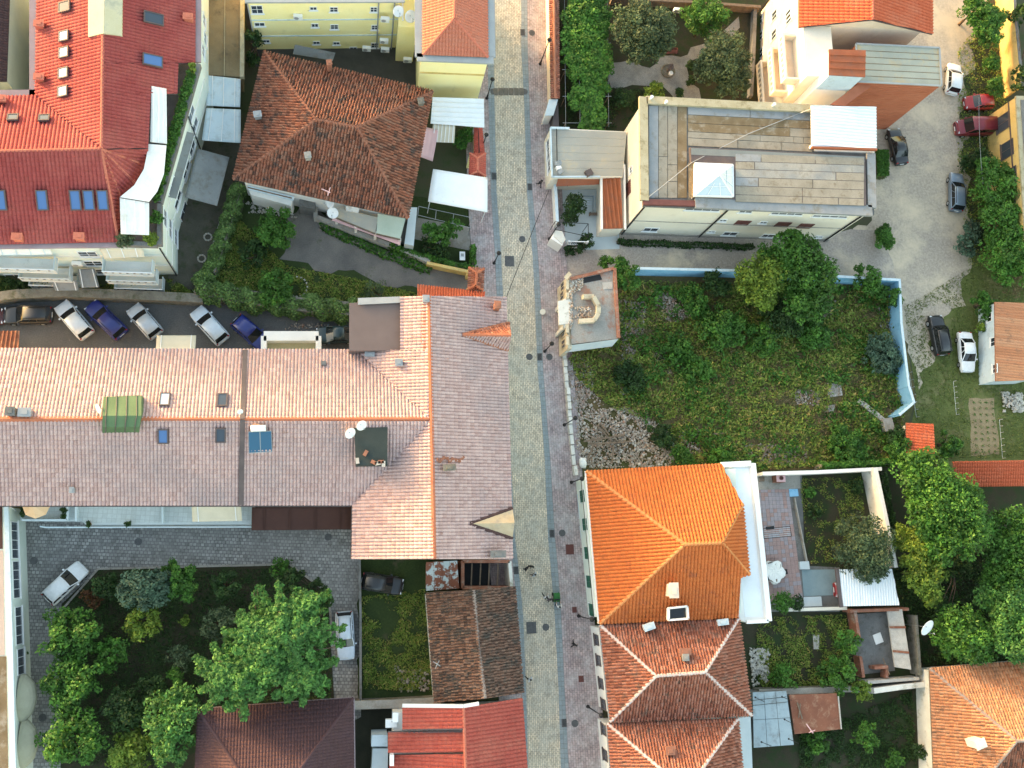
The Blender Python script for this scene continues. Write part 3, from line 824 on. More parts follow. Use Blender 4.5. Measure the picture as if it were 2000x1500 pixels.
MT['rubble'] = mat_tile('mixed_rubble', [(.34, .30, .25), (.30, .16, .11), (.46, .42, .36), (.20, .17, .14), (.55, .52, .47)], rough=.9)
MT['debris'] = mat_tile('roof_debris', [(.42, .23, .15), (.36, .28, .21), (.52, .45, .35), (.24, .18, .14), (.58, .54, .48), (.62, .60, .55)], rough=.9)

# ---- cars
def car_paint(name, c, flake=.0):
    m, nt, b = new_mat(name); L = nt.links
    pos = nd(nt, 'ShaderNodeTexCoord').outputs['Object']
    n = noise(nt, 3.0, 5, .7, pos); r = ramp(nt, [(.3, tuple(q * .9 for q in c)), (.75, tuple(min(1, q * 1.06 + .004) for q in c))]); L.new(n.outputs[0], r.inputs[0])
    L.new(r.outputs[0], b.inputs['Base Color'])
    b.inputs['Roughness'].default_value = .38; b.inputs['Metallic'].default_value = flake
    b.inputs['Coat Weight'].default_value = .45; b.inputs['Coat Roughness'].default_value = .12
    return m

def make_car(name, label, kind, paint, L=4.3, Wd=1.75, group='cars parked in the yards', roofmat=None):
    """car pointing along +X, wheels on z=0; parts: body, roof, windows, wheels, lights, mirrors, bumpers"""
    L *= .93; Wd *= .95
    t = thing(name, label, {'van': 'van'}.get(kind, 'car'), (0, 0, 0), group)
    K = dict(hatch=(1.46, .92, -.47, -.40, .06, .24), sedan=(1.43, .93, -.33, -.19, .07, .25), suv=(1.68, 1.05, -.475, -.43, .08, .22), van=(1.95, 1.15, -.49, -.48, .20, .33), wagon=(1.48, .93, -.475, -.41, .05, .23))[kind]
    Hc, sh, xr0, xr1, xf1, xf0 = K
    xr0, xr1, xf1, xf0 = xr0 * L, xr1 * L, xf1 * L, xf0 * L
    hw = Wd / 2
    # lower body
    st = [(-.5, .80, .62), (-.49, .90, .80), (-.46, .965, 1.0), (-.36, 1, 1.0), (-.15, 1, 1.0), (.05, 1, 1.0), (xf0 / L, .99, .985), (.34, .98, .93), (.43, .93, .86), (.475, .86, .76), (.496, .76, .60)]
    if kind == 'van': st[-4:] = [(.40, .98, .90), (.45, .94, .82), (.48, .88, .72), (.497, .78, .58)]
    if kind == 'sedan': st[2] = (-.46, .95, .93); st[3] = (-.36, .99, .98)
    mb = MB(); rings = []
    for fx, fw, fz in st:
        w_, zt = hw * fw, sh * fz
        pr = [(0, .24), (w_ * .86, .22), (w_ * .97, .34), (w_, zt * .60), (w_ * .985, zt * .82), (w_ * .93, zt * .965), (w_ * .80, zt), (w_ * .45, zt + .022), (0, zt + .03)]
        ring = [(fx * L, y, z) for y, z in pr] + [(fx * L, -y, z) for y, z in reversed(pr[1:-1])]
        rings.append(ring)
    nn = len(rings[0]); vs_ = [p for r_ in rings for p in r_]
    f = [(i * nn + k, (i + 1) * nn + k, (i + 1) * nn + (k + 1) % nn, i * nn + (k + 1) % nn) for i in range(len(rings) - 1) for k in range(nn)]
    f = [tuple(reversed(q)) for q in f]
    f += [tuple(range(nn)), tuple(range((len(rings) - 1) * nn + nn - 1, (len(rings) - 1) * nn - 1, -1))]
    mb.add(vs_, f)
    body = mb.obj('body', paint, t, smooth=True)
    wr = .31 if kind != 'suv' else .36
    # greenhouse
    rw = hw * (.77 if kind != 'van' else .86); bw = hw * .93
    zb = sh * .975
    def curve(a, b, bow):  # points across the car, bowed in x
        return [(a[0] + bow * (1 - (q / 2) ** 2), a[1] * q / 2, a[2] + .03 * (1 - (q / 2) ** 2) * b) for q in (-2, -1, 0, 1, 2)]
    g = [curve((xr0, bw * .92, zb - .02), 0, -.03), curve((xr1, rw * .96, Hc - .05), 1, -.04), curve((xf1, rw, Hc - .04), 1, .05), curve((xf0, bw * .98, zb - .03), 0, .10)]
    def patch(name_, rows, mat, push=0):
        m_ = MB(); k = len(rows[0]); v_ = [Vector(p) for r_ in rows for p in r_]
        m_.add(v_, [(i * k + j, i * k + j + 1, (i + 1) * k + j + 1, (i + 1) * k + j) for i in range(len(rows) - 1) for j in range(k - 1)])
        o = m_.obj(name_, mat, t, smooth=True); return o
    patch('rear_window', [g[0], g[1]], M('carglass'))
    patch('windscreen', [g[2], g[3]], M('carglass'))
    mid = [((a[0] + b[0]) / 2, (a[1] + b[1]) / 2, (a[2] + b[2]) / 2 + .035) for a, b in zip(g[1], g[2])]
    rr = [[(x + .0, y * 1.02, z + .012) for x, y, z in r_] for r_ in (g[1], mid, g[2])]
    side = [[(x, y, z - .07) for x, y, z in [r_[0]]] for r_ in rr]
    rows = [[(r_[0][0], r_[0][1] * 1.03, r_[0][2] - .07)] + r_ + [(r_[-1][0], r_[-1][1] * 1.03, r_[-1][2] - .07)] for r_ in rr]
    rows = [[(x - .02, y, z - .06) for x, y, z in rows[0]]] + rows + [[(x + .02, y, z - .06) for x, y, z in rows[-1]]]
    roof = patch('roof', rows, roofmat or paint)
    for sg in (0, -1):
        a, b, c, d = g[0][sg], g[1][sg], g[2][sg], g[3][sg]
        m_ = MB(); m_.add([a, d, c, b], [(0, 1, 2, 3)] if sg == 0 else [(3, 2, 1, 0)]); sw = m_.obj('side_window', M('carglass'), t)
        pl = MB()
        for q in (.38, .66):
            p0 = Vector(a).lerp(Vector(d), q); p1 = Vector(b).lerp(Vector(c), q)
            y = .012 * (-1 if sg == 0 else 1)
            pl.bar(p0 + Vector((0, y, 0)), p1 + Vector((0, y, 0)), .07, .03)
        pl.bar(Vector(a) + Vector((0.02, 0, 0)), Vector(b), .09, .06); pl.bar(Vector(d), Vector(c), .07, .06)
        pl.objs('pillar', paint, t)
    # wheels
    tyre = MB().lathe([(wr * .62, -.10), (wr * .94, -.10), (wr, -.06), (wr, .06), (wr * .94, .10), (wr * .62, .10)], (0, 0, 0), 18, axis=(0, 1, 0))
    rim = MB().lathe([(wr * .1, -.105), (wr * .58, -.112), (wr * .63, -.09), (wr * .63, .09), (wr * .58, .112), (wr * .1, .105)], (0, 0, 0), 12, axis=(0, 1, 0))
    t0, r0 = None, None
    for wx in (-.30 * L, .31 * L):
        for wy in (-hw + .09, hw - .09):
            if t0 is None:
                o = tyre.obj('wheel', M('tyre'), t, smooth=True); r_ = rim.obj('rim', M('rim'), o); t0, r0 = o, r_
            else:
                o = t0.copy(); COL.objects.link(o); o.parent = t; r_ = r0.copy(); COL.objects.link(r_); r_.parent = o
            o.location = (wx, wy, wr)
    for sg in (-1, 1):
        MB().box((.462 * L, sg * hw * .66, sh * .73), (.12, .30, .13), sg * -.35).obj('headlight', M('headlight'), t)
        MB().box((-.478 * L, sg * hw * .74, sh * .80), (.10, .20, .22), sg * .25).obj('taillight', M('taillight'), t)
        MB().box((xf0 - .25, sg * (hw + .07), sh + .03), (.14, .17, .13), sg * .2).obj('mirror', paint, t)
    for x, sx in ((.485, 1), (-.488, -1)):
        MB().box((x * L, 0, .38), (.10, Wd * .78, .17)).obj('bumper', M('black') if kind in ('suv', 'van') else paint, t)
    MB().box((.5 * L - .005, 0, .42), (.03, .5, .11)).obj('number_plate', M('pvc'), t); MB().box((-.5 * L + .0, 0, .62), (.03, .5, .11)).obj('number_plate', M('pvc'), t)
    if kind in ('suv', 'wagon'):
        for sg in (-1, 1):
            MB().bar((xr1 * .92, sg * rw * .86, Hc + .03), (xf1 * .9, sg * rw * .86, Hc + .03), .04, .05).obj('roof_rail', M('black'), t)
    return t

def place(o, px, py, px2, py2, z=0.0):
    """stand a car with its tail at the first pixel and its nose at the second"""
    a, b = P(px, py, z), P(px2, py2, z)
    o.location = (a + b) / 2; o.rotation_euler = (0, 0, math.atan2(b.y - a.y, b.x - a.x))

# ---- people
def person(name, label, px, py, heading, top, legs, hair=None, pose='walk', z=0.03, hold=None, group='people walking along the street', H=1.7, sex=1.0):
    loc = P(px, py, z)
    t = thing(name, label, 'person', loc, group)
    s = H / 1.7
    st = .26 if pose == 'walk' else .07
    J = dict(pel=(0, 0, .95), wai=(0, 0, 1.08), che=(.01, 0, 1.28), nec=(.0, 0, 1.44), hea=(.02, 0, 1.55), top=(.025, 0, 1.68),
             shl=(0, .185, 1.38), shr=(0, -.185, 1.38), ell=(-.10 if pose == 'walk' else .03, .25, 1.12), elr=(.08, -.25, 1.12),
             wrl=(-.10 if pose == 'walk' else .15, .26, .90), wrr=(.24 if pose == 'walk' else .15, -.24, .93),
             hpl=(0, .09, .92), hpr=(0, -.09, .92), knl=(st * .7, .10, .50), knr=(-st * .35, -.10, .50),
             anl=(st, .10, .09), anr=(-st * 1.15, -.10, .12), tol=(st + .17, .11, .03), tor=(-st * 1.1 + .14, -.11, .03))
    if pose == 'push':
        J.update(ell=(.16, .22, 1.12), elr=(.16, -.22, 1.12), wrl=(.40, .20, 1.02), wrr=(.40, -.20, 1.02))
    if pose == 'sit':
        J = {k: (x, y, zz - .48) for k, (x, y, zz) in J.items()}
        J.update(knl=(.42, .12, .46), knr=(.42, -.12, .46), anl=(.44, .12, .09), anr=(.44, -.12, .09), tol=(.60, .12, .03), tor=(.60, -.12, .03), wrl=(.35, .18, .60), wrr=(.35, -.18, .60), ell=(.14, .24, .68), elr=(.14, -.24, .68))
    R = dict(pel=.135, wai=.125, che=.15, nec=.055, hea=.085, top=.075, shl=.075, shr=.075, ell=.045, elr=.045, wrl=.032, wrr=.032, hpl=.10, hpr=.10, knl=.062, knr=.062, anl=.042, anr=.042, tol=.04, tor=.04)
    keys = list(J); E = [('pel', 'wai'), ('wai', 'che'), ('che', 'nec'), ('nec', 'hea'), ('hea', 'top'), ('che', 'shl'), ('che', 'shr'), ('shl', 'ell'), ('shr', 'elr'), ('ell', 'wrl'), ('elr', 'wrr'), ('pel', 'hpl'), ('pel', 'hpr'), ('hpl', 'knl'), ('hpr', 'knr'), ('knl', 'anl'), ('knr', 'anr'), ('anl', 'tol'), ('anr', 'tor')]
    me = bpy.data.meshes.new('skel'); me.from_pydata([tuple(q * s for q in J[k]) for k in keys], [(keys.index(a), keys.index(b)) for a, b in E], [])
    ob = bpy.data.objects.new('skel', me); COL.objects.link(ob)
    sm = ob.modifiers.new('skin', 'SKIN'); ss = ob.modifiers.new('sub', 'SUBSURF'); ss.levels = 1; ss.render_levels = 1
    if not me.skin_vertices: bpy.context.view_layer.update()
    for i, k in enumerate(keys):
        d = me.skin_vertices[0].data[i]; d.radius = (R[k] * s, R[k] * s * (.8 if k in ('pel', 'wai', 'che') else 1)); d.use_root = (k == 'pel')
    dg = bpy.context.evaluated_depsgraph_get(); dg.update()
    ev = bpy.data.meshes.new_from_object(ob.evaluated_get(dg)); bpy.data.objects.remove(ob)
    ev.name = 'body'
    # five short fingers on each hand, joined into the body mesh
    mb = MB(); mb.v = [tuple(v.co) for v in ev.vertices]; mb.f = [tuple(p.vertices) for p in ev.polygons]; mb.mi = [0] * len(mb.f); mb.uv = [None] * len(mb.f)
    for el, wr_ in (('ell', 'wrl'), ('elr', 'wrr')):
        a = Vector(J[wr_]) * s; d = (a - Vector(J[el]) * s).normalized(); q = d.to_track_quat('Z', 'Y')
        for j in range(4):
            o_ = q @ Vector((0, (j - 1.5) * .02, .0)); ln = (.10, .115, .11, .09)[j]
            mb.tube([a + o_ * .8, a + o_ + d * (.07), a + o_ + d * (.07 + ln * .6) + Vector((.012, 0, 0))], [.013, .011, .008], 5)
        mb.tube([a, a + q @ Vector((.012, .045, .03)), a + q @ Vector((.02, .06, .07))], [.014, .012, .009], 5)
    hd = Vector(J['hea']) * s
    shz = J['nec'][2] * s
    def mat_of(c):
        if c.z > shz - .01 * s: return 2
        for w_ in ('wrl', 'wrr'):
            if (c - Vector(J[w_]) * s).length < .13 * s and c.z < shz: return 2
        hipz = J['pel'][2] * s
        for a in ('anl', 'anr', 'tol', 'tor'):
            if (c - Vector(J[a]) * s).length < .09 * s: return 3
        if pose == 'sit': return 1 if (c.z < hipz + .05 or c.x > .2) and abs(c.y) < .2 and c.z < .62 else 0
        near_arm = abs(c.y) > .19 * s
        return 1 if c.z < 1.0 * s and not near_arm else 0
    mb.mi = [mat_of(sum((Vector(mb.v[i]) for i in f), Vector()) / len(f)) for f in mb.f]
    L_ = Vector(loc); mb.v = [(x + L_.x, y + L_.y, z_ + L_.z) for x, y, z_ in mb.v]
    mb.obj('body', [M_c(top), M_c(legs), M('skin'), M('tyre')], t, smooth=True)
    hb = MB()
    hb.lathe([(.098 * s, -.05 * s), (.106 * s, .02 * s), (.092 * s, .085 * s), (.05 * s, .125 * s), (.01, .135 * s)], Vector(loc) + hd + Vector((-.022 * s, 0, .015 * s)), 10)
    hb.obj('hair', M_c(hair) if hair else M('hair'), t, smooth=True)
    t.rotation_euler = (0, 0, heading)
    return t

_cm = {}
def M_c(c):
    if c not in _cm:
        _cm[c] = mat_surf('cloth_%d' % len(_cm), tuple(q * .85 for q in c), tuple(min(1, q * 1.1) for q in c), 6.0, fine=.15, bump=.1)
    return _cm[c]

# ---- small fittings
def dish(label, px, py, z, r=.45, aim=(0.5, -.6, .6), mast=None, group='satellite dishes', mat='pvc'):
    c = P(px, py, z); t = thing('satellite_dish', label, 'satellite dish', (c.x, c.y, (mast if mast is not None else z - .8)), group)
    a = Vector(aim).normalized()
    MB().lathe([(.02, -.12 * r / .45), (r * .45, -.09 * r / .45), (r * .8, -.03 * r / .45), (r, .02), (r * .98, .035), (r * .78, -.015 * r / .45), (r * .4, -.075 * r / .45), (.02, -.10 * r / .45)], c, 20, axis=a).obj('reflector', M(mat), t, smooth=True)
    q = a.to_track_quat('Z', 'Y'); low = q @ Vector((0, -r, 0))
    if low.z > 0: low = -low
    f = c + a * r * 1.0
    MB().tube([c + low * .95, f + low * .25], .018, 5).tube([f + low * .3, f + low * .18 - a * .12], .045, 8).obj('feed_arm', M('greymetal'), t)
    b = Vector((c.x, c.y, mast if mast is not None else z - .8)) - Vector((a.x, a.y, 0)) * .15
    MB().tube([b, Vector((b.x, b.y, c.z)), c - a * .1], .03, 6).obj('mast', M('greymetal'), t)
    return t

def ac_unit(label, px, py, z, rz=0, group='air conditioner units', size=(.85, .32, .6)):
    c = P(px, py, z); t = thing('air_conditioner', label, 'air conditioner', (c.x, c.y, z - size[2] / 2), group)
    MB().box((c.x, c.y, z), size, rz).obj('casing', M('pvc'), t)
    n = Vector((math.sin(rz), -math.cos(rz), 0))
    q = Vector((c.x, c.y, z)) + n * (size[1] / 2 + .012) - Vector((math.cos(rz), math.sin(rz), 0)) * size[0] * .16
    MB().lathe([(.02, -.01), (size[2] * .38, -.01), (size[2] * .38, .012), (.02, .012)], q, 14, axis=n).obj('fan_grille', M('greymetal'), t)
    return t

def street_lamp(label, base, top, h, group='street lamps', style='post'):
    b = P(base[0], base[1], .1); t = thing('street_lamp', label, 'street lamp', (b.x, b.y, .1), group)
    MB().lathe([(.17, 0), (.17, .08), (.11, .16), (.09, .7), (.065, .75)], b, 10).obj('base', M('black'), t)
    MB().tube([b + Vector((0, 0, .7)), b + Vector((0, 0, h * .7)), b + Vector((0, 0, h - .45))], [.06, .05, .045], 8).obj('pole', M('black'), t)
    c = b + Vector((0, 0, h - .45))
    MB().lathe([(.05, 0), (.13, .05), (.14, .08), (.03, .09)], c, 8).obj('lantern_seat', M('black'), t)
    MB().lathe([(.24, .36), (.22, .40), (.08, .50), (.03, .58)], c, 8).obj('lantern_cap', M('black'), t)
    MB().lathe([(.10, .085), (.20, .36)], c, 8).obj('lantern_glass', M('lampglass'), t)
    return t

def manhole(label, px, py, r=.33, round_=True, z=.045, group='manhole covers in the street', rz=0, w=.8, d=.8, cat='manhole cover', mat='iron'):
    c = P(px, py, z); t = thing('manhole_cover' if cat == 'manhole cover' else 'drain_grate', label, cat, (c.x, c.y, z - .02), group)
    if round_:
        MB().lathe([(r, -.02), (r, .006), (r * .96, .012), (r * .9, .006), (.02, .006)], c, 20).obj('cover', M(mat), t)
        mb = MB()
        for i in range(5): mb.box(c + Vector((0, (i - 2) * r * .3, .013)), (r * 1.3 * math.sqrt(max(.1, 1 - ((i - 2) * .3) ** 2)), r * .1, .014))
        mb.obj('ribs', M(mat), t)
    else:
        u, v = Vector((math.cos(rz), math.sin(rz), 0)), Vector((-math.sin(rz), math.cos(rz), 0))
        fr = MB()
        for a, s_ in ((-1, 1), (1, 1)):
            fr.box(c + u * a * (w / 2 - .04), (.08, d, .03), rz); fr.box(c + v * a * (d / 2 - .04), (w - .16, .08, .03), rz)
        fr.obj('frame', M(mat), t)
        MB().box(c - Vector((0, 0, .008)), (w - .16, d - .16, .012), rz).obj('cover', M('black' if cat != 'manhole cover' else mat), t)
        mb = MB(); k = max(3, int(d / .14))
        for i in range(k): mb.box(c + v * (d - .2) * ((i + .5) / k - .5) + Vector((0, 0, .006)), (w - .17, .05, .016), rz)
        mb.obj('bars', M(mat), t)
    return t

def cable(label, pts, r=.02, sag=.0, name='cable', mat='black', cat='cable', group='overhead cables'):
    q = []
    for (a, b) in zip(pts, pts[1:]):
        for i in range(9):
            t = i / 8; p = a.lerp(b, t); p.z -= sag * 4 * t * (1 - t); q.append(p)
    o = MB().tube(q, r, 5).obj(name, M(mat))
    return tag(o, label, cat, group)

def wall_run(name, label, pts, h, th, mat, cat='wall', z0=0.0, capmat=None, capw=.06, caph=.07, group=None, px=True):
    """free-standing wall along a pixel polyline (measured along its foot)"""
    w = PP(pts, z0) if px else pts
    t = thing(name, label, cat, w[0], group)
    mb = MB(); cb = MB()
    for i, (a, b) in enumerate(zip(w, w[1:])):
        d = (b - a).normalized(); e0 = a - d * (th / 2 if i else 0); e1 = b + d * th / 2
        e0 = a + d * (th / 2 if i else 0)
        mb.bar(Vector((e0.x, e0.y, z0 + h / 2)), Vector((e1.x, e1.y, z0 + h / 2)), th, h)
        cb.bar(Vector((e0.x, e0.y, z0 + h + caph / 2)), Vector((e1.x, e1.y, z0 + h + caph / 2)), th + capw, caph)
    mb.obj('wall', M(mat), t)
    if capmat: cb.obj('coping', M(capmat), t)
    return t
# ------------------------------------------------------------------ setting: ground, street, yards
mb = MB(); mb.poly([(-400, -400, 0), (500, -400, 0), (500, 500, 0), (-400, 500, 0)]); g = mb.obj('ground', M('ground'), None, 'structure')

YS = [-90, 0, 100, 200, 375, 500, 600, 725, 800, 900, 1050, 1100, 1200, 1350, 1500, 1600]
CL = [960, 962, 964, 966, 970, 979, 984, 989, 993, 998, 1006, 1012, 1022, 1028, 1032, 1035]
BL = [948, 950, 952, 954, 959, 967, 971, 977, 981, 986, 996, 1001, 1012, 1020, 1024, 1027]
CR = [1016, 1018, 1018, 1024, 1029, 1040, 1045, 1050, 1057, 1064, 1070, 1075, 1083, 1091, 1095, 1098]
BR = [1029, 1030, 1031, 1034, 1040, 1051, 1057, 1061, 1067, 1075, 1084, 1089, 1096, 1103, 1111, 1116]
PR = [1082, 1082, 1084, 1088, 1098, 1106, 1112, 1120, 1128, 1136, 1145, 1150, 1160, 1174, 1186, 1192]
WL = [x - 46 for x in BL]
ADIR = (P(1000, 0) - P(1060, 1500)).normalized()
street = strip('street', [x - 2 for x in CL], [x + 2 for x in CR], YS, .030, 'cobble')
strip('sidewalk_west', WL, BL, YS, .10, 'walk', thick=.1)
strip('sidewalk_east', BR, PR, YS, .10, 'walk', thick=.1)
def slabs(name, l, r, z, cols=2, step=.42):
    """drainage bands of grey-blue slabs, each slab its own faces with open joints"""
    mb = MB(); prev = None
    bed = strip('kerb_bed', l, r, YS, z - .02, 'conc_dark')
    for i in range(len(YS) - 1):
        a0, b0, a1, b1 = P(l[i], YS[i], z), P(r[i], YS[i], z), P(l[i + 1], YS[i + 1], z), P(r[i + 1], YS[i + 1], z)
        n = max(1, int((a1 - a0).length / step))
        for k in range(n):
            for c in range(cols):
                t0, t1 = (k + .03) / n, (k + .97) / n; s0, s1 = (c + .03) / cols, (c + .97) / cols
                f = lambda t, s: a0.lerp(a1, t).lerp(b0.lerp(b1, t), s)
                dz = Vector((0, 0, rng.uniform(-.006, .006)))
                top = [f(t0, s0) + dz, f(t1, s0) + dz, f(t1, s1) + dz, f(t0, s1) + dz]
                uvk = (rng.random() * 99, rng.random() * 99)
                mb.add(top + [p - Vector((0, 0, .03)) for p in top], [(0, 1, 2, 3), (0, 4, 5, 1), (1, 5, 6, 2), (2, 6, 7, 3), (3, 7, 4, 0)], 0, [uvk] * 5)
    return mb.obj(name, M('slabmix'), bed, 'stuff')
MT['slabmix'] = mat_tile('blue_grey_slabs', [(.215, .25, .27), (.285, .32, .33), (.255, .29, .30), (.345, .37, .37)], stain=(.26, .30, .30), stain_scale=.5, bump=.1)
slabs('paving_slabs', BL, CL, .06); slabs('paving_slabs', CR, BR, .06)

xdir = (P(600, 1060) - P(100, 1040)).normalized()
sheet('garden_ground', [(1080, -80), (1500, -80), (1480, 330), (1240, 300), (1085, 255)], .006, 'soil')
sheet('gravel_yard', [(1715, -80), (1945, -80), (1900, 100), (1885, 200), (1880, 300), (1895, 420), (1890, 520), (1880, 590), (1830, 640), (1800, 760), (1750, 640), (1745, 560), (1600, 560), (1560, 520), (1690, 440), (1700, 330), (1600, 220)], .008, 'gravel', rough=.7)
sheet('side_lane', [(1096, 482), (1200, 448), (1400, 452), (1600, 452), (1725, 448), (1752, 556), (1600, 552), (1420, 535), (1240, 535), (1110, 540), (1100, 560)], .012, 'lane', rough=.25)
sheet('lot_ground', [(1094, 540), (1240, 532), (1750, 556), (1790, 780), (1745, 900), (1480, 925), (1140, 925), (1110, 760)], .006, 'lot')
sheet('grass_yard', [(1760, 560), (1860, 560), (1900, 500), (2140, 480), (2140, 930), (1760, 930), (1790, 780)], .006, 'grass')
sheet('vegetable_bed', [(1893, 778), (1942, 776), (1952, 888), (1897, 890)], .014, S_('dry_bed_soil', (.25, .19, .11), (.33, .26, .15), .7, fine=.3, bscale=8), rough=.15)
sheet('back_garden', [(1470, 920), (2140, 920), (2140, 1660), (1440, 1660), (1440, 1200)], .005, 'soil')
sheet('parking_yard', [(-80, 560), (400, 575), (700, 620), (700, 700), (-80, 700)], .010, 'asphalt')
sheet('house_garden', [(350, 380), (480, 340), (940, 400), (950, 600), (690, 640), (360, 590)], .006, 'lawn')
sheet('driveway', [(590, 385), (640, 430), (700, 470), (760, 490), (830, 518), (925, 535), (922, 578), (870, 572), (820, 568), (760, 558), (690, 535), (600, 520), (545, 506), (560, 440)], .010, 'drive', rough=.45)
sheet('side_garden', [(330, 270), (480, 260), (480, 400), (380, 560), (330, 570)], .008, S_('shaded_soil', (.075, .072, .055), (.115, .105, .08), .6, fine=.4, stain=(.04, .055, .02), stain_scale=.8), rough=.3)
sheet('paved_court', [(-80, 1010), (705, 1010), (705, 1400), (300, 1640), (-80, 1640)], .008, 'court', along=xdir)
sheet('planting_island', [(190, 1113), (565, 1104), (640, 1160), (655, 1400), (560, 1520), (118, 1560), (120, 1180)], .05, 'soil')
sheet('grass_plot', [(702, 1085), (845, 1085), (860, 1385), (700, 1370)], .009, 'lawn', rough=.3)
sheet('back_lane', [(690, 1340), (790, 1360), (790, 1640), (690, 1640)], .007, S_('back_lane_soil', (.02, .022, .014), (.035, .035, .024), .7, fine=.3))
sheet('yard_north', [(455, -80), (830, -80), (830, 200), (500, 130)], .009, S_('dark_yard_ground', (.05, .05, .045), (.085, .08, .07), .6, fine=.3))  # dark grey-brown ground, mottled at random
sheet('patio_base', [(1470, 928), (1566, 928), (1572, 1105), (1640, 1108), (1640, 1195), (1480, 1195)], .010, 'conc_dark')
# pebble paths in the garden
sheet('garden_path', [(1188, 115), (1225, 122), (1268, 132), (1285, 112), (1312, 108), (1330, 112), (1350, 95), (1400, 78), (1385, 105), (1345, 122), (1342, 160), (1360, 175), (1370, 195), (1320, 195), (1290, 165), (1262, 168), (1195, 172)], .016, 'path', rough=.3)
sheet('garden_circle', [(1430, 40), (1442, 32), (1446, 55), (1430, 70), (1415, 62)], .016, 'path', rough=.3)

# kerb of the planting island
pts = PP([(192, 1111), (566, 1102), (642, 1158), (648, 1230)], .0) ; t = thing('island_kerb', 'low grey kerb along the top of the planted island', 'kerb', pts[0])
pts2 = PP([(118, 1195), (192, 1111)], .0)
for a, b in list(zip(pts, pts[1:])) + [(pts2[0], pts2[1])]:
    n = max(1, int((b - a).length / 1.0))
    for k in range(n):
        p, q = a.lerp(b, (k + .02) / n), a.lerp(b, (k + .98) / n)
        MB().bar(p + Vector((0, 0, .08)), q + Vector((0, 0, .08)), .18, .17).obj('kerb_stone', M('concrete'), t)

def onplane(f, px, py):
    pts = [Vector(p) for p in f]; n = (pts[1] - pts[0]).cross(pts[2] - pts[0]).normalized()
    d = ROT @ Vector((px - 1000.0, -(py - 750.0), -FPX)); o = Vector((0, 0, CAMH))
    return o + d * ((pts[0] - o).dot(n) / d.dot(n))

# ------------------------------------------------------------------ long pink-tiled building (west of the street)
ZE, ZR = 6.2, 8.7
UP = 1.4; P_ = P      # heights of this building were first taken 1.4 m too low
def P(px, py, z=0.0): return P_(px, py, z + UP if z > 5 else z)
t = thing('long_building', 'long building with faded pink tile roof and cross wing beside the street', 'building', P(600, 840, 0))
ridgeW, ridgeE = P(-80, 819, ZR), P(838, 818, ZR)
Nf = [P(-80, 682, ZE), P(697, 684, ZE), ridgeE, ridgeW]
Sf = [P(-80, 986, ZE), P(690, 986, ZE), P(840, 822, ZR), P(-80, 820, ZR)]
RN, RS = P(838, 579, ZR), P(848, 1092, ZR)
Wl = [P(688, 1092, ZE), P(690, 986, ZE), P(840, 822, ZR), RS]
wpl = [RN, RS, P(690, 986, ZE)]
WuA = [onplane(wpl, 783, 684), onplane(wpl, 783, 580), RN, onplane(wpl, 839, 684)]
WuB = [onplane(wpl, 697, 684), onplane(wpl, 783, 684), onplane(wpl, 839, 684), P(838, 818, ZR)]
Ef = [P(988, 580, ZE), P(1000, 1092, ZE), RS, RN]
roof = deck(t, [Nf, Sf, Wl, WuA, WuB, Ef], M('flash'))
LW = dict(tw=.30, tl=.40, h=.085, mat=M('t_long'), parent=roof, prof='barrel', lip=.10, jit=.02)
for f in (Nf, Sf, Wl, Ef): tiles(f, **LW)
edir = (P(690, 986, ZE), P(688, 1092, ZE))
for f in (WuA, WuB): tiles(f, eave=edir, **LW)
ridge_tiles([(ridgeW, ridgeE), (RN, RS)], M('cap_orange'), roof, r=.20, step=.45)
MB().bar(P(697, 684, ZE + .06), P(838, 818, ZR - .02), .16, .05).bar(P(690, 986, ZE + .06), P(840, 822, ZR - .02), .16, .05).objs('valley_flashing', M('flash'), roof)
fl = MB().bar(P(479, 684, ZE + .16), P(474, 819, ZR + .16), .42, .22).bar(P(474, 819.5, ZR + .16), P(471, 986, ZE + .16), .42, .22)
fl.objs('party_wall_cap', M('flash'), roof)
MB().bar(P(-80, 683, ZE - .05), P(697, 684, ZE - .05), .16, .14).bar(P(-80, 988, ZE - .05), P(690, 988, ZE - .05), .16, .14).bar(P(688, 990, ZE - .05), P(686, 1092, ZE - .05), .16, .14).objs('gutter', M('flash'), roof)
foot = PP([(-80, 690), (700, 690), (700, 640), (790, 590), (978, 590), (990, 1083), (697, 1083), (697, 978), (-80, 978)], ZE)
walls(t, foot, 0, ZE + UP - .1, M('cream'))
# brown membrane box between the wings
fb = PP([(682, 592), (782, 584), (783, 684), (682, 685)], 7.6)
MB().prism(fb, 6.0).obj('flat_roof', M('browncloth'), t)
MB().prism([P(699, 582, 7.75), P(782, 579, 7.75), P(782, 591, 7.85), P(699, 595, 7.85)], 0, thick=.1).obj('metal_sheet', M('greymetal'), t)
MB().prism([P(699, 596, 7.2), P(782, 593, 7.2), P(782, 579, 7.2), P(699, 582, 7.2)], 6.0).obj('upstand', M('conc_dark'), t)
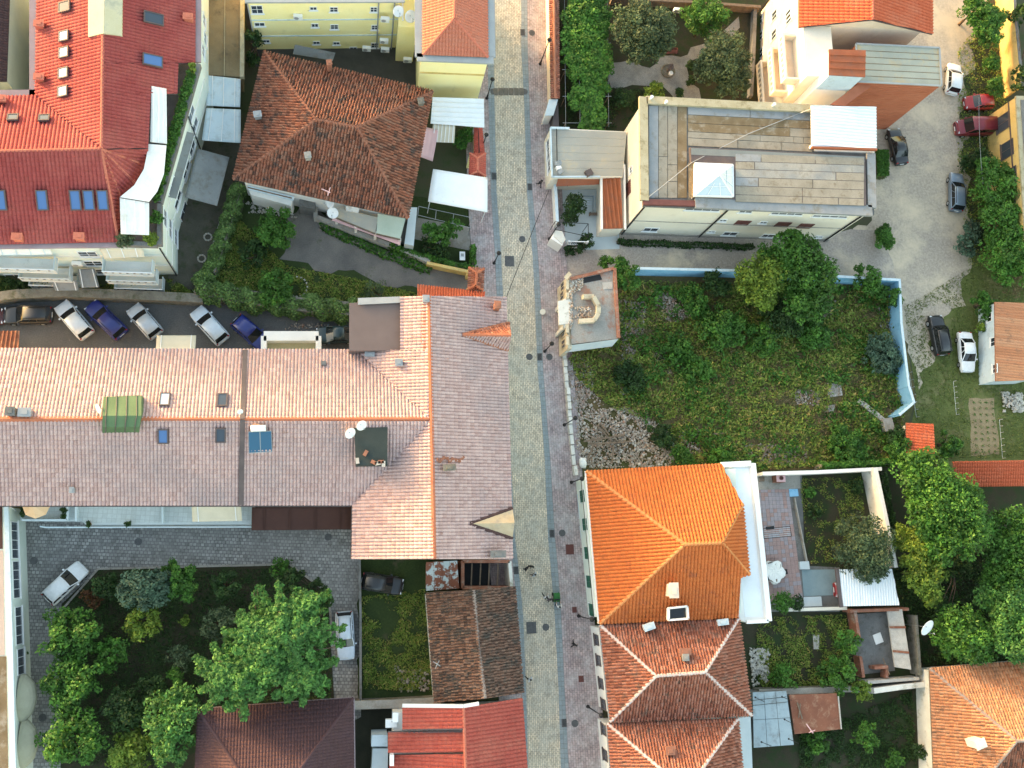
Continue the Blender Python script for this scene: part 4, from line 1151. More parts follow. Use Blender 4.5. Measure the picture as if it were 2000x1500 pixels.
# street gables
def street_gable(a, n, s, e, zr, bare):
    A = onplane(Ef, *a); A.z += .05; Ep = P(e[0], e[1], zr); Np = P(n[0], n[1], ZE + .15); Sp = P(s[0], s[1], ZE + .15)
    d = deck(t, [[A, Np, Ep], [A, Ep, Sp]], M('conc_dark'), 'gable_roof', .1)
    mb = MB().poly([Np + Vector((-.05, 0, -.05)), Sp + Vector((-.05, 0, -.05)), Ep + Vector((-.05, 0, -.05))]); mb.obj('pediment', M('cream'), t)
    if bare:
        for f in ([A, Np, Ep], [A, Ep, Sp]):
            MB().prism([p + Vector((0, 0, .05)) for p in f], 0, thick=.05).obj('mortar_bed', S_('bare_mortar', (.44, .34, .22), (.52, .43, .30), .8, stain=(.30, .27, .23), stain_scale=.9, fine=.15), d)
        ridge_tiles([(A, Np), (A, Sp)], M('t_dark'), d, r=.16)
    else:
        tiles([Np, A, Ep], .26, .4, .09, M('t_hip'), d, eave=(Np, A), jit=.1)
        tiles([A, Sp, Ep], .26, .4, .09, M('t_long'), d, eave=(A, Sp), jit=.1)
        ridge_tiles([(A, Np), (A, Sp)], M('cap_clay'), d, r=.16); ridge_tiles([(A, Ep)], M('cap_orange'), d, r=.14)
street_gable((903, 654), (995, 631), (993, 684), (998, 655), ZE + 1.5, False)
street_gable((917, 1023), (1001, 993), (1001, 1051), (1005, 1021), ZE + 1.5, True)
# chimneys, skylights and roof fittings
chimney(roof, 972, 595, 6.2, 7.9, .5, .55, mat='cap_clay'); chimney(roof, 973, 1082, 6.2, 7.6, 1.1, .5, mat='conc_dark'); chimney(roof, 878, 913, 7.9, 9.0, .9, .45, .1, mat='stone')
chimney(roof, 20, 803, 8.2, 9.3, .6, .6, mat='conc_dark'); chimney(roof, 48, 805, 8.2, 9.2, .8, .6, mat='greymetal', name='vent_cowl'); chimney(roof, 779, 708, 7.4, 8.2, .55, .5, mat='greymetal', name='roof_vent')
chimney(roof, 722, 692, 6.5, 7.1, .7, .35, mat='greymetal', name='roof_vent'); chimney(roof, 832, 583, 8.5, 9.2, .5, .5, mat='greymetal', name='roof_vent')
for i, (x, y, f, gl) in enumerate(((323, 783, Nf, 'glasslight'), (435, 784, Nf, 'glass'), (320, 851, Sf, 'glassblue'), (432, 849, Sf, 'glass'))):
    roof_window(roof, f, x, y, 0, .85, 1.25, glass=gl)
chimney(roof, 140, 957, 6.7, 7.3, .3, .4, mat='greymetal', name='roof_vent')
chimney(roof, 632, 709, 6.6, 7.0, .35, .3, mat='conc_dark', name='roof_vent')
st = MB()
for i in range(16):
    c = onplane(Ef, 853 + i * 3.4, 897 + rng.uniform(-3, 4)); st.box(c + Vector((0, 0, .12)), (.3, .22, .16), rng.uniform(0, 3), rx=rng.uniform(-.4, .4))
st.obj('loose_tiles', M('cap_clay'), roof, 'stuff')
# missing or fresh orange tiles in a row by the ridge
st = MB()
for i in range(40):
    y = 640 + i * 1.1 if i < 30 else 600 + i * .5
    c = onplane(wpl, 829 + rng.uniform(-3, 3), 590 + i * 2.4); st.box(c + Vector((0, 0, .11)), (.40, .24, .04), rng.uniform(-.1, .1))
st.obj('fresh_tiles', M('cap_orange'), roof, 'stuff')

# green hooped dormer
t2 = thing('tarp_dormer', 'olive green tarpaulin box straddling the pink roof ridge', 'roof box', P(238, 815, 8.2))
A = [P(202, 775, 8.9), P(276, 772, 8.9)]; B_ = [P(200, 812, 9.75), P(276, 812, 9.75)]; C_ = [P(200, 834, 9.6), P(272, 834, 9.6)]; D_ = [P(200, 848, 8.2), P(272, 847, 8.2)]
mb = MB().add([*A, *B_, *C_, *D_], [(0, 2, 3, 1), (2, 4, 5, 3), (4, 6, 7, 5)]); 
lo = [Vector((p.x, p.y, 7.6)) for p in (A[0], A[1], D_[0], D_[1])]
mb.add([A[0], B_[0], C_[0], D_[0], lo[2], lo[0]], [(0, 5, 4, 3, 2, 1)]).add([A[1], B_[1], C_[1], D_[1], lo[3], lo[1]], [(0, 1, 2, 3, 4, 5)]).add([A[0], A[1], lo[1], lo[0]], [(0, 1, 2, 3)]).add([D_[0], D_[1], lo[3], lo[2]], [(3, 2, 1, 0)])
mb.obj('tarpaulin', M('greentarp'), t2)
for k in range(4):
    q = (k + .35) / 3.8; up = Vector((0, 0, .03))
    MB().tube([A[0].lerp(A[1], q) + up, B_[0].lerp(B_[1], q) + up, C_[0].lerp(C_[1], q) + up, D_[0].lerp(D_[1], q) + up], .035, 5).obj('hoop', M('flash'), t2)
# solar water heater
t2 = thing('solar_heater', 'blue solar water heater with white tank on pink roof slope', 'solar heater', P(507, 862, 7.6))
f4 = [P(485, 843, 8.9), P(530, 841, 8.9), P(532, 883, 7.9), P(486, 886, 7.9)]
fr = MB().prism(f4, 0, thick=.08).obj('frame', M('greymetal'), t2)
for q in (0, 1):
    a, b, c, d = f4; l0, l1 = (q * .5 + .02, q * .5 + .48)
    pan = [a.lerp(b, l0).lerp(d.lerp(c, l0), .04), a.lerp(b, l1).lerp(d.lerp(c, l1), .04), a.lerp(b, l1).lerp(d.lerp(c, l1), .96), a.lerp(b, l0).lerp(d.lerp(c, l0), .96)]
    MB().prism([p + Vector((0, 0, .025)) for p in pan], 0, thick=.03).obj('solar_panel', M('solar'), t2)
MB().tube([P(490, 837, 9.1), P(519, 836, 9.1)], .27, 14).obj('tank', M('pvc'), t2, smooth=True)
MB().tube([P(487, 884, 7.0), P(487, 884, 7.9)], .04).tube([P(530, 883, 7.0), P(530, 883, 7.9)], .04).tube([P(490, 838, 8.0), P(490, 838, 9.0)], .04).tube([P(519, 838, 8.0), P(519, 838, 9.0)], .04).obj('stand', M('greymetal'), t2)
# dark patched dormer
t2 = thing('flat_dormer', 'dark green felt flat dormer on the pink roof beside two dishes', 'dormer', P(725, 872, 7.3))
MB().prism(PP([(692, 836), (757, 834), (757, 908), (695, 909)], 8.75), 6.6).obj('felt_roof', M('darkgreen_felt'), t2)
for i, (x, y) in enumerate(((714, 885), (698, 900), (730, 903), (738, 905), (744, 902), (749, 906))):
    MB().box(P(x, y, 8.85), (.5, .3, .14), rng.uniform(0, 3)).obj('loose_tile', M('cap_clay' if i % 2 == 0 else 'stonewhite'), t2)
dish('white satellite dish at the top left corner of the flat dormer', 706, 831, 9.4, .48, (.45, -.55, .7), 8.4)
dish('white satellite dish left of the dark flat dormer', 684, 846, 9.2, .5, (.5, -.5, .7), 7.9)
dish('small white antenna dish by the party wall cap on pink roof', 469, 804, 9.5, .25, (.3, -.6, .7), 8.5)
dish('white dish left of the olive tarpaulin box', 192, 798, 9.3, .42, (-.6, -.3, .4), 8.2)

# terrace on the court side
P = P_
t2 = thing('court_terrace', 'pale blue tiled terrace with white railing along the long building', 'terrace', P(260, 1008, 0))
TZ = 3.2
tp = PP([(40, 980), (492, 980), (492, 1024), (168, 1025), (160, 1018), (40, 1016)], TZ)
mb = MB().prism(tp, 0); mb.obj('slab', M('terracewall'), t2)
sp = PP([(62, 984), (488, 984), (488, 1020), (164, 1021), (158, 1015), (62, 1013)], TZ + .012)
mb = MB(); sp.reverse(); mb.poly(sp, 0, [(p.dot(xdir), p.dot(Vector((-xdir.y, xdir.x, 0)))) for p in sp]); mb.obj('floor_tiles', M('terrace_pave'), t2)
rail = [P(78, 1028, TZ + .02), P(90, 1030, TZ + .02), P(490, 1029, TZ + .02)]
rb = MB().tube([p + Vector((0, 0, .0)) for p in rail], .07, 6).tube([p - Vector((0, 0, .45)) for p in rail], .05, 6)
for i in range(18):
    p = rail[1].lerp(rail[2], i / 17); rb.tube([p - Vector((0, 0, .9)), p], .03, 5)
rb.obj('railing', M('paleblue'), t2)
pr = MB()
for a, b in (((45, 1016), (133, 1016)), ((133, 984), (133, 1016)), ((150, 984), (150, 1018)), ((318, 984), (319, 1022))):
    pr.bar(P(*a, TZ + .3), P(*b, TZ + .3), .16, .6)
pr.objs('parapet', M('paleblue'), t2)
for k, (x, y) in enumerate(((48, 992), (48, 1003), (127, 996), (127, 1008), (175, 1024), (252, 1023))):
    c = P(x, y, TZ + .25); pt = thing('flower_pot', ('upper flower pot at the left end of the terrace', 'lower flower pot at the left end of the terrace', 'upper flower pot right of the open parasol', 'lower flower pot right of the open parasol', 'left flower pot along the terrace railing', 'right flower pot along the terrace railing')[k], 'flower pot', (c.x, c.y, TZ), 'flower pots on the pale blue terrace')
    MB().lathe([(.12, 0), (.19, .34), (.2, .36), (.16, .36), (.14, .30)], (c.x, c.y, TZ + .01), 10).obj('pot', M('oldbrick'), pt)
    C, Nn, K = blob_leaves([((c.x, c.y, TZ + .55), .3, .9)], 1.0, .16); leaf_mesh('plant', C, Nn, .16, LEAF['dark'], pt, K)
def awning(label, pts, zs, mat, name='awning', group=None, ribs=0, ribmat='pvc', posts=None, cat='awning', thick=.04, prof=None, corr=None):
    w = [P(x, y, z) for (x, y), z in zip(pts, zs)]; px0 = pts[0][0]
    t_ = thing(name, label, cat, Vector((w[0].x, w[0].y, min(zs) - .2)), group)
    if len(w) == 4 and not corr:      # cloth and thin sheets sag and ripple a little
        n1, n2 = 10, 8; vv = []
        for j in range(n2 + 1):
            for i in range(n1 + 1):
                a, b = i / n1, j / n2; p = w[0].lerp(w[1], a).lerp(w[3].lerp(w[2], a), b)
                sg = .10 * (4 * a * (1 - a)) ** .7 * (4 * b * (1 - b)) ** .7 + .025 * math.sin(a * 17 + px0 * 3) * math.sin(math.pi * b) + rng.uniform(-.008, .008)
                vv.append(p - Vector((0, 0, sg)))
        k = n1 + 1; m_ = MB().add(vv, [(j * k + i, j * k + i + 1, (j + 1) * k + i + 1, (j + 1) * k + i) for j in range(n2) for i in range(n1)])
        cl = m_.obj('cover', M(mat), t_, smooth=True); cl.data.flip_normals() if cl.data.polygons[0].normal.z < 0 else None
        so = cl.modifiers.new('thickness', 'SOLIDIFY'); so.thickness = thick; so.offset = -1
    else: cl = MB().prism(w, 0, thick=thick).obj('cover', M(mat), t_)
    if corr: tiles(w, corr[0], 99, corr[1], M(mat), t_, 'ribbing', 'trap', lip=0, off=.005, eave=(w[corr[2]], w[(corr[2] + 1) % len(w)]))
    for k in range(ribs):
        q = (k + .5) / ribs if ribs > 2 else (.12, .88)[k]
        a = w[0].lerp(w[1], q); b = w[3].lerp(w[2], q); MB().bar(a + Vector((0, 0, .02)), b + Vector((0, 0, .02)), .07, .05).obj('rib', M(ribmat), t_)
    if posts:
        for x, y, z in posts:
            p = P(x, y, z); MB().tube([Vector((p.x, p.y, posts_z0)), p], .04, 6).obj('post', M(ribmat), t_)
    return t_
posts_z0 = 0.0
awning('cream awning over the pale blue terrace next to the brown awning', [(374, 984), (470, 984), (473, 1017), (376, 1019)], [5.6, 5.6, 5.0, 5.0], 'beigecloth', ribs=2)
awning('dark brown flat awning below the eave of the long building', [(492, 991), (688, 990), (688, 1034), (491, 1036)], [4.4, 4.4, 3.5, 3.5], 'darkbrown', ribs=4, ribmat='darkbrown')
awning('beige balcony awning over the parking yard beside the tile roof', [(306, 655), (383, 655), (381, 686), (304, 686)], [4.0, 4.0, 5.2, 5.2], 'beigecloth', ribs=2)
for i, (x, y, lab) in enumerate(((30, 985, 'folded peach parasol at the corner of the terrace by the court wall'), (84, 984, 'peach parasol on the terrace between the flower pots'))):
    c = P(x, y + (16 if i else 12), TZ + .1); u = thing('parasol', lab, 'parasol', (c.x, c.y, TZ), 'peach parasols on the terrace')
    top = Vector((c.x, c.y + .5, 6.2)) if i else Vector((c.x - .2, c.y + .6, 6.0))
    r_ = 1.15 if i else .45
    mbp = MB(); n = 8; base = [top + Vector((math.cos(a * 6.283 / n) * r_, math.sin(a * 6.283 / n) * r_, -1.0 if i else -1.6)) for a in range(n)]
    mbp.add([top] + base, [(0, a + 1, (a + 1) % n + 1) for a in range(n)]); mbp.obj('canopy', S_('peach_cloth_%d' % i, (.66, .43, .25), (.72, .50, .32), .9, fine=.08), u)
    MB().tube([(c.x, c.y, TZ), (top.x, top.y, 6.1)], .035, 6).obj('pole', M('pvc'), u)
# white balcony on the yard side
t2 = thing('yard_balcony', 'white walled balcony over the parking yard between navy and dark cars', 'balcony', P(568, 668, 3.0))
bz = 4.4; o4 = PP([(515, 656), (622, 656), (622, 688), (515, 688)], bz); i4 = PP([(533, 668), (604, 668), (604, 688), (533, 688)], bz)
MB().prism([Vector((p.x, p.y, 3.3)) for p in o4], 3.1).obj('floor', S_('balcony_floor', (.42, .38, .22), (.50, .46, .29), .8), t2)
w3 = MB()
for a, b, th in ((o4[3], o4[0], .5), (o4[0], o4[1], .9), (o4[1], o4[2], .5)):
    w3.bar(Vector((a.x, a.y, 3.85)), Vector((b.x, b.y, 3.85)), th, 1.1)
w3.objs('parapet', M('white'), t2)
awning('maroon corrugated lean-to roof at the left edge of the parking yard', [(-60, 648), (38, 646), (36, 684), (-60, 684)], [3.2, 3.2, 3.8, 3.8], 'rust', corr=(.35, .05, 0))

# ------------------------------------------------------------------ apartment block (top left)
AZ = 8.4; RZ = 12.0; EZ = 9.0
t = thing('apartment_block', 'pale apartment block with red tile roof and roof terrace', 'building', P(180, 330, 0))
rN, rC, rW = P(203, -90, RZ), P(198, 291, RZ), P(-80, 297, RZ)
Wf = [P(70, 187, EZ), P(74, -90, EZ), rN, rC]
Nf2 = [P(-80, 191, EZ), P(70, 187, EZ), rC, rW]
Sf2 = [P(-80, 479, EZ), P(232, 473, EZ), rC, rW]
Ef0 = [P(382, -90, EZ), P(381, 124, EZ), rC, rN]
E1 = [onplane(Ef0, 382, -90), onplane(Ef0, 381, 124), onplane(Ef0, 200.5, 124), rN]
E2 = [onplane(Ef0, 348, 124), onplane(Ef0, 346, 184), onplane(Ef0, 199.5, 184), onplane(Ef0, 200.5, 124)]
E3 = [onplane(Ef0, 294, 184), onplane(Ef0, 289, 290), rC, onplane(Ef0, 199.5, 184)]
fan = [P(232, 473, EZ), P(236, 386, 9.5), P(264, 358, 9.5), P(283, 322, 9.5), onplane(Ef0, 289, 290)]
fans = [[fan[i], fan[i + 1], rC] for i in range(4)]
roof = deck(t, [Wf, Nf2, Sf2, E1, E2, E3] + fans, M('flash'))
RT = dict(tw=.32, tl=.40, h=.10, parent=roof, mat=M('t_red'), prof='wave', lip=.022)
for f in [Wf, Nf2, Sf2]: tiles(f, **RT)
for f in (E1, E2, E3): tiles(f, eave=(Ef0[0], Ef0[1]), **RT)
for f in fans: tiles(f, **RT)
ridge_tiles([(rN, rC), (rW, rC)] + [(p, rC) for p in fan[:4]], M('cap_red'), roof, r=.12, step=.4)
MB().bar(P(70, 187, EZ + .05), rC + Vector((0, 0, .0)), .14, .04).obj('valley_flashing', M('flash'), roof)
bx = [P(172, -90, 11.7), P(205, -90, 12.25), P(202, 65, 12.25), P(172, 72, 11.7)]; by = [P(205, -90, 12.25), P(240, -90, 11.7), P(238, 70, 11.7), P(202, 65, 12.25)]
rc = MB().prism(bx, 0, thick=.5).prism(by, 0, thick=.5).obj('ridge_cover', S_('fibre_panel', (.50, .45, .28), (.58, .53, .36), .6, fine=.1, stain=(.38, .36, .27), stain_scale=.6), roof)
for f, gls, pxs in ((Wf, 'glasslight', [(129, 73), (129, 105), (128, 145), (127, 181)]), (Wf, 'glass', [(130, 16)])):
    for x, y in pxs: roof_window(roof, f, x, y, 0, 1.0, 1.0 if gls == 'glasslight' else 1.2, glass=gls)
for x, y, gls in ((299, 39, 'glass'), (297, 121, 'glassblue')): roof_window(roof, Ef0, x, y, 0, 1.1, 1.7, glass=gls)
for x in (3, 84, 149, 175, 202): roof_window(roof, Sf2, x, 391, 0, .9, 1.7, glass='glassblue')
for x, y in ((27, 234), (88, 235)): roof_window(roof, Nf2, x, y, 0, .9, .8, glass='glass')
for x, y, zb in ((367, 32, 8.9), (76, 46, 8.9), (76, 150, 8.9), (2, 192, 8.9), (33, 462, 8.9), (154, 461, 8.9)): chimney(roof, x, y, zb, zb + 1.0, .7, .5, mat='cap_red')
foot = PP([(-80, 483), (314, 482), (314, 398), (391, 128), (392, -90), (60, -90), (60, 178), (-80, 180)], AZ)
wl = walls(t, foot, 0, AZ, M('greenwhite'))
MB().prism(PP([(232, 476), (236, 386), (289, 290), (294, 184), (346, 184), (348, 124), (388, 127), (312, 398), (312, 480)], AZ + .02), AZ - .2).obj('terrace_floor', M('conc_dark'), t)
gt = MB()
for a, b in (((65, -90), (65, 188)), ((71, 182), (-80, 184))): gt.bar(P(*a, EZ - .08), P(*b, EZ - .08), .62, .16)
gt.bar(P(387, -90, EZ - .08), P(386, 122, EZ - .08), .6, .16).bar(P(-80, 481, EZ - .12), P(236, 478, EZ - .12), .55, .16)
gt.objs('gutter', M('purplegutter'), t)
pp = MB().bar(P(389, 128, AZ + .35), P(313, 397, AZ + .35), .38, .7).bar(P(312.5, 400, AZ + .35), P(312.5, 480, AZ + .35), .38, .7).bar(P(308, 479, AZ + .35), P(236, 477, AZ + .35), .38, .7); pp.objs('parapet', M('conc_dark'), t)
A_, B_ = foot[0], foot[1]
C_, D_ = foot[2], foot[3]
E_, F_ = foot[3], foot[4]
for px, py in ((172, 496), (183, 514), (205, 530), (25, 522), (30, 540)): wpx(t, A_, B_, px, py, 1.6, 1.5, bars=1)
for px, py in ((336, 366), (347, 391), (358, 413), (364, 333), (375, 290), (380, 245), (373, 222)): wpx(t, C_, D_, px, py, 1.9 if py > 300 else 1.5, 1.3)
for px, py in ((322, 424), (332, 446), (343, 462)): wpx(t, foot[1], foot[2], px, py, 1.9, 1.3)
for px, py in ((398, 40), (400, 75), (396, 100)): wpx(t, E_, F_, px, py, 1.2, 1.4)
downpipe(t, A_, B_, 330, 512, 0, AZ - .2); downpipe(t, C_, D_, 376, 255, 0, AZ - .2)
lg = MB()
for z in (3.0, 5.9):
    a = Vector((A_.x, A_.y, z)); b = Vector((B_.x, B_.y, z)); c = Vector((C_.x, C_.y, z)); d = Vector((D_.x, D_.y, z)); lg.bar(a, b, .10, .12); lg.bar(b, c, .10, .12); lg.bar(c, d, .10, .12)
lg.objs('string_course', M('white'), t)
# canopy strip on the diagonal front
s, z = hit(C_, D_, 346, 318)
cab = (D_ - C_).normalized(); cn = Vector((cab.y, -cab.x, 0)); c = Vector((C_.x, C_.y, 0)) + cab * s
MB().box(c + cn * .35 + Vector((0, 0, 6.7)), (6.5, .7, .08), math.atan2(cab.y, cab.x)).obj('canopy_strip', M('greyawning'), t)
# balconies on the south front
def balcony(label, x0, x1, yf, z, out=1.3, mat='terracewall'):
    """balcony on the south front; front rail foot at pixel row yf"""
    a, b = P(x0, yf, z + .95), P(x1, yf, z + .95); yb = A_.y + .02
    t_ = thing('balcony', label, 'balcony', Vector(((a.x + b.x) / 2, (a.y + yb) / 2, z)), 'balconies of the apartment block')
    MB().prism([Vector((a.x, yb - out, z)), Vector((b.x, yb - out, z)), Vector((b.x, yb, z)), Vector((a.x, yb, z))], z - .15).obj('slab', M('white'), t_)
    r = MB(); y0 = yb - out
    r.box(((a.x + b.x) / 2, y0 + .04, z + .5), (b.x - a.x, .06, .9)); r.box((a.x + .03, (yb + y0) / 2 + .04, z + .5), (.06, out - .1, .9)); r.box((b.x - .03, (yb + y0) / 2 + .04, z + .5), (.06, out - .1, .9))
    r.objs('parapet', M(mat), t_)
    MB().bar((a.x, y0, z + 1.0), (b.x, y0, z + 1.0), .08, .05).obj('handrail', M('pvc'), t_)
    n = 7; bl = MB()
    for i in range(n): bl.box((a.x + (b.x - a.x) * (i + .5) / n, y0 - .03, z + .72), (.18, .03, .12))
    bl.obj('balusters', M('flash'), t_)
balcony('top left balcony with white rails under striped awning', -40, 106, 512, 5.9); balcony('middle left balcony of the pale block above the laundry balcony', 36, 136, 532, 3.1); balcony('lowest left balcony with laundry on the pale block', 56, 150, 551, .7)
balcony('upper right balcony of the pale block below the cream awning', 208, 306, 526, 3.1); balcony('lower right balcony of the pale block near the corner', 224, 318, 546, .5); balcony('short top right balcony under the cream awning of the pale block', 200, 298, 506, 5.9)
awning('striped white awning over the top left balcony', [(-40, 487), (98, 486), (102, 497), (-36, 499)], [8.1, 8.1, 7.6, 7.6], 'fabric', ribs=5, ribmat='paleblue')
awning('cream awning over the top right balcony of the pale block', [(194, 486), (278, 485), (282, 502), (204, 505)], [8.0, 8.0, 7.3, 7.3], 'beigecloth', ribs=3)
awning('grey glass canopy between the balcony stacks of the pale block', [(152, 526), (184, 525), (194, 561), (158, 562)], [3.4, 3.4, 2.6, 2.6], 'greyawning', ribs=2)
awning('slate lean-to canopy below the laundry balcony', [(100, 549), (150, 549), (154, 567), (108, 568)], [2.9, 2.9, 2.3, 2.3], 'greyawning', ribs=2)
ac_unit('air conditioner on the pale south front between the balconies', 151, 515, 4.4, 0)
# roof terrace awnings and planters
posts_z0 = AZ
awning('white rectangular terrace awning, topmost of three on the apartment roof', [(296, 168), (325, 173), (326, 281), (293, 277)], [10.6, 10.5, 10.3, 10.4], 'fabric', ribs=3, ribmat='fabric')
awning('curved white terrace awning in the middle on the apartment roof', [(289, 281), (325, 284), (320, 340), (307, 374), (291, 394), (234, 385), (262, 362), (281, 330), (287, 300)], [10.4] * 9, 'fabric')
awning('lowest white terrace awning on the apartment roof corner', [(234, 387), (291, 396), (291, 459), (236, 457)], [10.4, 10.3, 9.9, 10.0], 'fabric', ribs=3, ribmat='fabric')
n = 9; a0, b0 = P(380, 142, AZ + .6), P(308, 392, AZ + .6)
for k in range(n):
    a, b = a0.lerp(b0, (k + .06) / n), a0.lerp(b0, (k + .94) / n); c = (a + b) / 2
    u = thing('planter_box', 'white hedge planter on the roof terrace parapet, %s from the top' % 'first second third fourth fifth sixth seventh eighth ninth'.split()[k], 'planter', Vector((c.x, c.y, AZ)), 'hedge planters on the roof terrace')
    MB().bar(Vector((a.x - .1, a.y, AZ + .3)), Vector((b.x - .1, b.y, AZ + .3)), .42, .56).obj('box', M('white'), u)
    C, Nn, K = blob_leaves([((a.lerp(b, q).x - .2, a.lerp(b, q).y, AZ + .75), .45, .8) for q in (.15, .4, .65, .88)], 1.4, .18)
    leaf_mesh('hedge', C, Nn, .18, LEAF['green'], u, K)
for x, y, r, lf, lab in ((306, 425, 13, 'green', 'dark green creeper beside the curved terrace awning'), (298, 466, 15, 'lime', 'lime green creeper on the parapet below the lowest awning'), (245, 468, 16, 'olive', 'flowering bush at the corner of the red roof'), (376, 133, 9, 'lime', 'small lime shrub at the top of the terrace parapet')):
    tree('terrace_shrub', lab, [(x, y, r, AZ + .9)], lf, 'shrub', 'shrubs on the roof terrace', size=.2, z0=AZ, trunk=.05)

# lean-to roofs east of the block
t2 = thing('brown_flat_roof', 'brown stained flat roof beside the apartment block', 'flat roof', P(440, 60, 0))
MB().prism(PP([(408, -90), (472, -90), (470, 150), (404, 146)], 3.2), 0).obj('slab', M('brownroof'), t2)
MB().bar(P(474, -90, 3.3), P(473, 152, 3.3), .4, .5).bar(P(440, -90, 3.26), P(438, 148, 3.26), .06, .08).objs('parapet', M('parapet'), t2)
posts_z0 = 0
for lab, q in (('upper white glass canopy beside the pale block', [(404, 147), (470, 154), (469, 209), (403, 206)]), ('lower white glass canopy beside the pale block', [(403, 211), (470, 214), (470, 279), (394, 274)])):
    awning(lab, q, [3.3, 3.2, 3.2, 3.3], 'paleblue', name='glass_canopy', ribs=3, ribmat='pvc', cat='canopy', group='white canopies beside the pale block')
awning('large plain grey awning beside the diagonal pale front', [(386, 290), (448, 307), (424, 402), (361, 385)], [3.4, 2.6, 2.6, 3.4], 'greyawning', ribs=0)

# neighbour in the corner
t = thing('corner_house', 'pale house with dark tile roof in the top left corner', 'building', P(-10, 80, 0))
cw = PP([(-90, -90), (21, -90), (13, 158), (-90, 160)], 7.6)
walls(t, cw, 0, 7.6, S_('celadon_plaster', (.46, .47, .40), (.54, .54, .46), .4, fine=.1))
cf = [P(13, 159, 7.7), P(22, -90, 7.7), P(-90, -90, 9.4), P(-90, 160, 9.4)]
r_ = deck(t, [cf], M('flash')); tiles(cf, .25, .38, .07, M('t_dark'), r_, prof='wave')

# ------------------------------------------------------------------ yellow building (top, west of the street)
YZ = 8.6
t = thing('yellow_building', 'yellow two-winged building with salmon hip roof by the street', 'building', P(880, 60, 0))
ew = PP([(820, -90), (958, -90), (956, 118), (822, 112)], YZ); wl = walls(t, inset(ew, .1), 0, YZ - .1, M('yellow'))
Rn, Rc = P(890, -90, 10.6), P(887, 36, 10.6)
Sf3 = [P(826, 107, YZ + .1), P(953, 112, YZ + .1), Rc]; Wf3 = [P(826, -90, YZ + .1), P(826, 107, YZ + .1), Rc, Rn]; Ef3 = [P(953, 112, YZ + .1), P(951, -90, YZ + .1), Rn, Rc]
roof = deck(t, [Sf3, Wf3, Ef3], M('flash'))
for f in (Sf3, Wf3, Ef3): tiles(f, .30, .40, .09, M('t_salmon'), roof, prof='wave', lip=.02)
ridge_tiles([(Rn, Rc), (P(826, 107, YZ + .15), Rc), (P(953, 112, YZ + .15), Rc)], M('cap_red'), roof, r=.12)
gt = MB().bar(P(817, -90, YZ - .05), P(818, 112, YZ - .05), .75, .2).bar(P(814, 112, YZ - .05), P(964, 118.5, YZ - .05), .75, .2).bar(P(960, 112, YZ - .05), P(957, -90, YZ - .05), .75, .2); gt.objs('cornice', M('gutter'), t)
ws = inset(ew, .1); A1, B1 = ws[3], ws[2]
if A1.x > B1.x: A1, B1 = B1, A1
MB().bar(Vector((A1.x, A1.y - .05, 5.6)), Vector((B1.x, B1.y - .05, 5.6)), .1, .16).obj('string_course', M('ochre'), t)
ww = PP([(482, -90), (782, -90), (780, 2), (484, 3)], YZ); walls(t, ww, 0, YZ - .05, M('yellow'), 'wall')
MB().bar(P(478, 1, YZ + .05), P(790, 0, YZ + .05), .5, .2).obj('cornice', M('gutter'), t)
A2, B2 = ww[3], ww[2]
for px, py, w_, h_ in ((502, 18, 1.1, 1.4), (507, 47, 1.0, .7), (612, 16, .7, .6), (652, 18, .8, .9), (730, 18, .7, .9), (615, 49, .7, .7), (653, 52, .8, .9), (732, 53, .7, .9), (618, 83, .7, .6), (657, 84, .7, .6), (690, 96, .8, 1.0), (732, 88, .8, 1.0), (520, 80, .7, .6)): wpx(t, A2, B2, px, py, w_, h_, bars=1 if h_ > .8 else 0)
MB().bar(Vector((A2.x, A2.y - .04, 5.5)), Vector((B2.x, B2.y - .04, 5.5)), .08, .12).bar(Vector((A2.x, A2.y - .04, 2.6)), Vector((B2.x, B2.y - .04, 2.6)), .08, .12).obj('string_course', M('paleblue'), t)
mid = PP([(780, -90), (816, -90), (814, 54), (778, 52)], 6.6); walls(t, mid, 0, 6.6, M('yellow'), 'stair_wing')
for px in (490, 738, 768): downpipe(t, A2, B2, px, 40, 0, YZ - .2, 'gutter', .07)
for i, (x, y, z, lab) in enumerate(((582, 33, 6.3, 'air conditioner high on the yellow wall above the old tile roof'), (752, 38, 6.5, 'air conditioner at the top of the yellow wall by the downpipe'), (750, 80, 3.2, 'air conditioner on the yellow wall at the middle height by the corner'), (752, 97, 1.8, 'lowest air conditioner by the yellow wall corner'), (716, 95, 1.5, 'large ventilation box at the foot of the yellow wall'), (796, 117, 1.9, 'air conditioner at the foot of the narrow yellow stair wing'))):
    ac_unit(lab, x, y, z)
dish('left white satellite dish on top of the yellow stair wing', 778, 22, 7.8, .55, (.2, -.6, .7), 6.6); dish('right white satellite dish beside the salmon roof cornice', 802, 32, 7.8, .6, (.3, -.6, .7), 6.6)
MB().tube([P(786, 0, 6.7), P(787, 40, 6.7)], .1).obj('vent_pipe', M('pvc'), t)
t2 = thing('slate_shed_roof', 'small grey lean-to roof behind the old hip roof', 'lean-to', P(612, 104, 0))
MB().prism([P(576, 87, 3.2), P(655, 103, 3.2), P(650, 118, 2.6), P(572, 105, 2.6)], 0, thick=.08).obj('cover', M('greyawning'), t2)
MB().tube([P(574, 105, 0), P(574, 105, 2.6)], .05).tube([P(649, 118, 0), P(649, 118, 2.6)], .05).obj('post', M('greymetal'), t2)

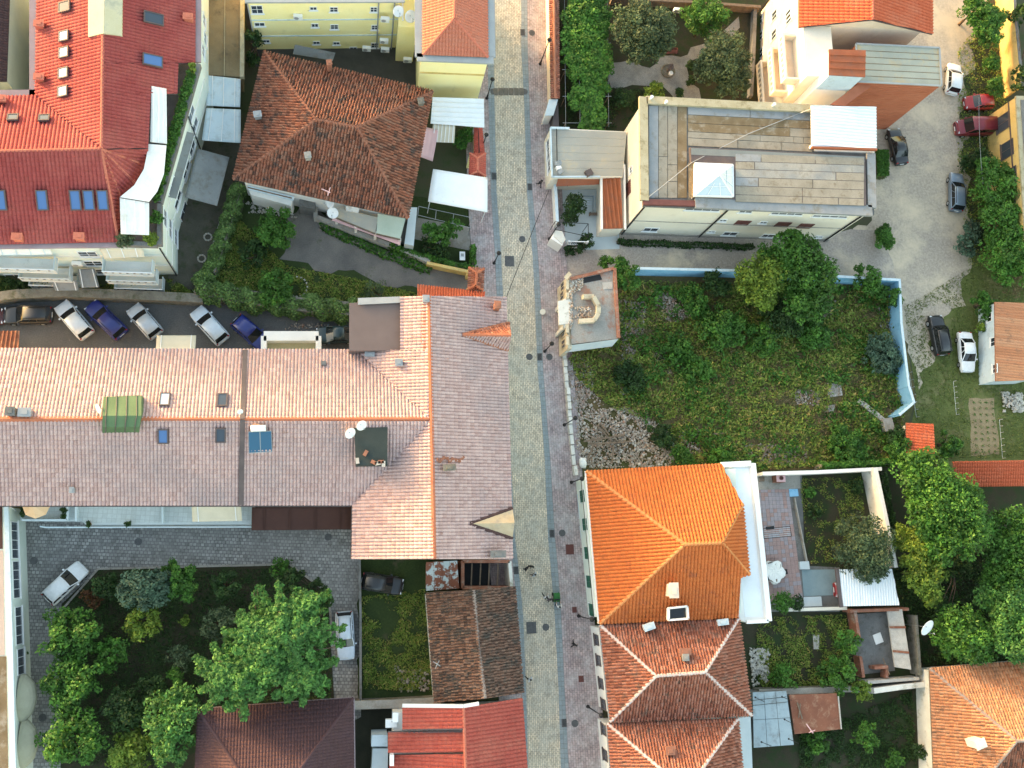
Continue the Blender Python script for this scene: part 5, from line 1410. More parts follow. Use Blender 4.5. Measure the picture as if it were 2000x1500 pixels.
# ------------------------------------------------------------------ old hip-roofed house
JZ, JR = 5.4, 8.2
t = thing('old_hip_house', 'old house with weathered brown hip roof next to the yellow building', 'house', P(650, 270, 0))
c4 = [P(516, 101, JZ), P(845, 179, JZ), P(797, 427, JZ), P(455, 350, JZ)]; r1, r2 = P(617, 233, JR), P(697, 248, JR)
F4 = [[c4[1], c4[0], r1, r2], [c4[0], c4[3], r1], [c4[3], c4[2], r2, r1], [c4[2], c4[1], r2]]
roof = deck(t, F4, M('timber'))
for f in F4: tiles(f, .28, .40, .15, M('t_old'), roof, prof='coppo', lip=.03, jit=.16)
ridge_tiles([(r1, r2), (c4[0], r1), (c4[3], r1), (c4[1], r2), (c4[2], r2)], M('cap_clay'), roof, r=.14, step=.42)
wf = inset(c4, .7); walls(t, wf, 0, JZ - .1, M('white'))
chimney(roof, 643, 122, 5.6, 7.3, .42, .42, .2, mat='cap_clay'); chimney(roof, 601, 303, 6.9, 7.6, .5, .5, .2, mat='concrete', name='roof_vent')
chimney(roof, 503, 223, 6.2, 6.8, .6, .5, .2, mat='greymetal', name='roof_vent'); chimney(roof, 822, 197, 6.0, 6.6, .5, .5, .2, mat='stone', name='roof_vent')
MB().tube([P(640, 380, 4.9), P(640, 374, 7.2)], .04).tube([P(628, 369, 7.1), P(645, 376, 7.1)], .05).tube([P(645, 366, 7.1), P(640, 382, 7.1)], .04).obj('antenna', M('pinkcloth'), roof)
SA = [p for p in wf]; sw, se = wf[3], wf[2]
wpx(t, sw, se, 512, 372, .9, 1.0); wpx(t, sw, se, 560, 384, .9, 1.2)
MB().bar(P(484, 366, 4.6), P(570, 387, 4.6), .1, .1).obj('eave_board', M('timber'), t)
# porch roofs of the old house
t2 = thing('porch', 'grey and pale green sheet roofed porch of the old house', 'porch', P(720, 430, 0))
MB().prism([P(655, 405, 3.4), P(738, 425, 3.4), P(733, 455, 3.0), P(655, 424, 3.0)], 0, thick=.06).obj('roof_sheet', M('annexroof'), t2)
MB().prism([P(738, 417, 3.5), P(792, 427, 3.5), P(782, 466, 3.1), P(735, 455, 3.1)], 0, thick=.06).obj('roof_sheet', S_('pale_green_sheet', (.40, .47, .38), (.48, .54, .45), .6, fine=.1, rough=.5), t2)
MB().prism(PP([(628, 385), (800, 420), (795, 478), (700, 450), (640, 430)], .35), 0).obj('porch_floor', M('conc_dark'), t2)
MB().bar(P(655, 425, 2.95), P(733, 457, 2.95), .12, .14).bar(P(735, 457, 2.95), P(782, 468, 2.95), .12, .14).obj('edge_beam', M('timber'), t2)
MB().bar(P(650, 426, 2.6), P(782, 474, 2.6), .5, .08).obj('shelf', M('pinkcloth'), t2)
for x, y in ((657, 424), (695, 441), (733, 455), (781, 467)):
    p = P(x, y, 2.9); MB().box((p.x, p.y, 1.6), (.25, .25, 2.6)).obj('post', M('white'), t2)
MB().prism(PP([(800, 405), (815, 405), (808, 480), (790, 476)], 2.4), 0).obj('side_wall', M('terracewall'), t2)
MB().prism([P(675, 402, 3.6), P(702, 406, 3.6), P(700, 415, 3.5), P(676, 411, 3.5)], 0, thick=.2).obj('white_box', M('white'), t2)
dish('round white dish on the post of the old house porch', 650, 416, 3.9, .55, (-.1, -.5, .8), 2.9); dish('tilted white dish at the eave of the old house', 644, 394, 4.9, .6, (-.6, -.3, .5), 3.8)
wall_run('garden_wall', 'curved pale stone wall below the porch of the old house', [(618, 398), (617, 430), (700, 462), (780, 492), (835, 516)], 1.1, .35, 'stonewhite', capmat='concrete')
t2 = thing('wash_house', 'low white lean-to under the left eave of the old house', 'lean-to', P(525, 395, 0))
MB().prism(PP([(484, 366), (572, 388), (568, 402), (490, 380)], 2.6), 0).obj('wall', M('white'), t2); MB().prism([P(484, 362, 2.9), P(575, 384, 2.9), P(573, 392, 2.75), P(484, 370, 2.75)], 0, thick=.1).obj('roof', M('paleblue'), t2)
MB().prism(PP([(585, 385), (616, 392), (615, 408), (584, 402)], 2.2), 0).obj('annex', M('conc_dark'), t2)

# awnings and sheds between the old house and the street
posts_z0 = 0
awning('white flat canopy below the yellow wall by the street', [(845, 190), (945, 193), (946, 249), (841, 241)], [3.4, 3.4, 3.1, 3.1], 'whitemetal', name='canopy', cat='canopy', corr=(.5, .03, 1))
awning('beige striped awning beside the white canopy', [(846, 241), (889, 245), (887, 279), (842, 277)], [2.9, 2.9, 2.5, 2.5], 'beigecloth', ribs=6)
awning('pink sheet hung beside the old hip roof', [(831, 248), (856, 254), (845, 315), (821, 306)], [2.8, 2.8, 2.6, 2.6], 'pinkcloth')
awning('large rust stained white sheet roof by the street', [(846, 330), (952, 347), (952, 414), (836, 393)], [3.6, 3.6, 3.5, 3.5], 'rustwhite', name='sheet_roof', cat='sheet roof', thick=.12, posts=[(840, 392, 3.5), (948, 412, 3.5), (848, 333, 3.5)])
t2 = thing('gate_roof', 'red tiled gate roof with short cap wall by the street', 'gate', P(933, 320, 0))
ga = [P(918, 300, 3.0), P(948, 300, 3.0), P(948, 344, 3.0), P(916, 344, 3.0)]; gr = [P(933, 309, 3.6), P(933, 334, 3.6)]
gf = [[ga[0], ga[3], gr[1], gr[0]], [ga[2], ga[1], gr[0], gr[1]], [ga[1], ga[0], gr[0]], [ga[3], ga[2], gr[1]]]
d_ = deck(t2, gf, M('flash'), 'roof', .08)
for f in gf: tiles(f, .22, .34, .06, M('t_red2'), d_, prof='wave')
ridge_tiles([(gr[0], gr[1])] + [(ga[i], gr[j]) for i, j in ((0, 0), (1, 0), (2, 1), (3, 1))], M('cap_red'), d_, r=.1)
for p in ga: q = p.lerp((ga[0] + ga[2]) / 2, .15); MB().box((q.x, q.y, 1.45), (.3, .3, 2.9)).obj('post', M('yellow'), t2)
cp = [P(927, 250, 2.4), P(941, 250, 2.4), P(946, 300, 2.4), P(926, 300, 2.4)]; ridge = [P(934, 250, 2.8), P(936, 300, 2.8)]
MB().prism(PP([(930, 250), (939, 250), (942, 300), (930, 300)], 2.35), 0).obj('cap_wall', M('yellow'), t2)
for f in ([cp[0], cp[3], ridge[1], ridge[0]], [cp[2], cp[1], ridge[0], ridge[1]]): deck(t2, [f], M('flash'), 'cap_roof', .05); tiles(f, .22, .34, .06, M('t_red2'), t2, 'cap_tiles', prof='wave')
t2 = thing('gate_roof', 'weathered clay hip roof over the driveway gate', 'gate', P(930, 548, 0))
ga = [P(916, 523, 3.0), P(945, 525, 3.0), P(943, 567, 3.0), P(914, 565, 3.0)]; gr = [P(931, 534, 3.6), P(929, 557, 3.6)]
gf = [[ga[0], ga[3], gr[1], gr[0]], [ga[2], ga[1], gr[0], gr[1]], [ga[1], ga[0], gr[0]], [ga[3], ga[2], gr[1]]]
d_ = deck(t2, gf, M('flash'), 'roof', .08)
for f in gf: tiles(f, .24, .34, .08, M('t_hip'), d_, prof='coppo', jit=.1)
ridge_tiles([(gr[0], gr[1])] + [(ga[i], gr[j]) for i, j in ((0, 0), (1, 0), (2, 1), (3, 1))], M('cap_orange'), d_, r=.12)
for p in ga: q = p.lerp((ga[0] + ga[2]) / 2, .15); MB().box((q.x, q.y, 1.45), (.3, .3, 2.9)).obj('post', M('ochre'), t2)
t2 = thing('lean_to', 'orange tiled lean-to roof against the north end of the pink roof', 'lean-to', P(880, 570, 0))
lf = [P(815, 556, 3.0), P(947, 572, 3.0), P(945, 588, 3.7), P(815, 582, 3.7)]
d_ = deck(t2, [lf], M('flash'), 'roof', .1); tiles(lf, .26, .5, .09, M('t_scarlet'), d_, prof='coppo', jit=.08); walls(t2, PP([(820, 562), (940, 574), (940, 590), (820, 585)], 2.8), 0, 2.8, M('cream'))
wall_run('yellow_garden_wall', 'low yellow wall under the ivy by the driveway gate', [(832, 520), (918, 538)], 1.2, .3, 'ochre')

# ------------------------------------------------------------------ lower left: court wall building, maroon roof, sheds
t = thing('court_wall_building', 'pale building with arched windows along the left edge of the court', 'building', P(20, 1250, 0))
MZ = 4.6
mp = PP([(-80, 990), (14, 990), (22, 1240), (32, 1640), (-80, 1640)], MZ); walls(t, mp, 0, MZ, M('greenwhite'))
A3, B3 = Vector((mp[3].x, mp[3].y, 0)), Vector((mp[1].x, mp[1].y, 0))
A3, B3 = Vector((mp[3].x, mp[3].y, 0)), Vector((mp[2].x, mp[2].y, 0)); A4, B4 = A3, B3
B4 = Vector((mp[1].x, mp[1].y, 0)); A4 = Vector((mp[2].x, mp[2].y, 0))
for x, y, ab in ((28, 1055, (A4, B4)), (31, 1132, (A4, B4)), (36, 1222, (A4, B4)), (40, 1292, (A3, B3))): wpx(t, ab[0], ab[1], x, y, 3.2 if y != 1292 else 2.2, 1.7, mullions=3 if y != 1292 else 2, bars=0)
MB().bar(P(13, 990, MZ + .15), P(21, 1240, MZ + .15), .35, .3).bar(P(21, 1240, MZ + .15), P(31, 1640, MZ + .15), .35, .3).obj('parapet', M('paleblue'), t)
MB().prism(PP([(-80, 1075), (6, 1075), (9, 1280), (-80, 1280)], MZ + .05), MZ - .1).obj('roof_terrace', S_('pink_terrace', (.42, .33, .28), (.50, .40, .34), .5, fine=.1), t)
MB().prism(PP([(-80, 1282), (12, 1282), (18, 1640), (-80, 1640)], MZ + .06), MZ - .1).obj('flat_roof', M('felt_brown'), t)
MB().prism(PP([(-80, 985), (4, 985), (5, 1072), (-80, 1072)], MZ + .06), MZ - .1).obj('flat_roof', M('darkbrown'), t)
for i, (y, lab) in enumerate(((1366, 'upper cream dome awning on the court wall'), (1457, 'lower cream dome awning on the court wall'))):
    c = P(31, y, 3.4); s_, _z = hit(A3, B3, 34, y); ab = (B3 - A3).normalized(); p = Vector((A3.x, A3.y, 3.0)) + ab * s_
    u = thing('dome_awning', lab, 'awning', p, 'dome awnings on the court wall'); mbp = MB(); K = 10; R_ = 7
    vv = []
    for i_ in range(R_):
        ph = math.pi / 2 * i_ / (R_ - 1)
        for j in range(K + 1):
            th = math.pi * j / K; ribb = 1 + .03 * (j % 2)
            vv.append(p + Vector((math.sin(th) * math.cos(ph) * 1.35 * ribb + .03, -math.cos(th) * math.cos(ph) * 2.0 * ribb, math.sin(ph) * .9)))
    mbp.add(vv, [(i_ * (K + 1) + j, i_ * (K + 1) + j + 1, (i_ + 1) * (K + 1) + j + 1, (i_ + 1) * (K + 1) + j) for i_ in range(R_ - 1) for j in range(K)])
    mbp.obj('hood', S_('cream_hood_%d' % y, (.31, .30, .22), (.36, .35, .26), .9, fine=.06), u, smooth=False)
ac_unit('air conditioner on the court wall between window and dome awning', 44, 1330, 2.2, math.pi / 2)

NZ = 4.6
t = thing('maroon_roof_house', 'house with dark maroon tile roof below the big tree', 'house', P(540, 1480, 0))
ap = P(523, 1585, 7.4); nw, ne, sw_, se_ = P(386, 1385, NZ), P(690, 1363, NZ), P(372, 1720, NZ), P(694, 1720, NZ)
F3 = [[ne, nw, ap], [nw, sw_, ap], [se_, ne, ap], [sw_, se_, ap]]
roof = deck(t, F3, M('flash'))
for f in F3: tiles(f, .26, .36, .05, M('t_maroon'), roof, prof='wave', lip=.018)
ridge_tiles([(nw, ap), (ne, ap)], M('t_maroon'), roof, r=.11); walls(t, inset([nw, ne, se_, sw_], .6), 0, NZ - .1, M('cream'))
MB().bar(nw + Vector((0, 0, -.08)), ne + Vector((0, 0, -.08)), .14, .12).bar(ne + Vector((.05, 0, -.08)), se_ + Vector((.05, 0, -.08)), .14, .12).obj('gutter', M('purplegutter'), roof)

OZ, OR = 3.9, 5.3
t = thing('old_shed', 'old shed with sagging mottled brown tile roof on the street', 'shed', P(930, 1255, 0))
rA, rB, rM = P(925, 1152, OR), P(947, 1364, OR), P(935, 1258, OR - .12)
Wq = [P(848, 1373, OZ), P(832, 1157, OZ), rA, rB]; Eq = [P(1006, 1145, OZ), P(1022, 1353, OZ), rB, rA]
roof = deck(t, [Wq, Eq], M('timber'))
for f in (Wq, Eq): tiles(f, .26, .33, .12, M('t_shed'), roof, prof='coppo', lip=.035, jit=.24)
ridge_tiles([(rA, rM), (rM, rB)], M('cap_umber'), roof, r=.17, step=.36); walls(t, inset([Wq[0], Wq[1], Eq[0], Eq[1]], .35), 0, OZ - .05, M('mosswhite'))
MB().tube([P(853, 1300, 4.1), P(853, 1296, 5.4)], .04).tube([P(846, 1292, 5.4), P(860, 1301, 5.4)], .035).tube([P(858, 1290, 5.4), P(850, 1306, 5.4)], .03).obj('antenna', M('greymetal'), roof)
t2 = thing('sheet_lean_to', 'flaking painted sheet metal lean-to north of the old shed', 'lean-to', P(865, 1125, 0))
sq = [P(832, 1098, 3.4), P(893, 1095, 3.4), P(897, 1149, 3.2), P(832, 1154, 3.2)]
for k in range(4):
    f = [sq[0].lerp(sq[1], k / 4 + .004), sq[0].lerp(sq[1], (k + 1) / 4 - .004), sq[3].lerp(sq[2], (k + 1) / 4 - .004), sq[3].lerp(sq[2], k / 4 + .004)]
    MB().prism([p + Vector((0, 0, .03 * (k % 2))) for p in f], 0, thick=.04).obj('metal_sheet', M('rustpaint'), t2)
MB().prism(PP([(836, 1102), (890, 1100), (892, 1146), (836, 1150)], 3.0), 0).obj('wall', M('oldbrick'), t2)
t2 = thing('open_passage', 'dark roofless passage between the pink roof and the old shed', 'passage', P(945, 1122, 0))
for a, b, m_ in (((897, 1096), (986, 1096), 'oldbrick'), ((986, 1096), (990, 1146), 'mosswhite'), ((897, 1146), (990, 1146), 'oldbrick'), ((897, 1096), (897, 1146), 'oldbrick')):
    MB().bar(P(*a, 0) + Vector((0, 0, 1.5)), P(*b, 0) + Vector((0, 0, 1.5)), .3, 3.0).obj('wall', M(m_), t2)
MB().prism(PP([(897, 1096), (988, 1096), (990, 1146), (897, 1146)], .05), 0).obj('floor', M('black'), t2)  # black floor: the dark of the passage interior put into its colour
for k in range(5): MB().bar(P(905 + k * 17, 1100, 2.2), P(903 + k * 17, 1145, 2.1), .12, .14).obj('joist', M('timber'), t2)

t = thing('red_roof_house', 'house with bright red stepped tile roofs at the bottom by the street', 'house', P(900, 1450, 0))
QR = 5.6; q1, q2 = P(905, 1381, QR), P(915, 1640, QR)
Ee = [P(1020, 1363, 4.6), P(1040, 1640, 4.6), q2, q1]
W1 = [P(786, 1424, 4.8), P(786, 1379, 4.8), P(905, 1381, QR), P(906, 1424, QR)]
W2 = [P(758, 1470, 4.0), P(758, 1430, 4.0), P(906, 1428, QR - .45), P(908, 1469, QR - .45)]
W3 = [P(752, 1640, 3.7), P(762, 1474, 3.7), P(909, 1472, QR - .25), P(915, 1640, QR - .25)]
roof = deck(t, [Ee, W1, W2, W3], M('flash'), thick=.2)
for f in (Ee, W1, W2, W3): tiles(f, .33, .40, .095, M('t_red2'), roof, prof='wave', lip=.02)
ridge_tiles([(q1, q2)], M('cap_red'), roof, r=.13); ridge_tiles([(W1[0], W1[3]), (W2[1], W2[2])], M('flash'), roof, r=.09)
walls(t, inset(PP([(762, 1385), (1016, 1372), (1034, 1640), (756, 1640)], 3.6), .3), 0, 3.6, M('white'))
MB().bar(P(786, 1378, 4.9), P(905, 1379, 5.7), .3, .2).bar(P(905, 1379, 5.7), P(935, 1374, 5.5), .3, .2).obj('parapet', M('white'), t)
MB().box(P(765, 1483, 4.6), (.35, .9, 1.0)).obj('chimney', M('pvc'), roof)
ac_unit('air conditioner on the left end of the bright red roof', 772, 1400, 4.3, 0, size=(.5, .8, .7))
ac_unit('white boiler box beside the left wall of the bright red roof', 764, 1412, 3.5, 0, size=(1.0, .7, .6))
t2 = thing('side_annex', 'pale annex with small window left of the bright red roof', 'annex', P(735, 1470, 0))
MB().prism(PP([(726, 1436), (757, 1435), (757, 1458), (725, 1458)], 2.8), 0).obj('wall', M('paleblue'), t2)
MB().prism(PP([(728, 1462), (758, 1462), (756, 1560), (722, 1560)], 2.6), 0).obj('flat_roof', M('terracewall'), t2)
wall_run('ruined_wall', 'crumbling stone wall across the plot above the red roof', [(690, 1372), (760, 1370), (850, 1365)], 1.6, .7, 'stone', capmat='concrete')
wall_run('plot_wall', 'thin grey wall between the court and the grass plot', [(702, 1092), (704, 1200), (704, 1365)], 1.2, .22, 'conc_dark')
wall_run('plot_side_wall', 'low whitewashed wall beside the old shed', [(832, 1160), (842, 1290), (848, 1365)], 1.0, .25, 'mosswhite')
wall_run('yard_stone_wall', 'long rough stone wall above the parking yard', [(-80, 600), (40, 583), (130, 579), (240, 583), (392, 590)], 1.5, .8, 'stone', capmat='stone')
wall_run('garden_divider', 'pale concrete strip wall between shaded garden and ivy', [(455, 385), (432, 450), (408, 530)], .8, .5, 'concrete')
# ------------------------------------------------------------------ east of the street: tiled street wall and annex
t = thing('tiled_street_wall', 'pale street wall with brick red tiled capping at the top', 'wall', P(1078, 90, 0))
hz = 2.7
cl_, cr_, cm = (P(1071, -90, hz), P(1076, 193, hz)), (P(1090, -90, hz), P(1092, 193, hz)), (P(1081, -90, hz + .28), P(1084, 193, hz + .28))
MB().prism([Vector((p.x, p.y, hz - .04)) for p in (P(1074, -90, hz), P(1087, -90, hz), P(1089, 193, hz), P(1079, 193, hz))], 0).obj('wall', M('peach'), t)
for f in ([cl_[1], cl_[0], cm[0], cm[1]], [cr_[0], cr_[1], cm[1], cm[0]]):
    d_ = deck(t, [f], M('flash'), 'capping', .05); tiles(f, .24, .30, .08, M('t_hip'), d_, 'capping_tiles', prof='coppo', jit=.1)
ridge_tiles([cm], M('cap_clay'), t, r=.12)
t = thing('gate_pillar', 'white slanted gate pillar at the end of the tiled street wall', 'pillar', P(1072, 215, 0))
MB().prism(PP([(1074, 196), (1088, 196), (1080, 222), (1066, 223)], 2.6), 0).obj('pillar', M('white'), t); MB().prism(PP([(1072, 194), (1090, 194), (1081, 225), (1064, 226)], 2.75), 2.61).obj('cap', M('terracewall'), t)
MB().prism(PP([(1090, 200), (1092, 250), (1079, 250), (1081, 226)], 1.8), 0).obj('gate_leaf', M('flash'), t)

t = thing('annex_building', 'low annex with grey stained flat roof facing the street', 'building', P(1150, 300, 0))
DZ = 3.4
dp = PP([(1075, 250), (1224, 257), (1216, 346), (1078, 346)], DZ); walls(t, dp, 0, DZ, M('cream'))
# roof sheets laid as separate strips
rp = PP([(1077, 252), (1223, 258), (1215, 344), (1080, 344)], DZ + .03)
for k in range(6):
    q0, q1 = k / 6 + .003, (k + 1) / 6 - .003
    MB().prism([rp[0].lerp(rp[3], q0), rp[1].lerp(rp[2], q0), rp[1].lerp(rp[2], q1), rp[0].lerp(rp[3], q1)], 0, thick=.05).obj('roof_sheet', M('annexroof'), t)
MB().bar(P(1075, 250, DZ + .12), P(1078, 346, DZ + .12), .14, .24).bar(P(1075, 250, DZ + .12), P(1112, 251, DZ + .12), .2, .24).bar(P(1080, 345.5, DZ + .1), P(1172, 345, DZ + .1), .14, .2).objs('parapet', M('paleblue'), t)
A, B = Vector((dp[0].x, dp[0].y, 0)), Vector((dp[3].x, dp[3].y, 0))
for y in (285, 300, 325): wpx(t, A, B, 1071 + (y - 285) * .05, y, 1.3, 1.3, shutter=None)
for k in range(3):
    MB().box(P(1088 + k * 3, 320 + k * 8, DZ + .25), (.5, .4, .4), .4 * k).obj('roof_clutter', M('greymetal' if k != 1 else 'pvc'), t)
MB().box(P(1150, 338, DZ + .3), (.7, .6, .5), .5).obj('water_tank', M('flash'), t)
dish('dark antenna mast cluster on the grey annex roof', 1092, 318, DZ + 1.2, .3, (.2, -.3, .8), DZ, mat='greymetal')
t = thing('porch_awning', 'brown orange sheet awning under the edge of the grey annex', 'awning', P(1128, 356, 0))
MB().prism([P(1090, 348, 3.0), P(1172, 345, 3.0), P(1170, 360, 2.6), P(1086, 364, 2.6)], 0, thick=.06).obj('sheet', M('brownmetal'), t)
for x, y in ((1088, 363), (1108, 363), (1168, 359)): MB().tube([P(x, y, 0), P(x, y, 2.6)], .05).obj('post', M('black'), t)
t = thing('brown_sheet_roof', 'narrow red brown metal roof with white edges beside the beige building', 'lean-to', P(1196, 385, 0))
bf = [P(1176, 324, 3.0), P(1210, 322, 3.2), P(1217, 446, 3.2), P(1176, 447, 3.0)]
MB().prism(bf, 0, thick=.06).obj('sheet', M('brownmetal'), t); tiles(bf, .45, 99, .06, M('brownmetal'), t, 'ribbing', 'trap', lip=0, eave=(bf[0], bf[1]))
MB().bar(P(1174, 322, 3.05), P(1175, 448, 3.05), .22, .24).bar(P(1219, 322, 3.2), P(1221, 448, 3.2), .18, .24).bar(P(1174, 321, 3.05), P(1219, 321, 3.2), .16, .2).objs('edge_trim', M('white'), t)
walls(t, PP([(1178, 326), (1216, 324), (1219, 444), (1178, 446)], 2.8), 0, 2.8, M('cream'))
# courtyard
sheet('courtyard', [(1085, 345), (1205, 345), (1210, 486), (1150, 488), (1090, 480), (1080, 440)], .014, 'terracewall')
wall_run('courtyard_wall', 'white low wall between street and small courtyard', [(1078, 352), (1081, 400), (1083, 445)], 1.4, .25, 'white', capmat='paleblue')
t = thing('gate', 'white metal gate with dark bars at the courtyard corner', 'gate', P(1125, 478, 0))
ga, gb = P(1104, 482, 0), P(1140, 483, 0)
MB().bar(ga + Vector((0, 0, .4)), gb + Vector((0, 0, .4)), .06, .5).obj('lower_panel', M('greymetal'), t); MB().bar(ga + Vector((0, 0, 1.75)), gb + Vector((0, 0, 1.75)), .07, .14).obj('top_rail', M('pvc'), t); MB().bar(ga + Vector((0, 0, .75)), gb + Vector((0, 0, .75)), .07, .14).obj('middle_rail', M('pvc'), t)
for k in range(11): p = ga.lerp(gb, (k + .5) / 11); MB().box(p + Vector((0, 0, 1.25)), (.05, .05, .9)).obj('bar', M('black' if 1 < k < 9 else 'pvc'), t)
for p in (ga, gb): MB().box(p + Vector((0, 0, .95)), (.16, .16, 1.9)).obj('post', M('pvc'), t)
t = thing('gatehouse', 'small white angled gate kiosk beside the white metal gate', 'kiosk', P(1090, 470, 0))
MB().prism(PP([(1083, 452), (1098, 453), (1103, 468), (1098, 480), (1076, 466)], 2.2), 0).obj('wall', M('white'), t); MB().prism(PP([(1084, 450), (1098, 451), (1105, 468), (1098, 476), (1082, 462)], 2.3), 2.21).obj('roof_slab', M('mosswhite'), t)
t = thing('pergola_frame', 'thin black metal frame over the courtyard', 'pergola', P(1115, 445, 0))
fr = [P(1084, 433, 2.5), P(1149, 437, 2.5), P(1149, 462, 2.5), P(1084, 448, 2.5)]
for i in range(4):
    MB().tube([fr[i], fr[(i + 1) % 4]], .035, 5).obj('rail', M('black'), t); MB().tube([Vector((fr[i].x, fr[i].y, 0)), fr[i]], .035, 5).obj('post', M('black'), t)
t = thing('bench', 'blue grey bench frame in the courtyard beside the leafy shrub', 'bench', P(1150, 395, 0))
for k in range(4): MB().bar(P(1138, 384 + k * 5, .45), P(1158, 384 + k * 5, .45), .12, .04).obj('slat', M('paleblue'), t)
MB().bar(P(1159, 383, .85), P(1159, 412, .85), .06, .5).bar(P(1138, 383, .85), P(1159, 383, .85), .06, .3).obj('backrest', M('greyslab'), t)
for x, y in ((1139, 385), (1157, 385), (1139, 400), (1157, 400)): MB().tube([P(x, y, 0), P(x, y, .44)], .03).obj('leg', M('black'), t)
t = thing('bench', 'dark slatted bench beside the brown sheet roof', 'bench', P(1160, 418, 0))
for k in range(3): MB().bar(P(1150, 416 + k * 2, .45), P(1173, 416 + k * 2, .45), .09, .04).obj('slat', M('timber'), t)
for x in (1152, 1171): MB().bar(P(x, 415, .22), P(x, 421, .22), .08, .42).obj('leg', M('black'), t)

# ------------------------------------------------------------------ beige building with flat felt roof
CZ = 9.0
t = thing('beige_building', 'beige two storey building with long patched flat roof', 'building', P(1470, 380, 0))
cp = PP([(1250, 190), (1700, 214), (1708, 420), (1256, 402)], CZ)
# the roof overhangs the plastered body slightly
body = inset(cp, .35); walls(t, body, 0, CZ - .35, M('cream'))
MB().prism([Vector((p.x, p.y, CZ - .05)) for p in cp], CZ - .34).obj('roof_slab', M('conc_dark'), t)
pr = MB()
def pbar(a, b, w_, h_, z=CZ): pr.bar(P(*a, z + h_ / 2), P(*b, z + h_ / 2), w_, h_)
pbar((1256, 190), (1258, 392), .85, .32); pbar((1262, 196), (1590, 213), .8, .32); pr.objs('parapet', M('parapet'), t)
pr = MB(); pbar((1357, 396), (1702, 412), 1.1, .36); pbar((1700, 300), (1702, 406), .9, .36); pr.objs('parapet', M('felt_blue'), t)
MB().bar(P(1256, 395, CZ + .12), P(1357, 398, CZ + .12), .55, .3).obj('parapet', M('brownshutter'), t)
def felt(pts, m_, z=CZ + .0):
    MB().prism([p + Vector((0, 0, rng.uniform(0, .02))) for p in PP(pts, z)], 0, thick=.05).obj('felt_strip', M(m_), t)
xs = [1267, 1286, 1304, 1323, 1342]
for i, (m_, cuts) in enumerate((('felt_blue', (0, 1)), ('felt_light', (0, .55, 1)), ('felt_light', (0, .64, .82, 1)), ('felt_brown', (0, 1)))):
    for a, b in zip(cuts, cuts[1:]):
        y0, y1 = 206 + (387 - 206) * a + .6, 206 + (387 - 206) * b - .6
        felt([(xs[i] + .6, y0), (xs[i + 1] - .6, y0), (xs[i + 1] - .6, y1), (xs[i] + .6, y1)], m_)
ys = [208, 224, 240, 257, 269, 285]
for j, (m_, cuts) in enumerate((('felt_blue', (0, .5, 1)), ('felt_brown', (0, 1)), ('felt_brown', (0, .82, 1)), ('felt_light', (0, .58, .85, .93, 1)), ('felt_light', (0, .4, .75, 1)))):
    for a, b in zip(cuts, cuts[1:]):
        f = lambda q, y: (1343.6 + (1586 - 1343) * q, y + 12 * q)
        felt([f(a + .002, ys[j] + .5), f(b - .002, ys[j] + .5), f(b - .002, ys[j + 1] - .5), f(a + .002, ys[j + 1] - .5)], m_ if not (j == 2 and a > .5) else 'felt_light')
MT['felt_blue2'] = S_('roof_felt_patchy', (.24, .245, .24), (.36, .335, .285), .5, fine=.22, stain=(.22, .20, .17), stain_scale=1.3, bump=.1)
# raised middle deck
RZ2 = CZ + .45
ib = PP([(1348, 287), (1690, 305), (1692, 401), (1355, 385)], RZ2); MB().prism(ib, CZ - .02).obj('raised_deck', M('flash'), t)
ys = [303, 318, 333, 349, 366, 383, 397]
for j, cuts in enumerate(((0, .2, .62, 1), (0, .15, 1), (0, .78, 1), (0, .18, .6, 1), (0, .52, 1), (0, .52, .8, 1))):
    for a, b in zip(cuts, cuts[1:]):
        f = lambda q, y: ((1436 if j < 5 else 1436) + (1688 - 1436) * q, y + 8 * q - 3)
        felt([f(a + .003, ys[j] + .5), f(b - .003, ys[j] + .5), f(b - .003, ys[j + 1] - .5), f(a + .003, ys[j + 1] - .5)], ('felt_blue', 'felt_light', 'felt_blue2')[(j + int(a * 7)) % 3] if j < 5 else 'felt_light', RZ2 + .01)
felt([(1350, 289), (1688, 306), (1688, 317), (1350, 302)], 'felt_green', RZ2 + .01)
felt([(1345, 318), (1354, 318), (1356, 386), (1346, 386)], 'felt_brown', RZ2 + .01)
# glass pyramid skylight
sk = thing('pyramid_skylight', 'white framed glass pyramid skylight on the flat roof', 'skylight', P(1394, 352, CZ))
b4 = PP([(1357, 319), (1431, 322), (1432, 384), (1356, 382)], RZ2 + .35); apx = P(1405, 341, RZ2 + 1.5)
MB().prism([Vector((p.x, p.y, RZ2 + .33)) for p in b4], CZ).obj('kerb', M('white'), sk)
for i in range(4):
    a, b = b4[i], b4[(i + 1) % 4]
    MB().add([a, b, apx], [(0, 2, 1)] if i >= 0 else [(0, 1, 2)]).obj('glass_pane', M('skylightglass'), sk)
    MB().bar(a + Vector((0, 0, .03)), apx + Vector((0, 0, .03)), .13, .09).obj('rafter', M('pvc'), sk)
    for q in (.33, .67):
        e = a.lerp(b, q); MB().bar(e + Vector((0, 0, .03)), e.lerp(apx, .62) + Vector((0, 0, .03)), .05, .06).obj('glazing_bar', M('pvc'), sk)
    e0, e1 = a.lerp(apx, .45), b.lerp(apx, .45); MB().bar(e0 + Vector((0, 0, .03)), e1 + Vector((0, 0, .03)), .05, .06).obj('glazing_bar', M('pvc'), sk)
    MB().bar(a + Vector((0, 0, .02)), b + Vector((0, 0, .02)), .14, .1).obj('edge_bar', M('pvc'), sk)
SWc, SEc, NWc = body[3], body[2], body[0]
if SWc.x > SEc.x: SWc, SEc = SEc, SWc
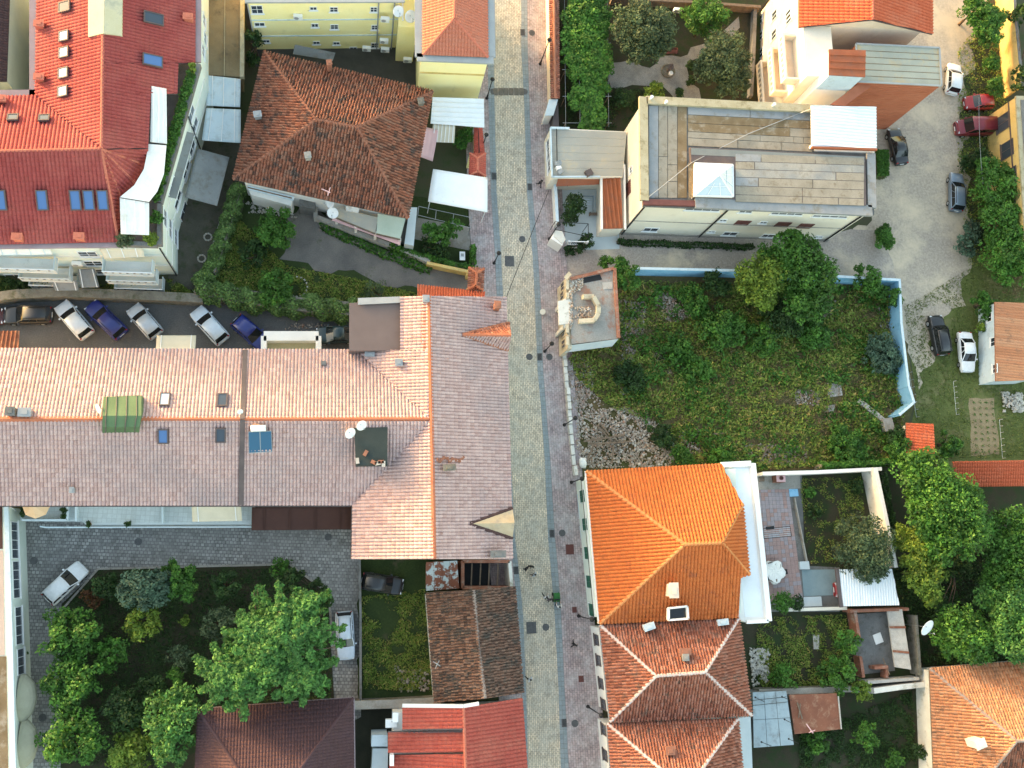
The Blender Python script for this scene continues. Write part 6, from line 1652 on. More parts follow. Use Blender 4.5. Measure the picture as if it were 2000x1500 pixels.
for px, py, w_, h_, kw in ((1450, 435, 1.5, 1.3, dict(glass='brownshutter', frame='brownshutter', sill=False)), (1529, 438, 1.5, 1.3, dict(glass='brownshutter', frame='brownshutter', sill=False)), (1573, 441, 1.5, 1.3, dict(glass='brownshutter', frame='brownshutter', sill=False)),
        (1412, 430, .8, .6, {}), (1491, 434, .8, .6, {}), (1390, 452, .8, .5, {}), (1426, 456, 1.6, 1.1, {}), (1500, 460, 1.4, 1.0, {}), (1599, 462, .9, .5, {}), (1271, 448, 1.6, 1.1, {}),
        (1372, 409, 3.6, .6, dict(mullions=3)), (1456, 413, 1.4, .6, {}), (1537, 417, 3.4, .6, dict(mullions=3)), (1621, 422, 3.8, .6, dict(mullions=3))):
    wpx(t, SWc, SEc, px, py, w_, h_, **kw)
wpx(t, NWc, SWc, 1228, 368, 1.4, 1.5, glass='brownshutter', frame='brownshutter'); wpx(t, NWc, SWc, 1233, 332, .7, .8)
for px in (1240, 1390, 1640): downpipe(t, SWc, SEc, px, {1240: 425, 1390: 438, 1640: 449}[px], 0, CZ - .4, r=.08)
MB().bar(Vector((SWc.x, SWc.y - .03, 4.0)), Vector((SEc.x, SEc.y - .03, 4.0)), .07, .08).bar(Vector((SWc.x, SWc.y - .05, .2)), Vector((SEc.x, SEc.y - .05, .2)), .12, .4).objs('string_course', M('concrete'), t)
for x, y in ((1270, 194), (1298, 203), (1508, 208)): MB().lathe([(.1, 0), (.1, .5), (.16, .52), (.16, .6), (.02, .62)], P(x, y, CZ + .2), 10).obj('roof_vent', M('pvc'), t)
cable('grey cable trailing across the flat felt roof', [P(1584, 213, 10.2), P(1560, 222, CZ + .1), P(1460, 262, CZ + .08), P(1350, 318, CZ + .52), P(1268, 384, CZ + .3)], .04, 0, mat='greymetal')

# ------------------------------------------------------------------ tall peach building (top right)
t = thing('peach_building', 'tall peach building with red ridged gable roof at the top', 'building', P(1640, 60, 0))
PZ = 10.6; PRd = 12.2
gw = [P(1562, 54, PZ), P(1562, -90, PZ), P(1818, -90, PZ), P(1820, 66, PZ)]
rS, rN_ = P(1704, 39, PRd), P(1704, -90, PRd)
Wg = [P(1560, 54, PZ), P(1560, -90, PZ), rN_, rS]; Eg = [P(1820, -90, PZ), P(1821, 67, PZ), rS, rN_]
roof = deck(t, [Wg, Eg], M('flash'))
for f in (Wg, Eg): tiles(f, .36, .5, .12, M('t_scarlet'), roof, prof='wave', lip=.02)
ridge_tiles([(rN_, rS)], M('cap_red'), roof, r=.13)
bod = [gw[0] + Vector((.5, .5, 0)), gw[1] + Vector((.5, 0, 0)), gw[2] + Vector((-.8, 0, 0)), gw[3] + Vector((-.8, .5, 0))]; walls(t, bod, 0, PZ - .1, M('peach'))
g0, g1 = bod[0], bod[3]; MB().add([Vector((g0.x, g0.y, PZ - .1)), Vector((g1.x, g1.y, PZ - .1)), Vector((rS.x, (g0.y + g1.y) / 2, PRd - .15))], [(0, 1, 2)]).obj('gable_wall', M('peach'), t)
Aw, Bw = bod[1], bod[0]
for px, py in ((1540, 30), (1512, 68), (1541, 36), (1513, 30), (1485, 72), (1485, 40), (1486, 105)): wpx(t, Aw, Bw, px, py, 1.1, 1.3, frame='paleblue')
downpipe(t, Aw, Bw, 1486, 22, 0, PZ)
# three stacked balconies at the corner
for k, (z, lab) in enumerate(((7.9, 'topmost cream balcony on the corner of the peach building'), (5.2, 'middle cream balcony on the corner of the peach building'), (2.5, 'lowest cream balcony on the corner of the peach building'))):
    c0 = P(1562, 62, 8.9); x0, x1 = c0.x - 1.9, c0.x + .2; y1 = P(1548, 66, 8.9).y; y0 = y1 - 5.0
    u = thing('balcony', lab, 'balcony', Vector((x0, y0, z)), 'balconies of the peach building')
    MB().prism([Vector((x0, y0, z)), Vector((x1, y0, z)), Vector((x1, y1, z)), Vector((x0, y1, z))], z - .2).obj('slab', M('peach'), u)
    q = MB(); q.box((x0 + .1, (y0 + y1) / 2, z + .5), (.2, y1 - y0, 1.0)); q.box(((x0 + x1) / 2 + .1, y0 + .1, z + .5), (x1 - x0 - .2, .2, 1.0)); q.box(((x0 + x1) / 2 + .1, y1 - .1, z + .5), (x1 - x0 - .2, .2, 1.0)); q.objs('parapet', M('cream'), u)
    q = MB()
    for j in range(8): q.box((x0 - .01, y0 + .5 + j * .58, z + .55), (.03, .3, .45))
    q.obj('balustrade', M('concrete'), u)
sb = [P(1600, 62, 9.0), P(1590, 110, 9.0)]
MB().prism([Vector((p.x, p.y, PZ - .2)) for p in (bod[0] + Vector((0, -5.6, 0)), bod[0] + Vector((3.0, -5.4, 0)), bod[0] + Vector((3.0, 0, 0)), bod[0])], 0).obj('stair_block', M('cream'), t)
# stair tower with brown lid and corrugated side
u = thing('stair_tower', 'white stair tower with red brown sheet lid beside the peach gable', 'tower', P(1640, 150, 0))
tp_ = PP([(1619, 96), (1691, 98), (1690, 150), (1619, 146)], 12.6); walls(u, inset(tp_, .12), 0, 12.5, M('whitemetal'))
MB().prism(tp_, 0, thick=.12).obj('lid', M('brownmetal'), u)
for k in range(3): q = .22 + k * .26; MB().bar(tp_[0].lerp(tp_[3], q) + Vector((0, 0, .06)), tp_[1].lerp(tp_[2], q) + Vector((0, 0, .06)), .08, .06).obj('lid_seam', M('brownmetal'), u)
ti = inset(tp_, .12); a, b = ti[3], ti[2]
if a.x > b.x: a, b = b, a
cor = MB()
for k in range(16): z = 9.6 + k * .19; cor.bar(Vector((a.x, a.y - .04, z)), Vector((b.x, b.y - .04, z)), .06, .09)
cor.obj('cladding_rib', M('paleblue'), u)
# flat roofed block with brick red cladding
u = thing('brick_red_block', 'block with stained grey flat roof and brick red clad wall', 'building', P(1760, 140, 0))
fz = 10.3; fb = PP([(1671, 86), (1834, 94), (1838, 168), (1676, 160)], fz); walls(u, inset(fb, .05), 0, fz - .1, M('brickred'))
MB().prism(fb, 0, thick=.1).obj('flat_roof', M('greenroof'), u)
ed = MB()
for i in range(4): ed.bar(fb[i] + Vector((0, 0, .06)), fb[(i + 1) % 4] + Vector((0, 0, .06)), .16, .14)
ed.objs('edge_trim', M('gutter'), u)
for k in range(5): MB().bar(fb[0].lerp(fb[3], (k + 1) / 6) + Vector((0, 0, .012)), fb[1].lerp(fb[2], (k + 1) / 6) + Vector((0, 0, .012)), .05, .03).obj('felt_seam', M('felt_brown'), u)
a, b = inset(fb, .05)[3], inset(fb, .05)[2]
if a.x > b.x: a, b = b, a
cor = MB()
for k in range(26): cor.bar(Vector((a.x, a.y - .02, .6 + k * .37)), Vector((b.x, b.y - .02, .6 + k * .37)), .05, .05)
cor.obj('cladding_seam', M('brickred'), u)
MB().prism([P(1622, 204, 9.9), P(1694, 151, 9.9), P(1700, 170, 9.9), P(1650, 207, 9.9)], 0, thick=.1).obj('stair_slope', M('brickred'), u)
u = thing('white_sheet_roof', 'large white ribbed metal roof joining the beige and peach buildings', 'sheet roof', P(1648, 250, 9.0))
wf_ = [P(1584, 206, 10.1), P(1711, 209, 10.1), P(1712, 290, 9.7), P(1585, 286, 9.7)]
MB().prism(wf_, 0, thick=.08).obj('sheet', M('whitemetal'), u); tiles(wf_, .33, 99, .05, M('whitemetal'), u, 'ribbing', 'trap', lip=0, eave=(wf_[1], wf_[2]))
MB().bar(P(1585, 288.5, 9.65), P(1712, 292.5, 9.65), .2, .3).obj('fascia', M('brownmetal'), u)
for x, y in ((1588, 284), (1709, 288), (1709, 211), (1588, 209)): p = P(x, y, 9.6); MB().box((p.x, p.y, 8.2), (.25, .25, 2.8)).obj('post', M('white'), u)
MB().prism(PP([(1592, 288), (1708, 293), (1708, 298), (1592, 294)], 9.2), 8.6).obj('side_wall', M('white'), u)

# ------------------------------------------------------------------ far right: yellow walls, shed
t = thing('yellow_side_building', 'yellow building with dark windows at the right edge', 'building', P(2010, 300, 0))
vz = 5.2; vp = PP([(1984, 187), (2140, 190), (2140, 470), (2003, 470)], vz); walls(t, inset(vp, .1), 0, vz - .1, M('ochre'))
MB().prism(vp, 0, thick=.2).obj('flat_roof', M('parapet'), t); MB().prism([p + Vector((0, 0, .05)) for p in inset(vp, .5)], 0, thick=.04).obj('roof_felt', M('conc_dark'), t)
vi = inset(vp, .1); A, B = vi[0], vi[3]
for px, py in ((1959, 240), (1968, 292), (1974, 345)): wpx(t, A, B, px, py, 1.9, 2.0, mullions=1, frame='flash')
MB().bar(Vector((A.x - .05, A.y, 3.9)), Vector((B.x - .05, B.y, 3.9)), .1, .14).obj('string_course', M('flash'), t)
wall_run('yellow_boundary_wall', 'tall yellow boundary wall at the top right edge', [(1940, -90), (1950, 60), (1962, 190)], 3.0, .3, 'ochre', capmat='conc_dark')
t = thing('site_cabin', 'pale blue cabin with brown ribbed roof on the grass', 'cabin', P(1950, 670, 0))
sz = 2.9; sf = [P(1944, 745, sz), P(1942, 590, sz), P(2010, 592, sz + .25), P(2022, 742, sz + .25)]
walls(t, inset([Vector((p.x, p.y, sz)) for p in sf], .12), 0, sz - .05, M('paleblue')); MB().prism(sf, 0, thick=.07).obj('roof', M('cap_clay'), t)
tiles(sf, .3, 99, .06, M('t_ochre'), t, 'roof_ribbing', 'wave', lip=0)
si = inset([Vector((p.x, p.y, sz)) for p in sf], .12); A, B = si[1], si[0]
for px, py in ((1933, 620), (1940, 668), (1944, 720)): wpx(t, A, B, px, py, 1.0, .8, mullions=1, frame='pvc', glass='carglass')
t = thing('orange_shed_roof', 'small bright orange tiled shed roof by the blue wall', 'shed', P(1796, 856, 0))
of_ = [P(1768, 886, 2.2), P(1769, 826, 2.2), P(1823, 828, 2.7), P(1826, 886, 2.7)]
d_ = deck(t, [of_], M('timber'), 'roof', .1); tiles(of_, .30, .45, .08, M('t_scarlet'), d_, prof='wave'); walls(t, inset([Vector((p.x, p.y, 2.1)) for p in of_], .2), 0, 2.05, M('cream'))
t = thing('orange_shelter_roof', 'long orange tiled shelter roof above the vegetable bed', 'shelter', P(1935, 925, 0))
of_ = [P(1905, 949, 2.5), P(2150, 949, 2.5), P(2150, 896, 3.2), P(1858, 901, 3.2)]
of_ = [P(1868, 951, 2.5), P(2150, 947, 2.5), P(2150, 896, 3.2), P(1860, 901, 3.2)]
d_ = deck(t, [of_], M('timber'), 'roof', .1); tiles(of_, .28, .40, .08, M('t_scarlet'), d_, prof='wave')
for x in (1872, 1930, 1990): MB().tube([P(x, 945, 0), P(x, 945, 2.5)], .08).obj('post', M('timber'), t)

# ------------------------------------------------------------------ blue wall round the lot
BW = 2.2
wall_run('blue_boundary_wall', 'bright blue wall around the overgrown lot', [(1225, 536), (1420, 540), (1735, 558), (1738, 640), (1752, 760), (1762, 792), (1735, 815)], BW, .22, 'bluewall', capmat='paleblue', capw=.04, caph=.05)
t = thing('lot_front_wall', 'low cracked wall between the sidewalk and the rubble lot', 'wall', P(1105, 780, 0))
fw = PP([(1100, 690), (1106, 760), (1111, 830), (1122, 930)], 0)
for (a, b), h in zip(zip(fw, fw[1:]), (.7, 1.0, .8)):
    n = 5
    for k in range(n): p, q = a.lerp(b, k / n + .01), a.lerp(b, (k + 1) / n - .01); hh = h * rng.uniform(.6, 1.2); MB().bar(p + Vector((0, 0, hh / 2)), q + Vector((0, 0, hh / 2)), .35, hh).obj('wall_block', M('mosswhite'), t)

# ------------------------------------------------------------------ roofless ruin beside the street
MT['ruincream'] = S_('ruin_cream', (.50, .42, .29), (.60, .52, .38), .8, fine=.2, stain=(.33, .26, .18), stain_scale=1.2)
t = thing('ruined_house', 'ruined flat roofed house with broken cream street front', 'ruin', P(1155, 610, 0))
UZ = 4.3
up_ = PP([(1112, 544), (1200, 523), (1208, 661), (1116, 672)], UZ); walls(t, inset(up_, .1), 0, UZ - .25, M('oldbrick'))
MB().prism(up_, 0, thick=.24).obj('roof_slab', S_('ruin_slab', (.25, .235, .21), (.33, .31, .28), .6, stain=(.29, .16, .11), stain_scale=.5, stain_lo=.50, stain_hi=.62, fine=.28, bscale=7), t)
eb = MB().bar(P(1200, 524, UZ + .15), P(1208, 660, UZ + .15), .3, .3).bar(P(1114, 545, UZ + .1), P(1199, 524, UZ + .1), .3, .22); eb.objs('parapet', M('oldbrick'), t)
ring = [(1126, 594), (1138, 580), (1158, 580), (1168, 598), (1168, 612), (1160, 626), (1130, 628)]
for a, b in zip(ring[1:], ring[2:]): MB().bar(P(*a, UZ + .45), P(*b, UZ + .3), .42, .6).obj('parapet_ring', M('ruincream'), t)
MB().prism(PP([(1138, 543), (1172, 536), (1176, 546), (1140, 553)], UZ + .03), 0, thick=.02).obj('hole_dark_sheet', M('black'), t)  # black sheet on the slab paints the dark of a hole; nothing is cut
MB().prism(PP([(1176, 552), (1196, 550), (1197, 564), (1178, 565)], UZ + .05), 0, thick=.03).obj('whitewash_patch', M('stonewhite'), t)
stones('rubble', [(1112, 545), (1138, 540), (1140, 562), (1118, 575), (1120, 620), (1112, 660)], 420, .06, .18, 'debris', UZ, .1, parent=t); stones('rubble', [(1120, 600), (1155, 600), (1155, 622), (1122, 622)], 180, .06, .18, 'debris', UZ, .1, parent=t)
MB().prism(PP([(1090, 588), (1116, 583), (1118, 632), (1092, 634)], UZ + .05), UZ - .3).obj('balcony_slab', M('mosswhite'), t)
fr = MB()
for y0, y1 in ((548, 566), (572, 584), (634, 650), (656, 674)):
    fr.bar(P(1108, y0, UZ), P(1108, y1, UZ), .3, .3)
fr.bar(P(1104, 544, UZ + .3), P(1114, 533, UZ + .6), .4, .4); fr.objs('broken_cornice', M('ruincream'), t)
MB().bar(P(1110, 541, UZ) - Vector((0, 0, UZ / 2 + .1)), P(1114, 680, UZ) - Vector((0, 0, UZ / 2 + .1)), .4, UZ - .2).obj('street_front', M('ruincream'), t)
A, B = P(1110, 541, UZ) + Vector((-.21, 0, 0)), P(1114, 680, UZ) + Vector((-.21, 0, 0))
for px, py in ((1099, 560), (1100, 650), (1101, 672), (1098, 578)): wpx(t, A, B, px, py, .9, 1.6, frame='ruincream', glass='carglass', sill=False)  # near-black panes paint the darkness inside the open window holes
for y in (586, 636): p = P(1106, y, UZ); MB().box((p.x - .1, p.y, UZ / 2), (.25, .35, UZ - .1)).obj('pilaster', M('mosswhite'), t)
MB().prism([P(1116, 674, UZ - .1), P(1208, 662, UZ - .1), P(1196, 676, 2.6), P(1104, 688, 2.6)], 0, thick=.15).obj('fallen_wall', M('terracewall'), t)
MB().tube([P(1060, 609, .1), P(1060, 609, .7)], .3, 12).obj('planter', M('cream'), t)

# ------------------------------------------------------------------ orange-roofed house
GZ, GR = 5.9, 8.6
t = thing('orange_roof_house', 'house with bright orange hip roof and green shutters on the street', 'house', P(1300, 1060, 0))
nw, ne, e1, e2, s2, se, sw = P(1145, 920, GZ), P(1408, 906, GZ), P(1450, 985, GZ), P(1463, 1122, GZ), P(1446, 1128, GZ), P(1441, 1206, GZ), P(1171, 1218, GZ)
r1, r2 = P(1337, 1063, GR), P(1410, 1060, GR)
ne2 = P(1450, 904, GZ)
Npl = [nw, ne2, r1]
N_f = [onplane(Npl, 1408, 906), nw, r1, r2, onplane(Npl, 1450, 985)]
S_f1 = [sw, se, r2, r1]; Spl = [sw, se, r1]
S_a = onplane(Spl, 1446, 1128)
S_f2 = [onplane(Spl, 1441, 1206), S_a, r2]
S_f3 = [S_a, onplane(Spl, 1463, 1122), r2]
W_f = [nw, sw, r1]; E_f = [e2, e1, r2]
roof = deck(t, [N_f, S_f1, S_f2, S_f3, W_f, E_f], M('flash'))
GT = dict(tw=.33, tl=.42, h=.125, mat=M('t_orange'), parent=roof, prof='wave', lip=.02, jit=.03)
tiles(N_f, eave=(nw, ne2), **GT); tiles(S_f1, **GT); tiles(S_f2, eave=(sw, se), **GT); tiles(S_f3, eave=(sw, se), **GT); tiles(W_f, **GT); tiles(E_f, **GT)
ridge_tiles([(r1, r2), (nw, r1), (sw, r1), (P(1450, 985, GZ + .1), r2), (P(1463, 1122, GZ + .1), r2)], M('cap_bright'), roof, r=.16, step=.42)
ft = PP([(1149, 926), (1440, 912), (1452, 1200), (1176, 1212)], GZ); ft = inset(ft, .15); walls(t, ft, 0, GZ - .1, M('greenwhite'))
A, B = ft[0], ft[3]
for px, py in ((1139, 969), (1144, 1024), (1148, 1080), (1152, 1136), (1157, 1191)): wpx(t, A, B, px, py, 1.15, 1.75, shutter='greenpaint')
for px, py, w_ in ((1126, 990, 2.4), (1130, 1040, 1.2), (1133, 1083, 2.2), (1137, 1128, 1.2), (1139, 1172, 2.4)): wpx(t, A, B, px, py, w_, 2.0, sill=False, frame='terracewall', glass='glassblue' if w_ > 2 else 'glass')
MB().bar(Vector((A.x - .06, A.y, 3.1)), Vector((B.x - .06, B.y, 3.1)), .14, .14).obj('string_course', M('white'), t)
MB().bar(Vector((A.x - .12, A.y, 2.75)), Vector((B.x - .12, B.y, 2.75)), .05, .06).obj('cable_duct', M('flash'), t)
MB().bar(nw + Vector((-.05, 0, -.05)), sw + Vector((-.05, 0, -.05)), .2, .14).obj('gutter', M('white'), roof)
chimney(roof, 1316, 1153, 6.4, 8.3, .7, 1.1, mat='peach')
# roof hatch
hp = PP([(1305, 1188), (1341, 1184), (1343, 1208), (1305, 1211)], 7.0); hb = MB()
for i in range(4): hb.bar(hp[i], hp[(i + 1) % 4], .16, .5)
hb.obj('hatch_frame', M('white'), roof); MB().prism([p - Vector((0, 0, .15)) for p in hp], 0, thick=.05).obj('hatch_dark_recess', M('carglass'), roof)  # dark sheet inside the frame paints the shade of the open recess
# white concrete terrace roof wrapping the east side
u = thing('white_terrace_roof', 'white flat roof with raised edge wrapping the orange roof', 'flat roof', P(1475, 1060, 0))
wz = 5.4
wp = PP([(1406, 908), (1472, 904), (1504, 1213), (1458, 1216), (1440, 1208), (1440, 1130), (1440, 985)], wz); MB().prism(wp, 0).obj('body', M('white'), u)
MB().bar(P(1470, 905, wz + .15), P(1502, 1213, wz + .15), .5, .3).bar(P(1408, 908, wz + .15), P(1466, 905, wz + .15), .5, .3).bar(P(1458, 1215, wz + .15), P(1500, 1213, wz + .15), .3, .3).objs('parapet', M('rustwhite'), u)
MB().prism([p + Vector((0, 0, .02)) for p in PP([(1420, 915), (1462, 914), (1490, 1205), (1455, 1205), (1430, 960)], wz)], 0, thick=.03).obj('roof_coat', M('whitemetal'), u)

# ------------------------------------------------------------------ the two clay-roofed houses south of it
def clay_house(label, nw, ne, se, sw, r1, r2, ze, zr, tile='t_hip'):
    t = thing('clay_roof_house', label, 'house', P((nw[0] + se[0]) / 2, (nw[1] + se[1]) / 2, 0))
    a, b, c, d = P(*nw, ze), P(*ne, ze), P(*se, ze), P(*sw, ze); q1, q2 = P(*r1, zr), P(*r2, zr)
    fs = [[b, a, q1, q2], [a, d, q1], [d, c, q2, q1], [c, b, q2]]
    roof = deck(t, fs, M('timber'))
    for f in fs: tiles(f, .28, .38, .12, M(tile), roof, prof='coppo', lip=.03, jit=.14)
    ridge_pieces([(q1, q2), (a, q1), (d, q1), (b, q2), (c, q2)], [M('cap_mortar'), M('cap_mortar2')], roof, r=.15, L0=.52)
    w = inset([a, b, c, d], .45); walls(t, w, 0, ze - .1, M('white'))
    MB().bar(a + Vector((-.05, 0, -.05)), d + Vector((-.05, 0, -.05)), .16, .14).obj('gutter', M('greymetal'), roof)
    return t, roof, w
MT['cap_mortar2'] = T_('ridge_pinkish_mortar', [(.52, .38, .33), (.60, .46, .41)])
t, roof, w = clay_house('house with mottled clay roof and white mortared hips, below the orange roof', (1172, 1221), (1443, 1207), (1468, 1397), (1192, 1409), (1281, 1320), (1377, 1313), 5.7, 8.0)
A, B = w[0], w[3]
for px, py in ((1166, 1250), (1170, 1290), (1175, 1335), (1180, 1376)): wpx(t, A, B, px, py, 1.0, 1.5, frame='flash')
for px, py, w_ in ((1147, 1270, 4.2), (1153, 1360, 2.6), (1158, 1400, 1.6)): wpx(t, A, B, px, py, w_, 2.2, sill=False, frame='white', glass='glassblue' if py < 1300 else 'glass')
chimney(roof, 1268, 1224, 6.2, 6.9, .85, .5, .3, mat='terracewall', name='roof_box'); chimney(roof, 1412, 1215, 5.9, 6.5, .85, .45, .1, mat='terracewall', name='roof_box'); chimney(roof, 1339, 1284, 7.3, 7.8, .5, .5, mat='concrete', name='roof_vent'); chimney(roof, 1338, 1273, 7.2, 7.7, .9, .5, mat='cap_clay', name='roof_hatch')
t, roof, w = clay_house('clay roofed house cut by the bottom edge, below the white mortared hips', (1186, 1413), (1441, 1403), (1462, 1640), (1205, 1650), (1302, 1512), (1365, 1510), 5.5, 7.9)
A, B = w[0], w[3]
for px, py in ((1180, 1425), (1183, 1475)): wpx(t, A, B, px, py, 1.0, 1.5, frame='flash')
for px, py, w_ in ((1160, 1420, 1.8), (1165, 1475, 3.0)): wpx(t, A, B, px, py, w_, 2.2, sill=False, frame='white', glass='glass')
chimney(roof, 1309, 1466, 6.9, 7.4, .7, .6, mat='cap_clay', name='roof_hatch')
MB().prism(PP([(1443, 1402), (1466, 1400), (1475, 1640), (1460, 1640)], 3.0), 0).obj('side_terrace', M('terracewall'), t)

# ------------------------------------------------------------------ bottom right house
IZ, IR = 3.0, 6.0
t = thing('ochre_roof_house', 'house with ochre clay roof in the bottom right corner', 'house', P(1900, 1420, 0))
nw, ne, sw, pk = P(1815, 1305, IZ), P(2160, 1278, IZ), P(1828, 1640, IZ), P(1985, 1447, IR)
pk2 = P(2160, 1440, IR)
fN, fW = [ne, nw, pk, pk2], [nw, sw, pk]
roof = deck(t, [fN, fW, [sw, P(2160, 1640, IZ), pk2, pk]], M('timber'))
for f in (fN, fW): tiles(f, .30, .40, .12, M('t_ochre'), roof, prof='coppo', jit=.12)
tiles([sw, P(2160, 1640, IZ), pk2, pk], .26, .38, .10, M('t_old'), roof, prof='coppo', jit=.14)
ridge_tiles([(nw, pk), (pk, pk2), (sw, pk)], M('cap_umber'), roof, r=.16)
walls(t, inset([nw, ne, P(2160, 1640, IZ), sw], .35), 0, IZ - .1, M('mosswhite')); chimney(roof, 1915, 1453, 4.4, 6.0, .9, .7, .3, mat='cream')
dish('large white dish on a tall mast near the ochre roof', 1811, 1226, 4.6, .85, (.35, -.5, .75), 0.0)

# ------------------------------------------------------------------ yards behind the orange house
t = thing('patio', 'pink grey tiled patio east of the orange house', 'patio', P(1520, 1050, 0))
q4 = [P(1478, 954, .02), P(1540, 954, .02), P(1568, 1166, .02), P(1496, 1176, .02)]
t['kind'] = 'structure'
tw0 = MB().box((0, 0, .02), (1, 1, .045)).obj('tmp', M('pinkslab')); me1 = tw0.data; bpy.data.objects.remove(tw0)
tw0 = MB().box((0, 0, .02), (1, 1, .045)).obj('tmp', S_('grey_patio_tile', (.30, .26, .27), (.37, .32, .33), 2.6, fine=.12, bump=.05)); me2 = tw0.data; bpy.data.objects.remove(tw0)
nu, nv = 9, 27
for i in range(nu):
    for j in range(nv):
        f = lambda a, b: q4[0].lerp(q4[1], a).lerp(q4[3].lerp(q4[2], a), b)
        c = f((i + .5) / nu, (j + .5) / nv); ux = f((i + 1) / nu, (j + .5) / nv) - f(i / nu, (j + .5) / nv); uy = f((i + .5) / nu, (j + 1) / nv) - f((i + .5) / nu, j / nv)
        o = bpy.data.objects.new('paving_tile', me2 if (i * 7 + j * 3 + rng.randint(0, 2)) % 3 == 0 or j < 9 and rng.random() < .6 else me1); COL.objects.link(o); o.parent = t
        o.location = c - org(t) + Vector((0, 0, rng.uniform(-.004, .004))); o.scale = (ux.length * .955, uy.length * .955, 1); o.rotation_euler = (0, 0, math.atan2(ux.y, ux.x))
MB().prism(PP([(1476, 928), (1562, 926), (1564, 954), (1478, 957)], .12), 0).obj('step', M('concrete'), t)
MB().prism(PP([(1541, 955), (1558, 955), (1560, 969), (1543, 970)], .14), 0).obj('blue_step', M('bluewall'), t)
MB().prism(PP([(1566, 1113), (1632, 1112), (1636, 1162), (1570, 1165)], .05), 0).obj('painted_slab', M('skyslab'), t)
MB().prism(PP([(1562, 1097), (1580, 1096), (1582, 1112), (1563, 1112)], .4), 0).obj('block', M('terracewall'), t)
MB().prism(PP([(1570, 1166), (1604, 1165), (1606, 1184), (1570, 1185)], .25), 0).obj('ramp', M('terracewall'), t)
t = thing('bread_oven', 'pink brick oven with round chimney hole on the patio', 'oven', P(1522, 935, 0))
oc = P(1524, 934, 1.0); MB().box((oc.x, oc.y, .55), (1.0, .8, 1.1)).obj('body', M('oldbrick'), t); MB().box((oc.x, oc.y, 1.14), (.95, .75, .08)).obj('top', M('pinkcloth'), t); MB().lathe([(.2, 0), (.22, .12), (.14, .12), (.13, .02)], (oc.x, oc.y, 1.18), 12).obj('flue', M('brownshutter'), t)
t = thing('chair', 'red wooden chair beside the brick oven', 'chair', P(1488, 936, 0)); cc = P(1489, 936, .45)
MB().box(cc, (.45, .45, .05)).obj('seat', M('timber'), t); MB().box(cc + Vector((0, .22, .3)), (.45, .05, .5)).obj('backrest', M('timber'), t)
for a, b in ((-1, -1), (1, -1), (1, 1), (-1, 1)): MB().box(cc + Vector((a * .19, b * .19, -.23)), (.05, .05, .42)).obj('leg', M('timber'), t)
t = thing('drying_rack', 'thin metal drying rack on the pink patio', 'drying rack', P(1518, 1038, 0))
dk = PP([(1490, 1033), (1543, 1028), (1546, 1047), (1492, 1052)], 1.0)
for i in range(4): MB().tube([dk[i], dk[(i + 1) % 4]], .03, 5).obj('frame_tube', M('black'), t); MB().tube([Vector((dk[i].x, dk[i].y, 0.05)), dk[i]], .025, 5).obj('leg', M('greymetal'), t)
for k in range(5): MB().tube([dk[0].lerp(dk[3], (k + .5) / 5), dk[1].lerp(dk[2], (k + .5) / 5)], .012, 4).obj('line', M('paleblue'), t)
MB().bar(P(1496, 1032, 1.0), P(1512, 1030, .98), .3, .06).obj('folded_cloth', M('black'), t)
t = thing('table', 'table under a crumpled white cloth on the patio', 'table', P(1512, 1118, 0)); tc = P(1513, 1117, .75)
MB().lathe([(1.0, -.02), (1.02, .0), (1.0, .03), (.02, .03)], tc, 20).obj('tabletop', M('timber'), t)
for a in range(4): MB().tube([tc + Vector((math.cos(a * 1.57 + .7) * .7, math.sin(a * 1.57 + .7) * .7, -.75)), tc + Vector((math.cos(a * 1.57 + .7) * .6, math.sin(a * 1.57 + .7) * .6, -.03))], .04).obj('leg', M('timber'), t)
u = thing('tablecloth', 'crumpled white cloth over the patio table', 'tablecloth', tc); vv = [tc + Vector((0, 0, .12))]; n = 22
for k, (rr, dz) in enumerate(((.35, .10), (.75, .06), (1.05, .05), (1.15, -.22))):
    for i in range(n): a = i * 6.283 / n; q = rr * (1 + .12 * math.sin(a * 5 + k) * (k > 1)); vv.append(tc + Vector((math.cos(a) * q, math.sin(a) * q, dz + .04 * rng.uniform(-1, 1.4))))
ff = [(0, 1 + i, 1 + (i + 1) % n) for i in range(n)] + [(1 + k * n + i, 1 + (k + 1) * n + i, 1 + (k + 1) * n + (i + 1) % n, 1 + k * n + (i + 1) % n) for k in range(3) for i in range(n)]
MB().add(vv, ff).obj('cloth', M('fabric'), u)
for lab, x, y, a in (('black chair above the white clothed table', 1502, 1103, -1.3), ('black chair right of the white clothed table', 1529, 1117, -3.0), ('black chair at the lower left of the white clothed table', 1500, 1127, .5)):
    c = P(x, y, .45); u = thing('chair', lab, 'chair', P(x, y, 0), 'black chairs round the patio table'); R_ = Matrix.Rotation(a, 3, 'Z')
    MB().box(c, (.48, .48, .06), a).obj('seat', M('black'), u); MB().box(c + R_ @ Vector((-.22, 0, .28)), (.06, .48, .5), a).obj('backrest', M('black'), u)
    for p, q in ((-1, -1), (1, -1), (1, 1), (-1, 1)): MB().box(c + R_ @ Vector((p * .2, q * .2, -.23)), (.05, .05, .42), a).obj('leg', M('black'), u)
wall_run('white_garden_wall', 'white wall along the top of the patio garden', [(1474, 928), (1580, 925), (1700, 919)], 1.9, .3, 'white', capmat='white')
wall_run('white_side_wall', 'tall white wall on the right of the patio garden', [(1684, 918), (1697, 980), (1712, 1052), (1722, 1105)], 2.6, .3, 'mosswhite', capmat='white')
wall_run('patio_south_wall', 'low pale wall at the bottom of the patio', [(1530, 1190), (1642, 1187)], 1.0, .25, 'white', capmat='cream')
